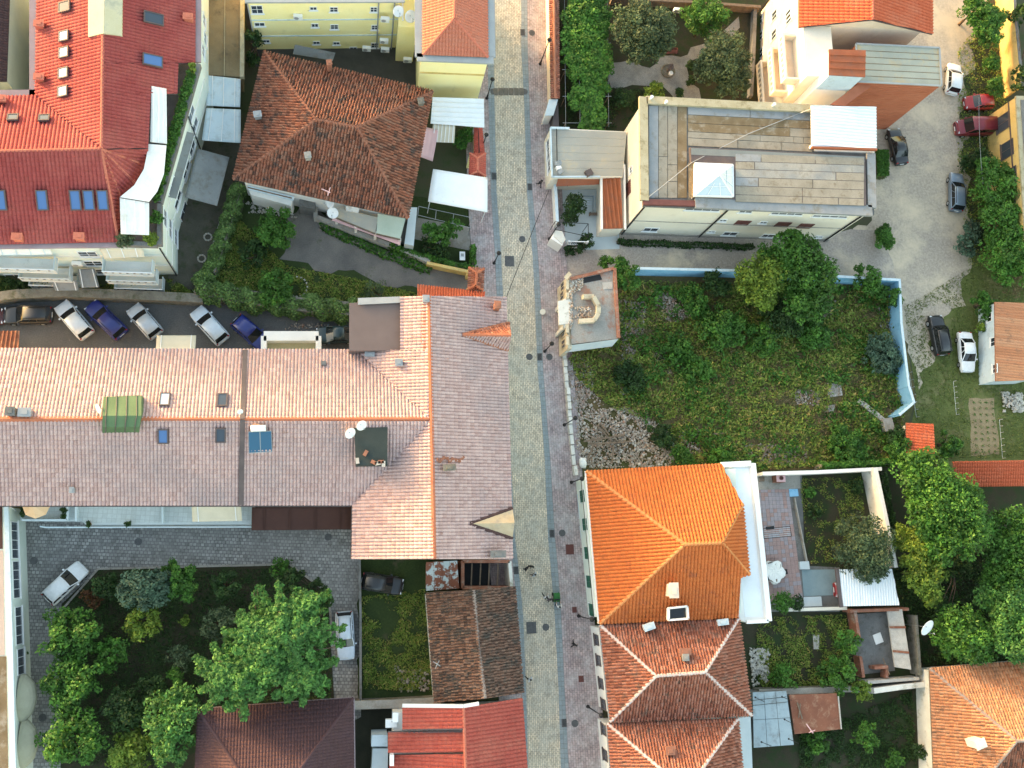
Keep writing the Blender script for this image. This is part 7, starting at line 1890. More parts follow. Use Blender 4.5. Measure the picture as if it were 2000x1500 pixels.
MB().bar(P(1551, 972, .25), P(1575, 1096, .25), .12, .4).obj('bed_edging', M('concrete'), None, 'structure')
t = thing('carport', 'carport with white ribbed sheet roof beside the round bush', 'carport', P(1700, 1150, 0))
cf = [P(1638, 1112, 2.6), P(1742, 1111, 2.6), P(1756, 1182, 2.5), P(1646, 1184, 2.5)]
MB().prism(cf, 0, thick=.06).obj('roof_sheet', M('whitemetal'), t); tiles(cf, .28, 99, .05, M('whitemetal'), t, 'ribbing', 'trap', lip=0, eave=(cf[0], cf[1]))
MB().bar(P(1634, 1111, 2.6), P(1643, 1186, 2.5), .35, .2).obj('gutter', M('flash'), t)
for x, y in ((1638, 1114), (1644, 1182), (1740, 1113), (1752, 1180)): MB().tube([P(x, y, 0), P(x, y, 2.5)], .06).obj('post', M('greymetal'), t)
t = thing('ruined_outhouse', 'roofless brick outhouse with a leaning concrete slab', 'ruin', P(1715, 1250, 0))
for a, b, h, m_ in (((1645, 1192), (1758, 1188), 1.6, 'oldbrick'), ((1656, 1195), (1664, 1245), 1.5, 'oldbrick'), ((1668, 1280), (1674, 1320), 1.3, 'oldbrick'), ((1696, 1302), (1722, 1300), 1.2, 'oldbrick'), ((1722, 1300), (1722, 1322), 1.0, 'oldbrick'), ((1676, 1330), (1780, 1322), 1.4, 'stonewhite'), ((1772, 1200), (1780, 1315), 1.6, 'stone')):
    MB().bar(P(*a, 0) + Vector((0, 0, h / 2)), P(*b, 0) + Vector((0, 0, h / 2)), .3, h).obj('wall', M(m_), t)
MB().prism([P(1733, 1192, 1.2), P(1762, 1190, 1.7), P(1780, 1308, 1.7), P(1748, 1303, 1.2)], 0, thick=.18).obj('leaning_slab', M('stonewhite'), t)
for q in (.3, .72): MB().bar(P(1733, 1192, 1.26).lerp(P(1748, 1303, 1.26), q), P(1764, 1190, 1.78).lerp(P(1780, 1308, 1.78), q), .22, .12).obj('rusty_beam', M('rust'), t)
MB().prism(PP([(1662, 1200), (1735, 1195), (1748, 1310), (1678, 1318)], .06), 0).obj('floor', M('conc_dark'), t)
MB().box(P(1715, 1247, .12), (.9, 1.0, .05), .3).obj('board', M('white'), t); MB().bar(P(1724, 1285, .5), P(1738, 1318, 1.4), .06, .06).obj('pole', M('timber'), t)
t = thing('grey_sheet_shed', 'shed with blue grey sheet roof and thin black frame', 'shed', P(1510, 1405, 0))
sf = [P(1470, 1352, 2.9), P(1536, 1349, 2.9), P(1551, 1455, 2.8), P(1472, 1461, 2.8)]
walls(t, inset([Vector((p.x, p.y, 2.7)) for p in sf], .15), 0, 2.7, M('conc_dark'))
for i in range(3):
    for j in range(2):
        f = lambda a, b: sf[0].lerp(sf[1], a).lerp(sf[3].lerp(sf[2], a), b)
        MB().prism([f(i / 3 + .006, j / 2 + .004), f((i + 1) / 3 - .006, j / 2 + .004), f((i + 1) / 3 - .006, (j + 1) / 2 - .004), f(i / 3 + .006, (j + 1) / 2 - .004)], 0, thick=.05).obj('roof_panel', S_('blue_grey_sheet', (.27, .34, .38), (.34, .41, .44), .6, rough=.5, fine=.1, stain=(.22, .25, .26)) if i == j == 0 else bpy.data.materials['blue_grey_sheet'], t)
for x, y, x2, y2 in ((1475, 1362, 1494, 1371), (1527, 1361, 1546, 1368), (1532, 1405, 1550, 1414), (1540, 1443, 1560, 1452), (1487, 1449, 1506, 1457)):
    MB().tube([P(x2, y2, 2.8), P(x, y, 3.9)], .03, 5).lathe([(.02, 0), (.09, .02), (.09, .08), (.02, .1)], P(x, y, 3.85), 8).obj('post', M('black'), t)
MB().tube([P(1470, 1368, 3.0), P(1536, 1361, 3.0)], .025, 4).tube([P(1470, 1378, 3.0), P(1538, 1371, 3.0)], .025, 4).obj('rail', M('black'), t)
t = thing('rusty_sheet_shed', 'shed with rusty brown sheet roof below the stone wall', 'shed', P(1592, 1392, 0))
sf = [P(1541, 1357, 2.5), P(1634, 1354, 2.5), P(1643, 1424, 2.4), P(1552, 1434, 2.4)]; MB().prism(sf, 0, thick=.08).obj('roof_sheet', M('rust'), t); walls(t, inset([Vector((p.x, p.y, 2.3)) for p in sf], .2), 0, 2.3, M('stone'))
MB().bar(P(1637, 1360, 2.5), P(1643, 1424, 2.45), .12, .1).obj('edge_board', M('stonewhite'), t)
MB().bar(P(1557, 1372, 2.6), P(1567, 1404, 2.6), .12, .06).bar(P(1563, 1374, 2.62), P(1560, 1402, 2.62), .08, .05).obj('loose_batten', M('timber'), t)
MB().tube([P(1583, 1430, 2.4), P(1583, 1428, 3.6)], .03).tube([P(1575, 1414, 3.6), P(1588, 1432, 3.6)], .05).tube([P(1580, 1431, 3.6), P(1592, 1426, 3.6)], .04).obj('antenna', M('pinkcloth'), t)
wall_run('yard_cross_wall', 'weathered stone wall above the rusty shed', [(1470, 1348), (1560, 1345), (1640, 1342), (1690, 1345)], 1.5, .5, 'stone', capmat='concrete')
wall_run('yard_cross_wall', 'curving pale wall between the outhouse ruin and the ochre house', [(1690, 1345), (1740, 1338), (1785, 1333), (1800, 1320)], 1.6, .45, 'stonewhite', capmat='mosswhite')
# ------------------------------------------------------------------ cars
G1, G2, G3 = 'cars parked in the narrow yard', 'cars parked in the gravel yard', 'cars parked round the paved court'
silver, silver2 = car_paint('paint_silver', (.44, .48, .53), .2), car_paint('paint_pale_silver', (.54, .60, .67), .1)
white_, black_, navy = car_paint('paint_white', (.76, .77, .77)), car_paint('paint_black', (.012, .012, .014)), car_paint('paint_navy', (.010, .020, .16))
slate, maroon, teal = car_paint('paint_slate_blue', (.20, .25, .31), .35), car_paint('paint_maroon', (.17, .012, .022)), car_paint('paint_dark_teal', (.010, .030, .034), .1)
redp, darkgrey, deepred = car_paint('paint_red', (.33, .02, .02)), car_paint('paint_charcoal', (.035, .037, .042), .2), car_paint('paint_wine', (.08, .012, .016))
C_ = [
    ('wagon', 'black station wagon parked sideways at the left of the narrow yard', black_, 4.5, (101, 618), (17, 619), G1, 'wagon'),
    ('car', 'dark wine car cut by the left edge of the narrow yard', deepred, 4.2, (-72, 624), (6, 621), G1, 'hatch'),
    ('car', 'pale silver hatchback beside the black station wagon', silver2, 4.3, (176, 660), (120, 595), G1, 'hatch'),
    ('car', 'navy blue van-like car between two silver cars', navy, 4.6, (240, 656), (180, 598), G1, 'wagon'),
    ('car', 'small silver hatchback next to the beige awning', silver, 3.9, (305, 653), (265, 607), G1, 'hatch'),
    ('car', 'silver hatchback under the ivy hedge in the narrow yard', silver2, 4.4, (438, 668), (384, 608), G1, 'hatch'),
    ('car', 'navy hatchback half under the white balcony', navy, 4.2, (462, 627), (520, 678), G1, 'hatch'),
    ('car', 'dark teal car beside the brown flat roof', teal, 4.2, (694, 655), (620, 658), G1, 'sedan'),
    ('car', 'white hatchback parked at an angle beside the planted island', white_, 4.4, (99, 1169), (164, 1108), G3, 'hatch'),
    ('car', 'pale blue silver wagon parked under the big tree', silver2, 4.7, (672, 1192), (677, 1289), G3, 'wagon'),
    ('car', 'black hatchback on the grass plot', black_, 4.2, (707, 1133), (786, 1146), G3, 'hatch'),
    ('car', 'white hatchback beside the stained flat roof', white_, 4.1, (1853, 192), (1858, 126), G2, 'hatch'),
    ('car', 'black car beside the clipped hedge block', black_, 4.6, (1756, 327), (1738, 254), G2, 'sedan'),
    ('car', 'slate blue estate car with roof bars in the gravel yard', slate, 4.9, (1861, 420), (1861, 338), G2, 'wagon'),
    ('car', 'black off-road car beside the white sedan', black_, 4.8, (1834, 700), (1818, 615), G2, 'suv'),
    ('car', 'white sedan beside the black off-road car', white_, 4.8, (1876, 648), (1884, 732), G2, 'sedan'),
    ('van', 'maroon van parked against the yellow building', maroon, 5.1, (1941, 254), (1851, 255), G2, 'van'),
    ('car', 'small red car half hidden by plants above the maroon van', redp, 3.7, (1931, 205), (1877, 206), G2, 'hatch'),
    ('car', 'dark red car parked under the white carport roof', redp, 4.2, (1700, 1148), (1618, 1152), G3, 'hatch'),
]
for nm, lab, pt, L, a, b, gname, kd in C_:
    o = make_car('parked_car' if kd != 'van' else 'van', lab, kd, pt, L, 1.78 if kd != 'van' else 1.95, gname)
    place(o, *a, *b, .012)
# cars under the eaves sit on the ground where the photograph shows their roofs

# ------------------------------------------------------------------ street furniture
for lab, b, h in (('black lamp post on the east sidewalk by the tiled street wall', (1055, 125), 5.0), ('black lamp post at the corner of the yellow building', (951, 192), 4.2), ('black lamp post beside the red gate roof', (939, 298), 4.4), ('short black lamp post on the west sidewalk near the driveway gate', (965, 514), 3.4),
        ('black lamp post beside the gatehouse kiosk', (1073, 467), 4.6), ('short black lamp post in front of the ruined house', (1064, 686), 3.6), ('black lamp post beside the low cracked lot wall', (1102, 830), 5.0), ('black lamp post at the top of the green shuttered front', (1116, 942), 4.6), ('black lamp post between the orange and clay roofs', (1130, 1203), 5.4), ('black lamp post in front of the white mortared house', (1148, 1380), 5.2)):
    street_lamp(lab, b, None, h)
rz = math.atan2(ADIR.y, ADIR.x) - math.pi / 2
for lab, x, y, z in (('round manhole on the cobbles near the courtyard gate', 1020, 467, .045), ('round manhole on the cobbles beside the ruined house', 1034, 697, .045), ('round manhole on the cobbles beside the large square hatch', 1066, 1225, .045), ('round manhole on the pink sidewalk by the ruined house', 1073, 697, .115), ('round manhole on the pink sidewalk by the green shutters', 1098, 1041, .115), ('round manhole on the pink sidewalk by the white shopfronts', 1123, 1413, .115), ('round manhole on the pink sidewalk at the top', 1039, 64, .115)):
    manhole(lab, x, y, .34, z=z)
for lab, x, y in (('dark round manhole in the court near the terrace railing', 270, 1058), ('dark round manhole in the court below the brown awning', 641, 1049), ('faint round manhole in the court by the arched windows', 66, 1095), ('round manhole in the court beside the dome awnings', 83, 1402)):
    manhole(lab, x, y, .34, z=.02, group='manhole covers in the paved court')
for lab, x, y in (('square iron hatch in the cobbles near the driveway gate', 995, 510), ('large square iron hatch in the cobbles beside the round manhole', 1038, 1226)):
    manhole(lab, x, y, round_=False, rz=rz, w=.95, d=1.1, z=.05)
for lab, x, y in (('drain grate at the top of the east gutter', 1021, 63), ('drain grate in the west gutter by the white sheet roof', 965, 344), ('drain grate in the east gutter by the grey annex', 1035, 365), ('drain grate in the east gutter beside the ruined house', 1054, 697), ('drain grate in the east gutter by the green shutters', 1078, 1042), ('drain grate in the west gutter next to the group of people', 1008, 1114), ('drain grate in the east gutter by the white shopfronts', 1102, 1412)):
    manhole(lab, x, y, round_=False, rz=rz, w=.5, d=.75, z=.085, cat='drain grate', group='drain grates in the gutters')
for lab, x, y, w_ in (('brown square hatch on the pink sidewalk by the shop windows', 1113, 1073, .8), ('small dark hatch on the pink sidewalk by the lower shopfront', 1135, 1326, .5), ('small square hatch on the pink sidewalk below the green shutters', 1122, 1191, .45)):
    manhole(lab, x, y, round_=False, rz=rz, w=w_, d=w_ * 1.2, z=.115, mat='brownshutter', group='hatches in the pink sidewalk')
t = thing('speed_bump', 'dark rubber speed bump across the cobbled street', 'speed bump', P(993, 179, .03))
for k in range(6):
    a, b = P(963 + k * 10.2, 179, .03), P(963 + (k + 1) * 10.2 - .8, 179, .03); c = (a + b) / 2
    prf = [(-.42, 0), (-.36, .03), (-.12, .06), (.12, .06), (.36, .03), (.42, 0)]; x0, x1 = a.x, b.x
    vv = [(x, c.y + y, .031 + z) for x in (x0, x1) for y, z in prf]
    MB().add(vv, [(i, i + 1, 7 + i, 6 + i) for i in range(5)] + [tuple(range(5, -1, -1)), tuple(range(6, 12))]).obj('segment', S_('speed_bump_rubber', (.13, .115, .095), (.19, .16, .13), 2.0, fine=.25) if k == 0 else bpy.data.materials['speed_bump_rubber'], t)
for k in (0, 5): 
    c = P(963 if k == 0 else 1024, 179, .03); MB().lathe([(.42, 0), (.36, .03), (.14, .06), (.02, .06)], c, 14).obj('end_piece', M('iron'), t)
cable('thin black cable hanging diagonally over the cobbled street', [P(1072, 372, 6.5), P(986, 588, 6.6)], .035, .35)
cable('thin wire along the right side of the lot to the yellow building', [P(1912, 190, 4), P(1920, 360, 4)], .02, .2, mat='greymetal')
cable('curved cable lying on the pink roof slope', [P(767, 684, 7.2), P(755, 710, 7.4), P(750, 760, 8.0), P(741, 818, 8.95)], .035, 0, group='cables lying on roofs')
cable('long dark cable across the grey annex roof', [P(1087, 252, 3.6), P(1088, 316, 3.6)], .05, 0, group='cables lying on roofs')

# ------------------------------------------------------------------ people
person('person', 'person in dark clothes on the sidewalk by the grey annex', 1052, 364, 2.0, (.02, .02, .025), (.02, .02, .02), z=.1)
person('person', 'person in black jacket standing nearest the drain grate with the group', 1024, 1110, -.6, (.015, .015, .018), (.03, .03, .04), pose='stand')
person('person', 'person in black at the top of the standing group', 1034, 1106, -1.8, (.02, .022, .02), (.04, .04, .05), pose='stand')
person('person', 'person in pale top at the lower right of the standing group', 1040, 1122, 2.5, (.45, .47, .48), (.02, .02, .025), pose='stand', H=1.6)
person('person', 'person in white and black top walking beside the green cart', 1062, 1165, 1.7, (.55, .52, .50), (.03, .03, .035))
person('person', 'person in dark top walking behind the one in white and black', 1069, 1170, 1.6, (.10, .08, .09), (.02, .02, .025), H=1.62)
person('person', 'person in white shirt pushing the green cart', 1087, 1184, 1.6, (.66, .64, .62), (.02, .02, .025), pose='push', z=.08)
person('person', 'person dressed all in black on the pink sidewalk', 1117, 1257, .9, (.01, .01, .012), (.012, .012, .014), z=.1)
person('person', 'person in white shirt walking close to the old shed', 1031, 1324, -.9, (.60, .62, .64), (.02, .02, .03), z=.06)
t = thing('push_cart', 'green covered push cart on the kerb band', 'cart', P(1084, 1165, .06))
c0, c1 = P(1085, 1174, .06), P(1084, 1158, .06); dv = (c1 - c0).normalized(); ra = math.atan2(dv.y, dv.x); cc = (c0 + c1) / 2
gm = S_('cart_green', (.018, .10, .020), (.03, .15, .03), 3.0, rough=.5, fine=.15)
MB().box(cc + Vector((0, 0, .62)), (.85, .55, .42), ra).obj('box', gm, t); MB().box(cc + Vector((0, 0, .86)) + dv * .12, (.6, .58, .06), ra).obj('lid', gm, t); MB().box(cc + Vector((0, 0, .95)) - dv * .2, (.12, .5, .1), ra).obj('lid_rim', M('black'), t)
sv = Vector((-dv.y, dv.x, 0))
for a in (-1, 1):
    for b in (-1, 1): MB().lathe([(.03, -.03), (.16, -.03), (.18, 0), (.16, .03), (.03, .03)], cc + dv * .28 * a + sv * .3 * b + Vector((0, 0, .18)), 12, axis=sv).obj('wheel', M('tyre'), t)
    MB().tube([cc - dv * .4 + sv * .2 * a + Vector((0, 0, .8)), cc - dv * .68 + sv * .2 * a + Vector((0, 0, 1.0))], .02).obj('handle', M('black'), t)

# ------------------------------------------------------------------ trees of the planted island and gardens
GI = 'trees and shrubs of the planted island'
def isl(nm, lab, bl, lf, **k): return tree(nm, lab, bl, lf, 'tree' if nm.endswith('tree') else 'shrub', GI, **k)
lt = []      # feathery boughs reaching out from two centres
for cx, cy, R0, n_, zt in ((562, 1228, 96, 19, 9.0), (455, 1318, 78, 13, 7.6), (588, 1318, 66, 11, 7.9), (505, 1232, 58, 9, 8.2)):
    for k in range(n_):
        a = k * 6.283 / n_ + rng.uniform(-.12, .12); R1 = R0 * rng.uniform(.78, 1.12); lv = rng.uniform(-.6, .6)
        for q in (.22, .46, .68, .86, 1.0): lt.append((cx + math.cos(a + q * .25) * R1 * q, cy + math.sin(a + q * .25) * R1 * q, (16, 14, 12.5, 11, 8)[int(q * 4.99) if q < 1 else 4], zt + lv - 1.6 * q * q, .55))
lt += [(505, 1290, 30, 7.6, .6), (485, 1265, 24, 7.4, .6), (530, 1305, 28, 7.8, .6), (520, 1270, 26, 8.4, .6), (600, 1180, 24, 8.8, .6), (446, 1380, 10, 6.4, .6), (500, 1345, 22, 7.2, .6)]
isl('large_tree', 'largest tree, bright green with feathery branches beside the maroon roof', lt, 'bright', size=.27, trunk=.28, cl=.9, dens=1.15, limbs=7, flat=.6, up=1.1)
isl('round_tree', 'round dark tree at the left edge of the island, uppermost of three', [(135, 1238, 52, 3.4)], 'green', size=.27, cl=1.2)
isl('round_tree', 'round dark tree at the left edge of the island, middle of three', [(145, 1332, 52, 3.4)], 'green', size=.27, cl=1.2)
isl('round_tree', 'round dark tree at the left edge of the island, lowest of three', [(142, 1440, 56, 3.6)], 'green', size=.27, cl=1.2)
isl('conifer_tree', 'blue green tree at the top of the island', [(285, 1148, 44, 3.6, 1.0), (305, 1140, 28, 3.8, .9)], 'blue', size=.26, cl=1.6)
isl('broadleaf_tree', 'green tree right of the blue green one on the island', [(355, 1140, 34, 3.2), (335, 1112, 18, 2.8)], 'green', size=.25, cl=1.4)
isl('shrub', 'light green spiky shrub in the middle of the island', [(282, 1215, 36, 2.4)], 'lime', size=.26, dens=.75, cl=1.6)
isl('shrub', 'green shrub between two left trees on the island', [(215, 1272, 34, 2.4)], 'vine', size=.25, dens=.8, cl=1.4)
isl('shrub', 'dark shrub at the top left of the island near the white car', [(210, 1143, 26, 2.0)], 'dark', size=.24)
isl('shrub', 'rusty red low shrub beside the white car kerb', [(180, 1168, 18, 1.0)], 'red', size=.22, dens=.7)
isl('shrub', 'dark shrub below the top kerb in the middle of the island', [(440, 1146, 30, 2.4)], 'dark', size=.25)
isl('shrub', 'olive shrub left of the largest tree', [(427, 1218, 32, 2.6)], 'olive', size=.25, cl=1.3)
isl('shrub', 'bright small palm-like tuft at the top kerb of the island', [(547, 1108, 18, 1.2)], 'green', size=.3, dens=.6)
isl('shrub', 'dark shrub under the upper right of the largest tree', [(620, 1160, 30, 3.0), (575, 1135, 28, 3.0)], 'dark', size=.25)
isl('broadleaf_tree', 'dark green tree right of the lowest left tree', [(236, 1385, 42, 3.0)], 'dark', size=.26, cl=1.3)
isl('broadleaf_tree', 'tall blue green tree next to the maroon roof', [(335, 1400, 50, 4.6), (340, 1455, 40, 4.2), (350, 1370, 28, 4.2)], 'bright', size=.27, cl=1.5, dens=.9)
isl('shrub', 'yellow green bush at the bottom of the island', [(258, 1468, 42, 2.6)], 'lime', size=.26, cl=1.4)
isl('shrub', 'thin shrub in the middle of the island lawn', [(350, 1285, 22, 1.8)], 'olive', size=.24, dens=.55)
isl('shrub', 'small olive bush below the thin shrub on the island', [(348, 1322, 18, 1.6)], 'vine', size=.24, dens=.7)
isl('shrub', 'dark loose bush left of the tall blue green tree', [(292, 1342, 26, 2.0)], 'dark', size=.25, dens=.6)
isl('shrub', 'single tuft beside the light green spiky shrub', [(360, 1212, 10, .9)], 'lime', size=.22, dens=.7)
isl('shrub', 'dark bush hanging over the wall of the pale wagon', [(620, 1375, 24, 1.4)], 'dark', size=.25, dens=.7)
isl('shrub', 'small shrub at the foot of the court wall below the windows', [(46, 1275, 9, .7)], 'green', size=.2, dens=.8)
GH = 'shrubs of the old house garden'
tree('shrub', 'round bright bush beside the driveway of the old house', [(540, 447, 36, 2.2)], 'vine', 'shrub', GH, size=.25, cl=1.4)
tree('shrub', 'bright bush by the stone ring in the lower old house garden', [(535, 562, 36, 2.0)], 'vine', 'shrub', GH, size=.25, cl=1.4)
tree('shrub', 'dark loose bush in the corner of the old house garden', [(500, 500, 30, 1.2)], 'dark', 'shrub', GH, size=.25, dens=.6)
tree('palm_shrub', 'grey green palm tuft above the ivy in the old house garden', [(735, 572, 24, 1.2)], 'olive', 'shrub', GH, size=.34, dens=.5, asp=.2)
tree('fig_tree', 'small leafy fig tree beside the white sheet roof', [(862, 455, 26, 2.0), (888, 440, 14, 2.0), (840, 450, 14, 1.8)], 'vine', 'tree', GH, size=.26, dens=.8)
tree('shrub', 'green bush between canopy and red gate roof', [(910, 262, 16, 1.4), (900, 280, 12, 1.2)], 'green', 'shrub', GH, size=.22)
tree('shrub', 'dark creeper against the yellow wall behind the brown roof', [(497, 80, 16, 3.0, 1.6), (492, 115, 14, 1.6, 1.4)], 'dark', 'shrub', GH, size=.24)
tree('shrub', 'dark bush below the pink sheet', [(860, 490, 18, .9), (835, 480, 14, .8)], 'dark', 'shrub', GH, size=.22, dens=.7)
GN = 'trees of the street garden'
tree('olive_tree', 'broad grey green olive tree in the street garden', [(1258, 55, 52, 4.0), (1285, 85, 30, 3.6), (1240, 95, 26, 3.4)], 'olive', 'tree', GN, size=.24, cl=1.6, dens=1.05)
tree('orange_tree', 'round dark green tree at the top of the street garden', [(1378, 36, 38, 3.4)], 'green', 'tree', GN, size=.25, cl=1.3)
tree('olive_tree', 'grey green olive tree beside the beige flat roof', [(1415, 115, 46, 4.0), (1430, 160, 32, 3.6), (1385, 130, 28, 3.4)], 'olive', 'tree', GN, size=.24, cl=1.6)
tree('shrub', 'yellow green shrub at the corner of the flat roof', [(1272, 182, 22, 1.8)], 'lime', 'shrub', GN, size=.24)
tree('shrub', 'small dark shrub between vine and yellow green shrub', [(1220, 193, 18, 1.0)], 'dark', 'shrub', GN, size=.22)
for lab, x, y in (('clipped ball bush right of the garden path, upper', 1349, 127), ('clipped ball bush right of the garden path, lower', 1348, 160), ('clipped ball bush at the foot of the path beside the flat roof', 1327, 184)):
    tree('ball_bush', lab, [(x, y, 9, .5, 1.0)], 'dark', 'bush', 'clipped ball bushes in the street garden', size=.18, dens=1.6, trunk=.03)
t = thing('grape_vine', 'long bright green vine canopy over a wire pergola behind the street wall', 'vine', P(1145, 120, 0))
vb = [(1125, -20, 34, 2.6), (1160, -10, 30, 2.6), (1140, 30, 42, 2.6), (1170, 50, 26, 2.6), (1145, 85, 44, 2.6), (1165, 120, 34, 2.6), (1135, 135, 34, 2.6), (1160, 165, 28, 2.5), (1140, 195, 32, 2.5), (1160, 215, 30, 2.5), (1158, 245, 24, 2.6), (1120, 110, 24, 2.5), (1180, 30, 16, 2.5)]
bl = [(P(x, y, z), (P(x + r, y, z) - P(x, y, z)).length, .3) for x, y, r, z in vb]
C, Nn, K = blob_leaves(bl, .95, .24, 1.8, flat=.5, up=1.2); leaf_mesh('foliage', C, Nn, .24, LEAF['vine'], t, K, asp=.8)
for k in range(6):
    for x in (1102, 1186): p = P(x + k * .6, -20 + k * 52, 2.4); MB().tube([Vector((p.x, p.y, 0)), p], .05).obj('post', M('timber'), t)
    MB().tube([P(1096 + k * .6, -20 + k * 52, 2.4), P(1192 + k * .6, -20 + k * 52, 2.4)], .025, 5).obj('wire', M('greymetal'), t)
for x in (1102, 1130, 1160, 1186): MB().tube([P(x, -40, 2.42), P(x + 3, 248, 2.42)], .02, 4).obj('wire', M('greymetal'), t)
MB().tube([P(1150, 120, 0), P(1150, 118, 1.4), P(1147, 118, 2.5)], [.12, .1, .07]).tube([P(1150, 220, 0), P(1151, 218, 2.5)], [.1, .06]).obj('stem', M('bark'), t)
# statue-like fountain, bench and ac box in the street garden
t = thing('garden_fountain', 'dark stone fountain in the middle of the garden path', 'fountain', P(1305, 138, 0))
c = P(1304, 140, .05); MB().lathe([(.75, 0), (.8, .25), (.7, .3), (.62, .2), (.02, .18)], c, 18).obj('basin', M('stone'), t)
MB().lathe([(.22, .1), (.16, .5), (.12, .9), (.3, 1.05), (.34, 1.12), (.1, 1.1), (.08, 1.4), (.14, 1.55), (.02, 1.7)], c, 14).obj('column', M('flash'), t); MB().lathe([(.2, .15), (.26, .5), (.2, .55), (.02, .5)], c + Vector((.2, -.4, 0)), 10).obj('urn', M('pvc'), t)
t = thing('garden_bench', 'small red brown bench at the top of the garden path', 'bench', P(1313, 98, 0))
for k in range(4): MB().bar(P(1303, 97 + k * 2.2, .45), P(1323, 97 + k * 2.2, .45), .09, .04).obj('slat', M('brownshutter'), t)
for x in (1304, 1322): MB().bar(P(x, 96, .22), P(x, 104, .22), .07, .42).obj('leg', M('brownshutter'), t)
MB().bar(P(1303, 95, .75), P(1323, 95, .75), .05, .3).obj('backrest', M('brownshutter'), t)
ac_unit('white box unit on the wall at the top of the street garden', 1323, 20, 1.2)
wall_run('garden_back_wall', 'dark brown wall at the top of the street garden', [(1190, 8), (1330, 14), (1475, 24)], 1.2, .3, 'timber')
wall_run('garden_side_strip', 'grey edging wall between garden and peach building', [(1470, 20), (1466, 120), (1462, 190)], .8, .4, 'conc_dark')
tree('shrub', 'leafy shrub in a bed of the small courtyard', [(1120, 400, 19, 1.6), (1113, 425, 14, 1.2)], 'dark', 'shrub', 'shrubs of the courtyard', size=.24); tree('shrub', 'low dark shrub at the foot of the white gate', [(1146, 470, 13, .8), (1135, 484, 10, .6), (1112, 490, 10, .5)], 'dark', 'shrub', 'shrubs of the courtyard', size=.2)
# lot trees and shrubs
GL = 'trees and shrubs of the overgrown lot'
def lot(nm, lab, bl, lf, **k): return tree(nm, lab, bl, lf, 'tree' if nm.endswith('tree') else 'shrub', GL, **k)
lot('broadleaf_tree', 'dark leafy tree leaning over the lane in front of the beige wall', [(1552, 505, 48, 5.2), (1590, 545, 42, 4.8), (1548, 475, 24, 5.4), (1500, 490, 16, 4.6), (1570, 585, 40, 4.2)], 'green', size=.30, cl=1.6)
lot('broadleaf_tree', 'yellow green tree with dense crown in the overgrown lot', [(1487, 542, 44, 4.4), (1520, 520, 26, 4.2), (1465, 560, 28, 3.8), (1490, 575, 26, 3.8)], 'lime', size=.25, cl=1.8, dens=1.1)
lot('shrub', 'green shrub at the corner of the ruined house', [(1222, 545, 26, 2.4), (1215, 520, 16, 2.2)], 'vine', size=.25)
lot('shrub', 'small green shrub on the roof corner of the ruin', [(1186, 512, 13, 1.2)], 'vine', size=.22)
for lab, x, y, r, z, lf in (('tall shrub against the right end of the blue wall', 1690, 545, 26, 2.2, 'vine'), ('oval clipped bush inside the blue wall', 1738, 580, 20, 1.6, 'green'), ('dark bush along the blue wall', 1395, 552, 24, 1.4, 'dark'), ('bush left of the yellow green lot tree', 1350, 590, 30, 1.2, 'green'), ('bushes below the yellow green lot tree', 1405, 640, 40, 1.4, 'green'), ('dark bush under the leafy lot tree', 1520, 620, 40, 1.6, 'dark'), ('bush in the middle of the lot', 1480, 660, 30, 1.2, 'vine'), ('bush right of the lot middle', 1590, 650, 28, 1.2, 'green'), ('bush beside the rubble patch in the lot', 1325, 680, 28, .9, 'green'), ('bright bush near the lot left side', 1360, 720, 26, .9, 'vine'), ('bush at the right side of the lot', 1720, 690, 34, 1.2, 'blue'), ('bush above the white garden wall', 1400, 890, 22, .9, 'vine'), ('dark bush beside the rubble heap', 1290, 850, 22, .9, 'dark'), ('green bush at the top of the orange roof', 1330, 888, 18, .8, 'green'), ('bush at the lower right of the lot', 1650, 870, 34, 1.0, 'green'), ('bush at the lower lot corner by the orange shed', 1752, 862, 24, 1.4, 'dark'), ('wide low bush above the rubble heap', 1225, 740, 30, .7, 'dark')):
    lot('shrub', lab, [(x, y, r, z, .7), (x + r * .6, y + r * .4, r * .6, z * .8, .7)], lf, size=.26, dens=.8, trunk=.05)
# right side
GR_ = 'trees along the right side'
def rt(nm, lab, bl, lf, **k): return tree(nm, lab, bl, lf, 'tree' if nm.endswith('tree') else 'shrub', GR_, **k)
rt('walnut_tree', 'large bright green tree below the orange shed roof', [(1800, 930, 46, 5.0), (1850, 980, 52, 5.6), (1880, 1030, 48, 5.4), (1800, 1000, 40, 4.8), (1830, 1060, 36, 4.6), (1895, 975, 26, 5.0), (1780, 905, 26, 4.4), (1910, 1015, 22, 5.0)], 'vine', size=.30, cl=2.0, trunk=.25, limbs=14)
rt('broadleaf_tree', 'yellow green tree below the large bright tree', [(1790, 1075, 36, 3.6), (1800, 1120, 38, 3.6), (1815, 1155, 24, 3.2), (1765, 1050, 22, 3.0)], 'lime', size=.27, cl=1.6, dens=.85)
rt('broadleaf_tree', 'dark green tree at the right edge beside the shelter roof', [(1975, 1040, 44, 4.4), (1985, 1100, 48, 4.6), (1950, 1110, 34, 4.0)], 'green', size=.28, cl=1.6)
rt('broadleaf_tree', 'emerald tree at the right edge above the ochre roof', [(1975, 1190, 42, 4.6), (1990, 1240, 44, 4.8), (1955, 1240, 26, 4.2), (1935, 1170, 26, 3.8)], 'bright', size=.28, cl=1.6)
rt('broadleaf_tree', 'green tree behind the tall mast dish', [(1880, 1235, 46, 3.6), (1915, 1255, 32, 3.4), (1850, 1255, 24, 3.0)], 'vine', size=.27, cl=1.7)
rt('round_bush', 'round olive green bush beside the white carport', [(1686, 1072, 52, 3.2), (1700, 1110, 26, 2.6)], 'olive', size=.24, cl=1.8)
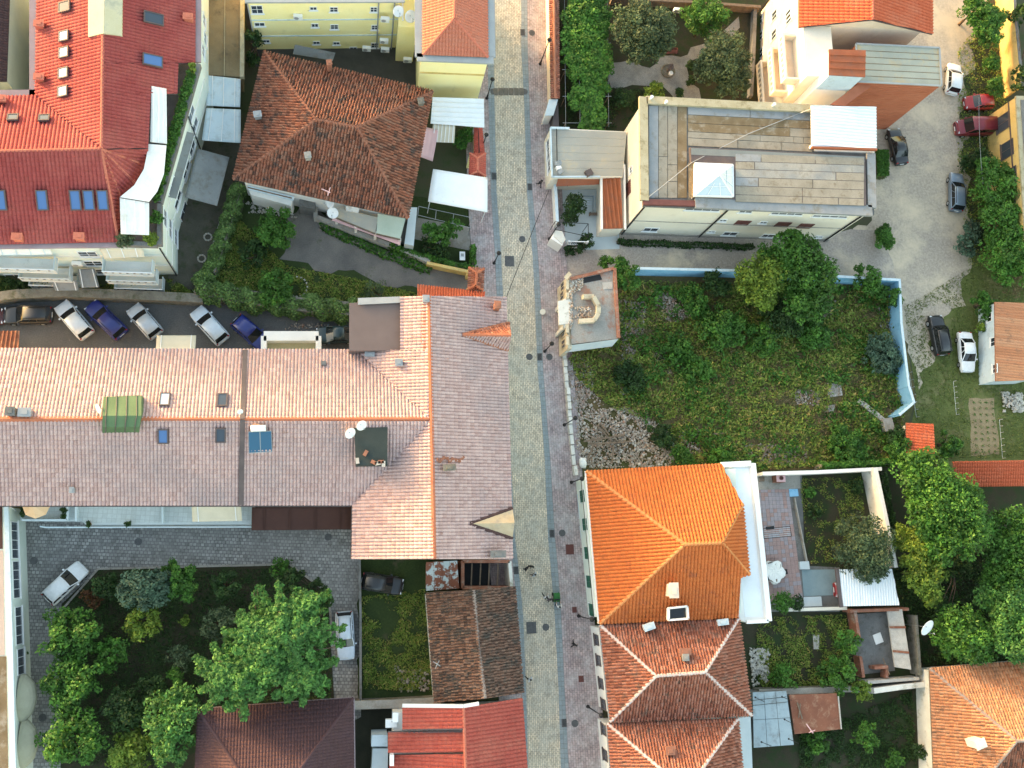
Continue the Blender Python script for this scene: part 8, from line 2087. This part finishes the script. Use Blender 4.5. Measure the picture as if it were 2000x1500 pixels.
rt('shrub', 'round dark bush right of the orange shed roof', [(1850, 866, 24, 1.6)], 'green', size=.25)
rt('creeper', 'dark creeper on the left of the orange shed', [(1755, 870, 18, 1.8), (1745, 880, 14, 1.6)], 'green', size=.24)
rt('shrub', 'wild growth beside the narrow path below the bright tree', [(1870, 1100, 26, 1.4), (1840, 1190, 20, 1.0)], 'dark', size=.25, dens=.6)
rt('climbing_tree', 'tall loose green tree against the yellow building', [(1940, 370, 36, 3.6), (1950, 430, 38, 3.8), (1955, 490, 34, 3.6), (1930, 330, 22, 3.0), (1965, 340, 20, 3.4), (1975, 420, 28, 3.6), (1988, 385, 26, 3.4), (1988, 460, 32, 3.6), (1990, 520, 30, 3.2), (1960, 530, 24, 3.0)], 'vine', size=.27, cl=1.8, dens=.85)
rt('shrub', 'grey green shrub beside the gravel yard', [(1885, 480, 24, 1.0), (1895, 450, 20, 1.0)], 'blue', size=.25, dens=.5)
rt('shrub', 'dark green shrub above the tall loose tree', [(1915, 310, 20, 1.6), (1890, 320, 14, 1.0)], 'dark', size=.25, dens=.7)
rt('broadleaf_tree', 'green tree at the top right beside the yellow wall', [(1905, 20, 28, 3.0), (1930, 60, 26, 3.0), (1940, 35, 22, 2.8)], 'vine', size=.26, cl=1.5)
rt('shrub', 'dark bush along the yellow wall, upper', [(1938, 125, 16, 1.6)], 'green', size=.24); rt('shrub', 'dark bush along the yellow wall, lower', [(1943, 172, 16, 1.6)], 'green', size=.24)
rt('broadleaf_tree', 'dark tree beyond the yellow wall in the top right corner', [(1990, 30, 20, 3.0), (1995, 155, 22, 2.6)], 'dark', size=.26)
rt('shrub', 'shrub against the left of the pale blue cabin', [(1922, 592, 20, 1.6), (1925, 610, 14, 1.4)], 'green', size=.24); rt('shrub', 'small yellow green cone bush by the cabin window', [(1916, 640, 9, .9, 1.2)], 'lime', size=.2); rt('dry_shrub', 'grey brown dry bush above the cabin', [(1980, 550, 26, 1.6), (1985, 520, 18, 1.4)], 'dry', size=.3, dens=.4, asp=.2)
rt('hedge_ball', 'clipped ball bush at the corner of the beige building', [(1725, 472, 18, 1.1, 1.0)], 'green', size=.18, dens=1.7)
t = thing('hedge_block', 'clipped box hedge beside the black car', 'hedge', P(1722, 320, 0))
hb = PP([(1712, 292), (1736, 292), (1737, 343), (1714, 344)], 1.2); n = 3800
U, V_ = nrng.uniform(0, 1, n), nrng.uniform(0, 1, n); B0, B1, B2, B3 = [np.array(p) for p in hb]
C = (B0 * (1 - U)[:, None] + B1 * U[:, None]) * (1 - V_)[:, None] + (B3 * (1 - U)[:, None] + B2 * U[:, None]) * V_[:, None]; C[:, 2] = 1.2 - np.where(nrng.random(n) < .6, 0, nrng.uniform(0, 1.1, n)) + nrng.normal(0, .03, n)
leaf_mesh('foliage', C, nrng.normal(size=(n, 3)) * .6 + np.array([0, 0, .8]), .18, LEAF['green'], t, nrng.uniform(.2, .8, n)); MB().prism([p - Vector((0, 0, .12)) for p in inset(hb, .08)], 0).obj('core', M('bark'), t)
rt('hedge_ball', 'small clipped cube bush above the ball bush', [(1728, 448, 10, .8, 1.0)], 'green', size=.18, dens=1.6)
GY = 'plants of the small back yards'
for lab, x, y, r, z, lf in (('bright bush at the bottom of the patio', 1527, 1178, 19, 1.3, 'vine'), ('dark bush beside the bright patio bush', 1556, 1178, 13, 1.0, 'dark'), ('bush beside the clay house rubble', 1531, 1322, 21, 1.2, 'vine'), ('creeper over the brick outhouse wall', 1655, 1255, 24, 1.8, 'vine'), ('large green bush at the outhouse corner', 1640, 1320, 34, 1.8, 'vine'), ('hanging bush over the stone wall end', 1680, 1350, 18, 1.4, 'lime'), ('spreading young tree in the dark yard', 1690, 1440, 24, 1.6, 'vine'), ('small bush in the bottom right dark yard', 1745, 1490, 18, 1.0, 'green'), ('bush by the ochre house wall', 1795, 1465, 14, 1.0, 'dark'), ('dark shrub in the patio garden', 1590, 1000, 12, .5, 'dark'), ('low green shrub in the middle of the patio garden', 1582, 960, 10, .4, 'vine'), ('dark low shrub near the white side wall', 1670, 950, 12, .4, 'dark'), ('green growth under the rusty shed', 1590, 1445, 24, .8, 'green')):
    tree('shrub', lab, [(x, y, r, z, .8)], lf, 'shrub', GY, size=.24, dens=.75, trunk=.04)

# ------------------------------------------------------------------ ivy hedges
def ivy(name, label, line, width, h, leaf='ivy', cat='hedge', dens=1.0, size=.2, core=True):
    w = PP(line, 0); t = thing(name, label, cat, w[0]); n = 0; Cs = []; Ks = []
    for a, b in zip(w, w[1:]):
        L = (b - a).length; d = (b - a) / L; s = Vector((-d.y, d.x, 0)); k = int(L * (width + 2 * h) * 100 * dens)
        q = nrng.uniform(0, 1, k); pr = nrng.uniform(-1, 1, k); bump = .8 + .35 * np.sin(q * L * 2.3 + pr * 2) * np.cos(q * L * .9)
        x = np.sin(pr * 1.75) * width / 2 * bump; zz = np.cos(pr * 1.45) * h * (.9 + .12 * bump)
        Cs.append(np.array(a)[None] + q[:, None] * np.array(b - a) + x[:, None] * np.array(s) + zz[:, None] * np.array([0, 0, 1.]) + nrng.normal(0, .07, (k, 3))); Ks.append(np.clip(.5 + .4 * np.sin(q * L * 3.1 + pr * 4) + nrng.normal(0, .2, k), 0, 1))
    C = np.concatenate(Cs); C[:, 2] = np.maximum(C[:, 2], .05)
    leaf_mesh('foliage', C, nrng.normal(size=(len(C), 3)) * .6 + np.array([0, 0, .9]), size, LEAF[leaf], t, np.concatenate(Ks), asp=.8)
    mb = MB()
    for a, b in zip(w, w[1:]): mb.bar(a + Vector((0, 0, h * .42)), b + Vector((0, 0, h * .42)), width * .55, h * .84)
    mb.obj('wall', M('stone'), t)
    return t
ivy('ivy_wall', 'ivy covered wall running along the garden towards the parking yard', [(468, 372), (455, 420), (436, 480), (415, 540), (385, 562)], 1.6, 2.0)
ivy('ivy_wall', 'thick ivy hedge along the top of the parking yard', [(388, 568), (440, 582), (520, 594), (610, 606), (692, 612)], 2.4, 2.2)
ivy('ivy_wall', 'thin ivy over the curved garden wall near the driveway gate', [(760, 485), (830, 508), (925, 532)], .7, 1.25, 'green')
ivy('ivy_wall', 'bright creeper along the outside of the white garden wall', [(1590, 913), (1650, 909), (1735, 905)], .8, 1.9, 'vine')
ivy('ivy_wall', 'dark creeper on the outside of the white side wall', [(1712, 925), (1725, 1000), (1738, 1060)], .7, 1.6, 'dark')
ivy('ivy_wall', 'dark green hedge at the foot of the beige wall along the lane', [(1204, 474), (1290, 478), (1400, 482), (1470, 484)], .6, .5, 'dark')
ivy('ivy_wall', 'ivy along the driveway below the curved stone wall', [(625, 440), (700, 475), (770, 505), (840, 528)], .9, .5, 'green')
ivy('ivy_wall', 'narrow ivy beside the street at the driveway gate', [(921, 485), (922, 520)], .5, 1.4, 'green')
# ------------------------------------------------------------------ ground cover nobody could count
cover('weeds', [(1110, 700), (1230, 550), (1740, 560), (1770, 790), (1745, 900), (1480, 918), (1320, 905), (1290, 830), (1200, 800), (1130, 745)], 46000, .32, 'weed', mask=.37, hgt=.28, label='rank weeds and grass covering the overgrown lot', holes=[(1295, 590, 24), (1320, 605, 20), (1250, 600, 14), (1610, 600, 14), (1632, 770, 16), (1575, 775, 14), (1625, 800, 11), (1290, 690, 18), (1330, 690, 12)])
cover('weeds', [(1110, 700), (1230, 550), (1740, 560), (1770, 790), (1745, 900), (1480, 918), (1320, 905), (1290, 830), (1200, 800), (1130, 745)], 16000, .34, 'dry', mask=.46, hgt=.25, label='dry brown stalks among the weeds of the lot', asp=.14, mask_scale=.12)
cover('weeds', [(1150, 700), (1260, 560), (1740, 560), (1770, 790), (1745, 900), (1480, 918), (1320, 905)], 13000, .34, 'green', mask=.56, hgt=.35, label='taller green clumps in the overgrown lot', asp=.5, mask_scale=.14)
cover('grass', [(1765, 600), (1900, 520), (2050, 520), (2050, 895), (1770, 895), (1790, 780)], 16000, .20, 'grass', mask=.30, hgt=.07, label='short grass of the yard with the cabin', holes=[(1920, 800, 34), (1925, 850, 34), (1835, 620, 28)])
cover('grass', [(705, 1165), (835, 1150), (850, 1350), (710, 1345)], 7000, .22, 'weed', mask=.40, hgt=.10, label='rough grass of the small plot beside the old shed', holes=[(735, 1190, 26), (760, 1210, 22)])
cover('grass', [(460, 420), (560, 520), (700, 545), (820, 575), (830, 590), (690, 600), (400, 555), (440, 480)], 12000, .22, 'weed', mask=.35, hgt=.12, label='long grass in the old house garden')
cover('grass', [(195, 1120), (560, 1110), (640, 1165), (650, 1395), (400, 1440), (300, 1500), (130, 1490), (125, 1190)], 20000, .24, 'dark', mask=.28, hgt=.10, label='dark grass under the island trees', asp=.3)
cover('grass', [(1475, 1205), (1650, 1200), (1670, 1340), (1480, 1345)], 7000, .22, 'weed', mask=.40, hgt=.12, label='rough growth of the shaded back yard')
cover('grass', [(1560, 1435), (1780, 1350), (1790, 1500), (1560, 1500)], 8000, .22, 'dark', mask=.40, hgt=.10, label='dark grass of the bottom right yard')
cover('grass', [(1740, 1110), (1990, 1050), (1990, 1290), (1790, 1300)], 12000, .26, 'dark', mask=.25, hgt=.3, label='undergrowth below the right hand trees', asp=.45)
cover('grass', [(1560, 935), (1680, 930), (1700, 1100), (1580, 1100)], 3500, .18, 'weed', mask=.55, hgt=.06, label='sparse weeds in the patio garden soil')
cover('grass', [(1870, 100), (1945, 0), (1965, 190), (1990, 520), (1890, 520), (1870, 320)], 9000, .24, 'weed', mask=.38, hgt=.12, label='weeds between gravel yard and yellow walls')
cover('grass', [(150, 560), (340, 545), (380, 575), (230, 580)], 3500, .22, 'weed', mask=.3, hgt=.15, label='weeds under the balconies above the stone wall')
cover('grass', [(-40, 540), (110, 555), (120, 575), (-40, 600)], 3500, .26, 'dark', mask=.25, hgt=.4, label='dark shrubs below the left balconies', asp=.5)
cover('grass', [(1100, 170), (1280, 175), (1250, 250), (1110, 250)], 3000, .2, 'dark', mask=.45, hgt=.1, label='low plants under the street garden vine')
# garden bed plants in rows
t = thing('seedling_rows', 'rows of small seedlings in the vegetable bed', 'seedlings', P(1920, 830, .01)); Cs = []
for i in range(4):
    for j in range(9):
        c = np.array(P(1902 + i * 12 + j * .7, 786 + j * 12, .1)); Cs.append(c + nrng.normal(0, .09, (14, 3)) * np.array([1, 1, .6]))
C = np.concatenate(Cs); C[:, 2] = np.abs(C[:, 2]) + .03; leaf_mesh('seedlings', C, nrng.normal(size=C.shape) * .5 + np.array([0, 0, 1.]), .13, LEAF['green'], t, nrng.uniform(0, 1, len(C)), 'stuff')
# ------------------------------------------------------------------ rubble and loose things
tg = lambda o, l: tag(o, l)
stones('rubble', [(1124, 818), (1160, 800), (1225, 795), (1290, 830), (1330, 872), (1310, 912), (1150, 914), (1126, 880)], 4200, .06, .18, 'debris', .02, .35, label='large heap of broken tiles and mortar in the lot')
stones('rubble', [(1272, 568), (1340, 565), (1352, 618), (1310, 632), (1278, 605)], 700, .07, .2, 'rubble', .02, .15, label='pale rubble patch near the upper left of the lot')
stones('rubble', [(1205, 585), (1262, 590), (1255, 660), (1225, 720), (1205, 650)], 900, .07, .2, 'rubble', .02, .2, label='rubble beside the right wall of the ruin')
stones('rubble', [(1215, 680), (1240, 690), (1235, 740), (1212, 730)], 192, .07, .2, 'stonewhite', .02, .1, label='grey broken concrete below the ruin')
stones('rubble', [(1275, 685), (1315, 680), (1310, 730), (1285, 735)], 176, .07, .2, 'rubble', .02, .1, label='small rubble patch in the lot middle left')
stones('rubble', [(1598, 585), (1632, 588), (1628, 625), (1602, 620)], 256, .07, .2, 'rubble', .02, .2, label='grey rubble under the leafy lot tree')
stones('rubble', [(1455, 868), (1520, 868), (1578, 872), (1575, 910), (1470, 908)], 672, .07, .2, 'rubble', .02, .25, label='rubble strip above the white garden wall')
stones('rubble', [(1320, 840), (1365, 835), (1368, 890), (1340, 892)], 224, .07, .2, 'rubble', .02, .15, label='small rubble patch above the orange roof')
stones('rubble', [(1715, 600), (1742, 605), (1748, 680), (1722, 670)], 320, .07, .2, 'stonewhite', .02, .15, label='broken stones along the inside of the blue wall')
stones('rubble', [(1110, 760), (1150, 755), (1180, 790), (1130, 815)], 200, .08, .22, 'rubble', .02, .1, label='blue grey broken slabs beside the sidewalk wall')
stones('rubble', [(1463, 1265), (1500, 1268), (1498, 1335), (1470, 1340)], 420, .08, .26, 'whitepile', .02, .3, label='white building waste beside the clay house')
stones('rubble', [(1104, 692), (1150, 698), (1165, 750), (1135, 800), (1110, 800)], 650, .06, .2, 'rubble', .02, .12, label='pale rubble strip along the street side of the lot')
stones('rubble', [(1550, 760), (1605, 764), (1598, 792), (1556, 790)], 260, .06, .18, 'rubble', .02, .08, label='bare stony patch in the middle right of the lot')
stones('rubble', [(1955, 765), (1995, 768), (1998, 805), (1960, 806)], 420, .08, .24, 'whitepile', .02, .7, label='heap of pale stones beside the vegetable bed')
stones('rubble', [(770, 1300), (835, 1310), (840, 1350), (780, 1350)], 140, .08, .2, 'rubble', .02, .08, label='scattered stones at the bottom of the grass plot')
stones('rubble', [(550, 630), (670, 635), (680, 655), (560, 650)], 120, .06, .18, 'rubble', .02, .05, label='scattered stones under the ivy hedge')
stones('rubble', [(480, 395), (570, 410), (580, 425), (480, 415)], 160, .08, .2, 'stonewhite', .02, .05, label='pale gravel beside the wash house')
for lab, pts in (('pale concrete slab lying in the lot, larger', [(1616, 748), (1642, 746), (1646, 772), (1618, 776)]), ('pale concrete slab lying in the lot, smaller', [(1610, 792), (1632, 790), (1628, 804), (1612, 805)]), ('pale slab among weeds near the left of the lot', [(1208, 755), (1226, 752), (1230, 770), (1212, 772)]), ('white board lying in the shaded back yard', [(1588, 1240), (1600, 1240), (1600, 1268), (1590, 1268)])):
    t = thing('slab', lab, 'slab', P(*pts[0], 0)); MB().prism(PP(pts, .12), .0).obj('slab', M('stonewhite'), t); MB().prism([p + Vector((0, 0, .03)) for p in inset(PP(pts, .12), .25)], 0, thick=.02).obj('mortar', M('concrete'), t)
t = thing('collapsed_wall', 'fallen pale wall lying diagonally by the blue wall end', 'wall', P(1700, 800, 0))
for k in range(5): a, b = P(1676 + k * 10, 782 + k * 8, .35), P(1685 + k * 10, 789 + k * 8, .35); MB().bar(a, b, .5, .3 + .1 * (k % 2)).obj('wall_piece', M('stonewhite'), t)
MB().prism(PP([(1724, 818), (1742, 815), (1750, 845), (1730, 842)], .9), 0).obj('block', M('concrete'), t)
mb_lab = [((1140, 862), (1220, 850)), ((1150, 868), (1235, 862)), ((1165, 830), (1195, 862)), ((1172, 825), (1190, 850)), ((1145, 905), (1160, 868)), ((1198, 868), (1196, 905)), ((1483, 905), (1498, 876)), ((1298, 858), (1312, 870)), ((1390, 848), (1420, 845))]
for k, (a, b) in enumerate(mb_lab):
    o = MB().bar(P(*a, .75 if a[0] < 1290 else .3), P(*b, .8 if a[0] < 1290 else .35), .16, .12).obj('timber_beam', M('timber'))
    tag(o, ('grey timber beam lying across the rubble heap' if k < 6 else ('short plank in the rubble above the garden wall', 'pale plank right of the rubble heap', 'pale stick in the weeds of the lower lot')[k - 6]), 'beam', 'timber beams in the lot')
t = thing('plastic_bag', 'white plastic sack at the corner of the orange roof', 'sack', P(1138, 905, 0)); C0 = P(1139, 904, .5)
vv = []; n = 12
for i in range(6):
    for j in range(n): a = j * 6.283 / n; rr = math.sin(math.pi * (i + .6) / 6.4) * .45 * rng.uniform(.8, 1.2); vv.append(C0 + Vector((math.cos(a) * rr, math.sin(a) * rr * 1.3, (i / 5 - .5) * .8)))
MB().add(vv, [(i * n + j, i * n + (j + 1) % n, (i + 1) * n + (j + 1) % n, (i + 1) * n + j) for i in range(5) for j in range(n)] + [tuple(range(5 * n, 6 * n))]).obj('sack', M('fabric'), t, smooth=True)
t = thing('blue_barrel', 'round blue water barrel beside the cabin', 'barrel', P(1921, 734, 0)); MB().lathe([(.36, 0), (.40, .3), (.41, .5), (.40, .7), (.36, .95), (.30, .96), (.02, .94)], P(1921, 734, 0), 16).obj('barrel', M('bluewall'), t, smooth=False); MB().lathe([(.08, 0), (.08, .04), (.02, .05)], P(1921, 734, .95), 8).obj('cap', M('pvc'), t)
for k, (lab, x, y) in enumerate((('stone ring in the shaded garden, upper', 406, 463), ('stone ring in the shaded garden, lower', 394, 505), ('stone ring edging beside the lower garden bush', 580, 560))):
    t = thing('stone_ring', lab, 'stone ring', P(x, y, 0)); R_ = .35 if k < 2 else 1.0
    for j in range(9 if k < 2 else 16): a = j * 6.283 / (9 if k < 2 else 16); MB().box(P(x, y, .08) + Vector((math.cos(a) * R_, math.sin(a) * R_, 0)), (.2, .14, .16), a + 1.57).obj('stone', M('stonewhite'), t)
t = thing('sign_board', 'white notice board at the edge of the west sidewalk garden', 'board', P(903, 500, 0))
MB().box(P(903, 500, .75), (.55, .9, .1)).obj('panel', M('pvc'), t); MB().box(P(903, 500, .35), (.1, .5, .7)).obj('foot', M('greymetal'), t); MB().box(P(903, 498, .81), (.3, .3, .02)).obj('print', M('greymetal'), t)
t = thing('pergola_frame', 'thin pale metal pergola frame above the fig tree', 'pergola', P(870, 420, 0))
fr = [P(818, 403, 2.4), P(921, 425, 2.4), P(919, 445, 2.4), P(816, 420, 2.4)]
for i in range(4): MB().tube([fr[i], fr[(i + 1) % 4]], .03, 5).obj('rail', M('greymetal'), t); MB().tube([Vector((fr[i].x, fr[i].y, 0)), fr[i]], .03, 5).obj('post', M('greymetal'), t)
for q in (.33, .66): MB().tube([fr[0].lerp(fr[1], q), fr[3].lerp(fr[2], q)], .03, 5).obj('rail', M('greymetal'), t)
sheet('fig_terrace', [(815, 425), (925, 445), (920, 490), (800, 465)], .02, 'concrete')
t = thing('string_fence', 'line of short pale stakes with string across the grass', 'fence', P(1785, 745, 0))
for a, b in (((1776, 728), (1790, 815)), ((1862, 745), (1868, 810)), ((1952, 820), (1958, 895))):
    for k in range(7): p = P(a[0] + (b[0] - a[0]) * k / 6, a[1] + (b[1] - a[1]) * k / 6, 0); MB().box(p + Vector((0, 0, .25)), (.06, .06, .5)).obj('stake', M('stonewhite'), t)
    MB().tube([P(*a, .45), P(*b, .45)], .015, 4).obj('string', M('pvc'), t)
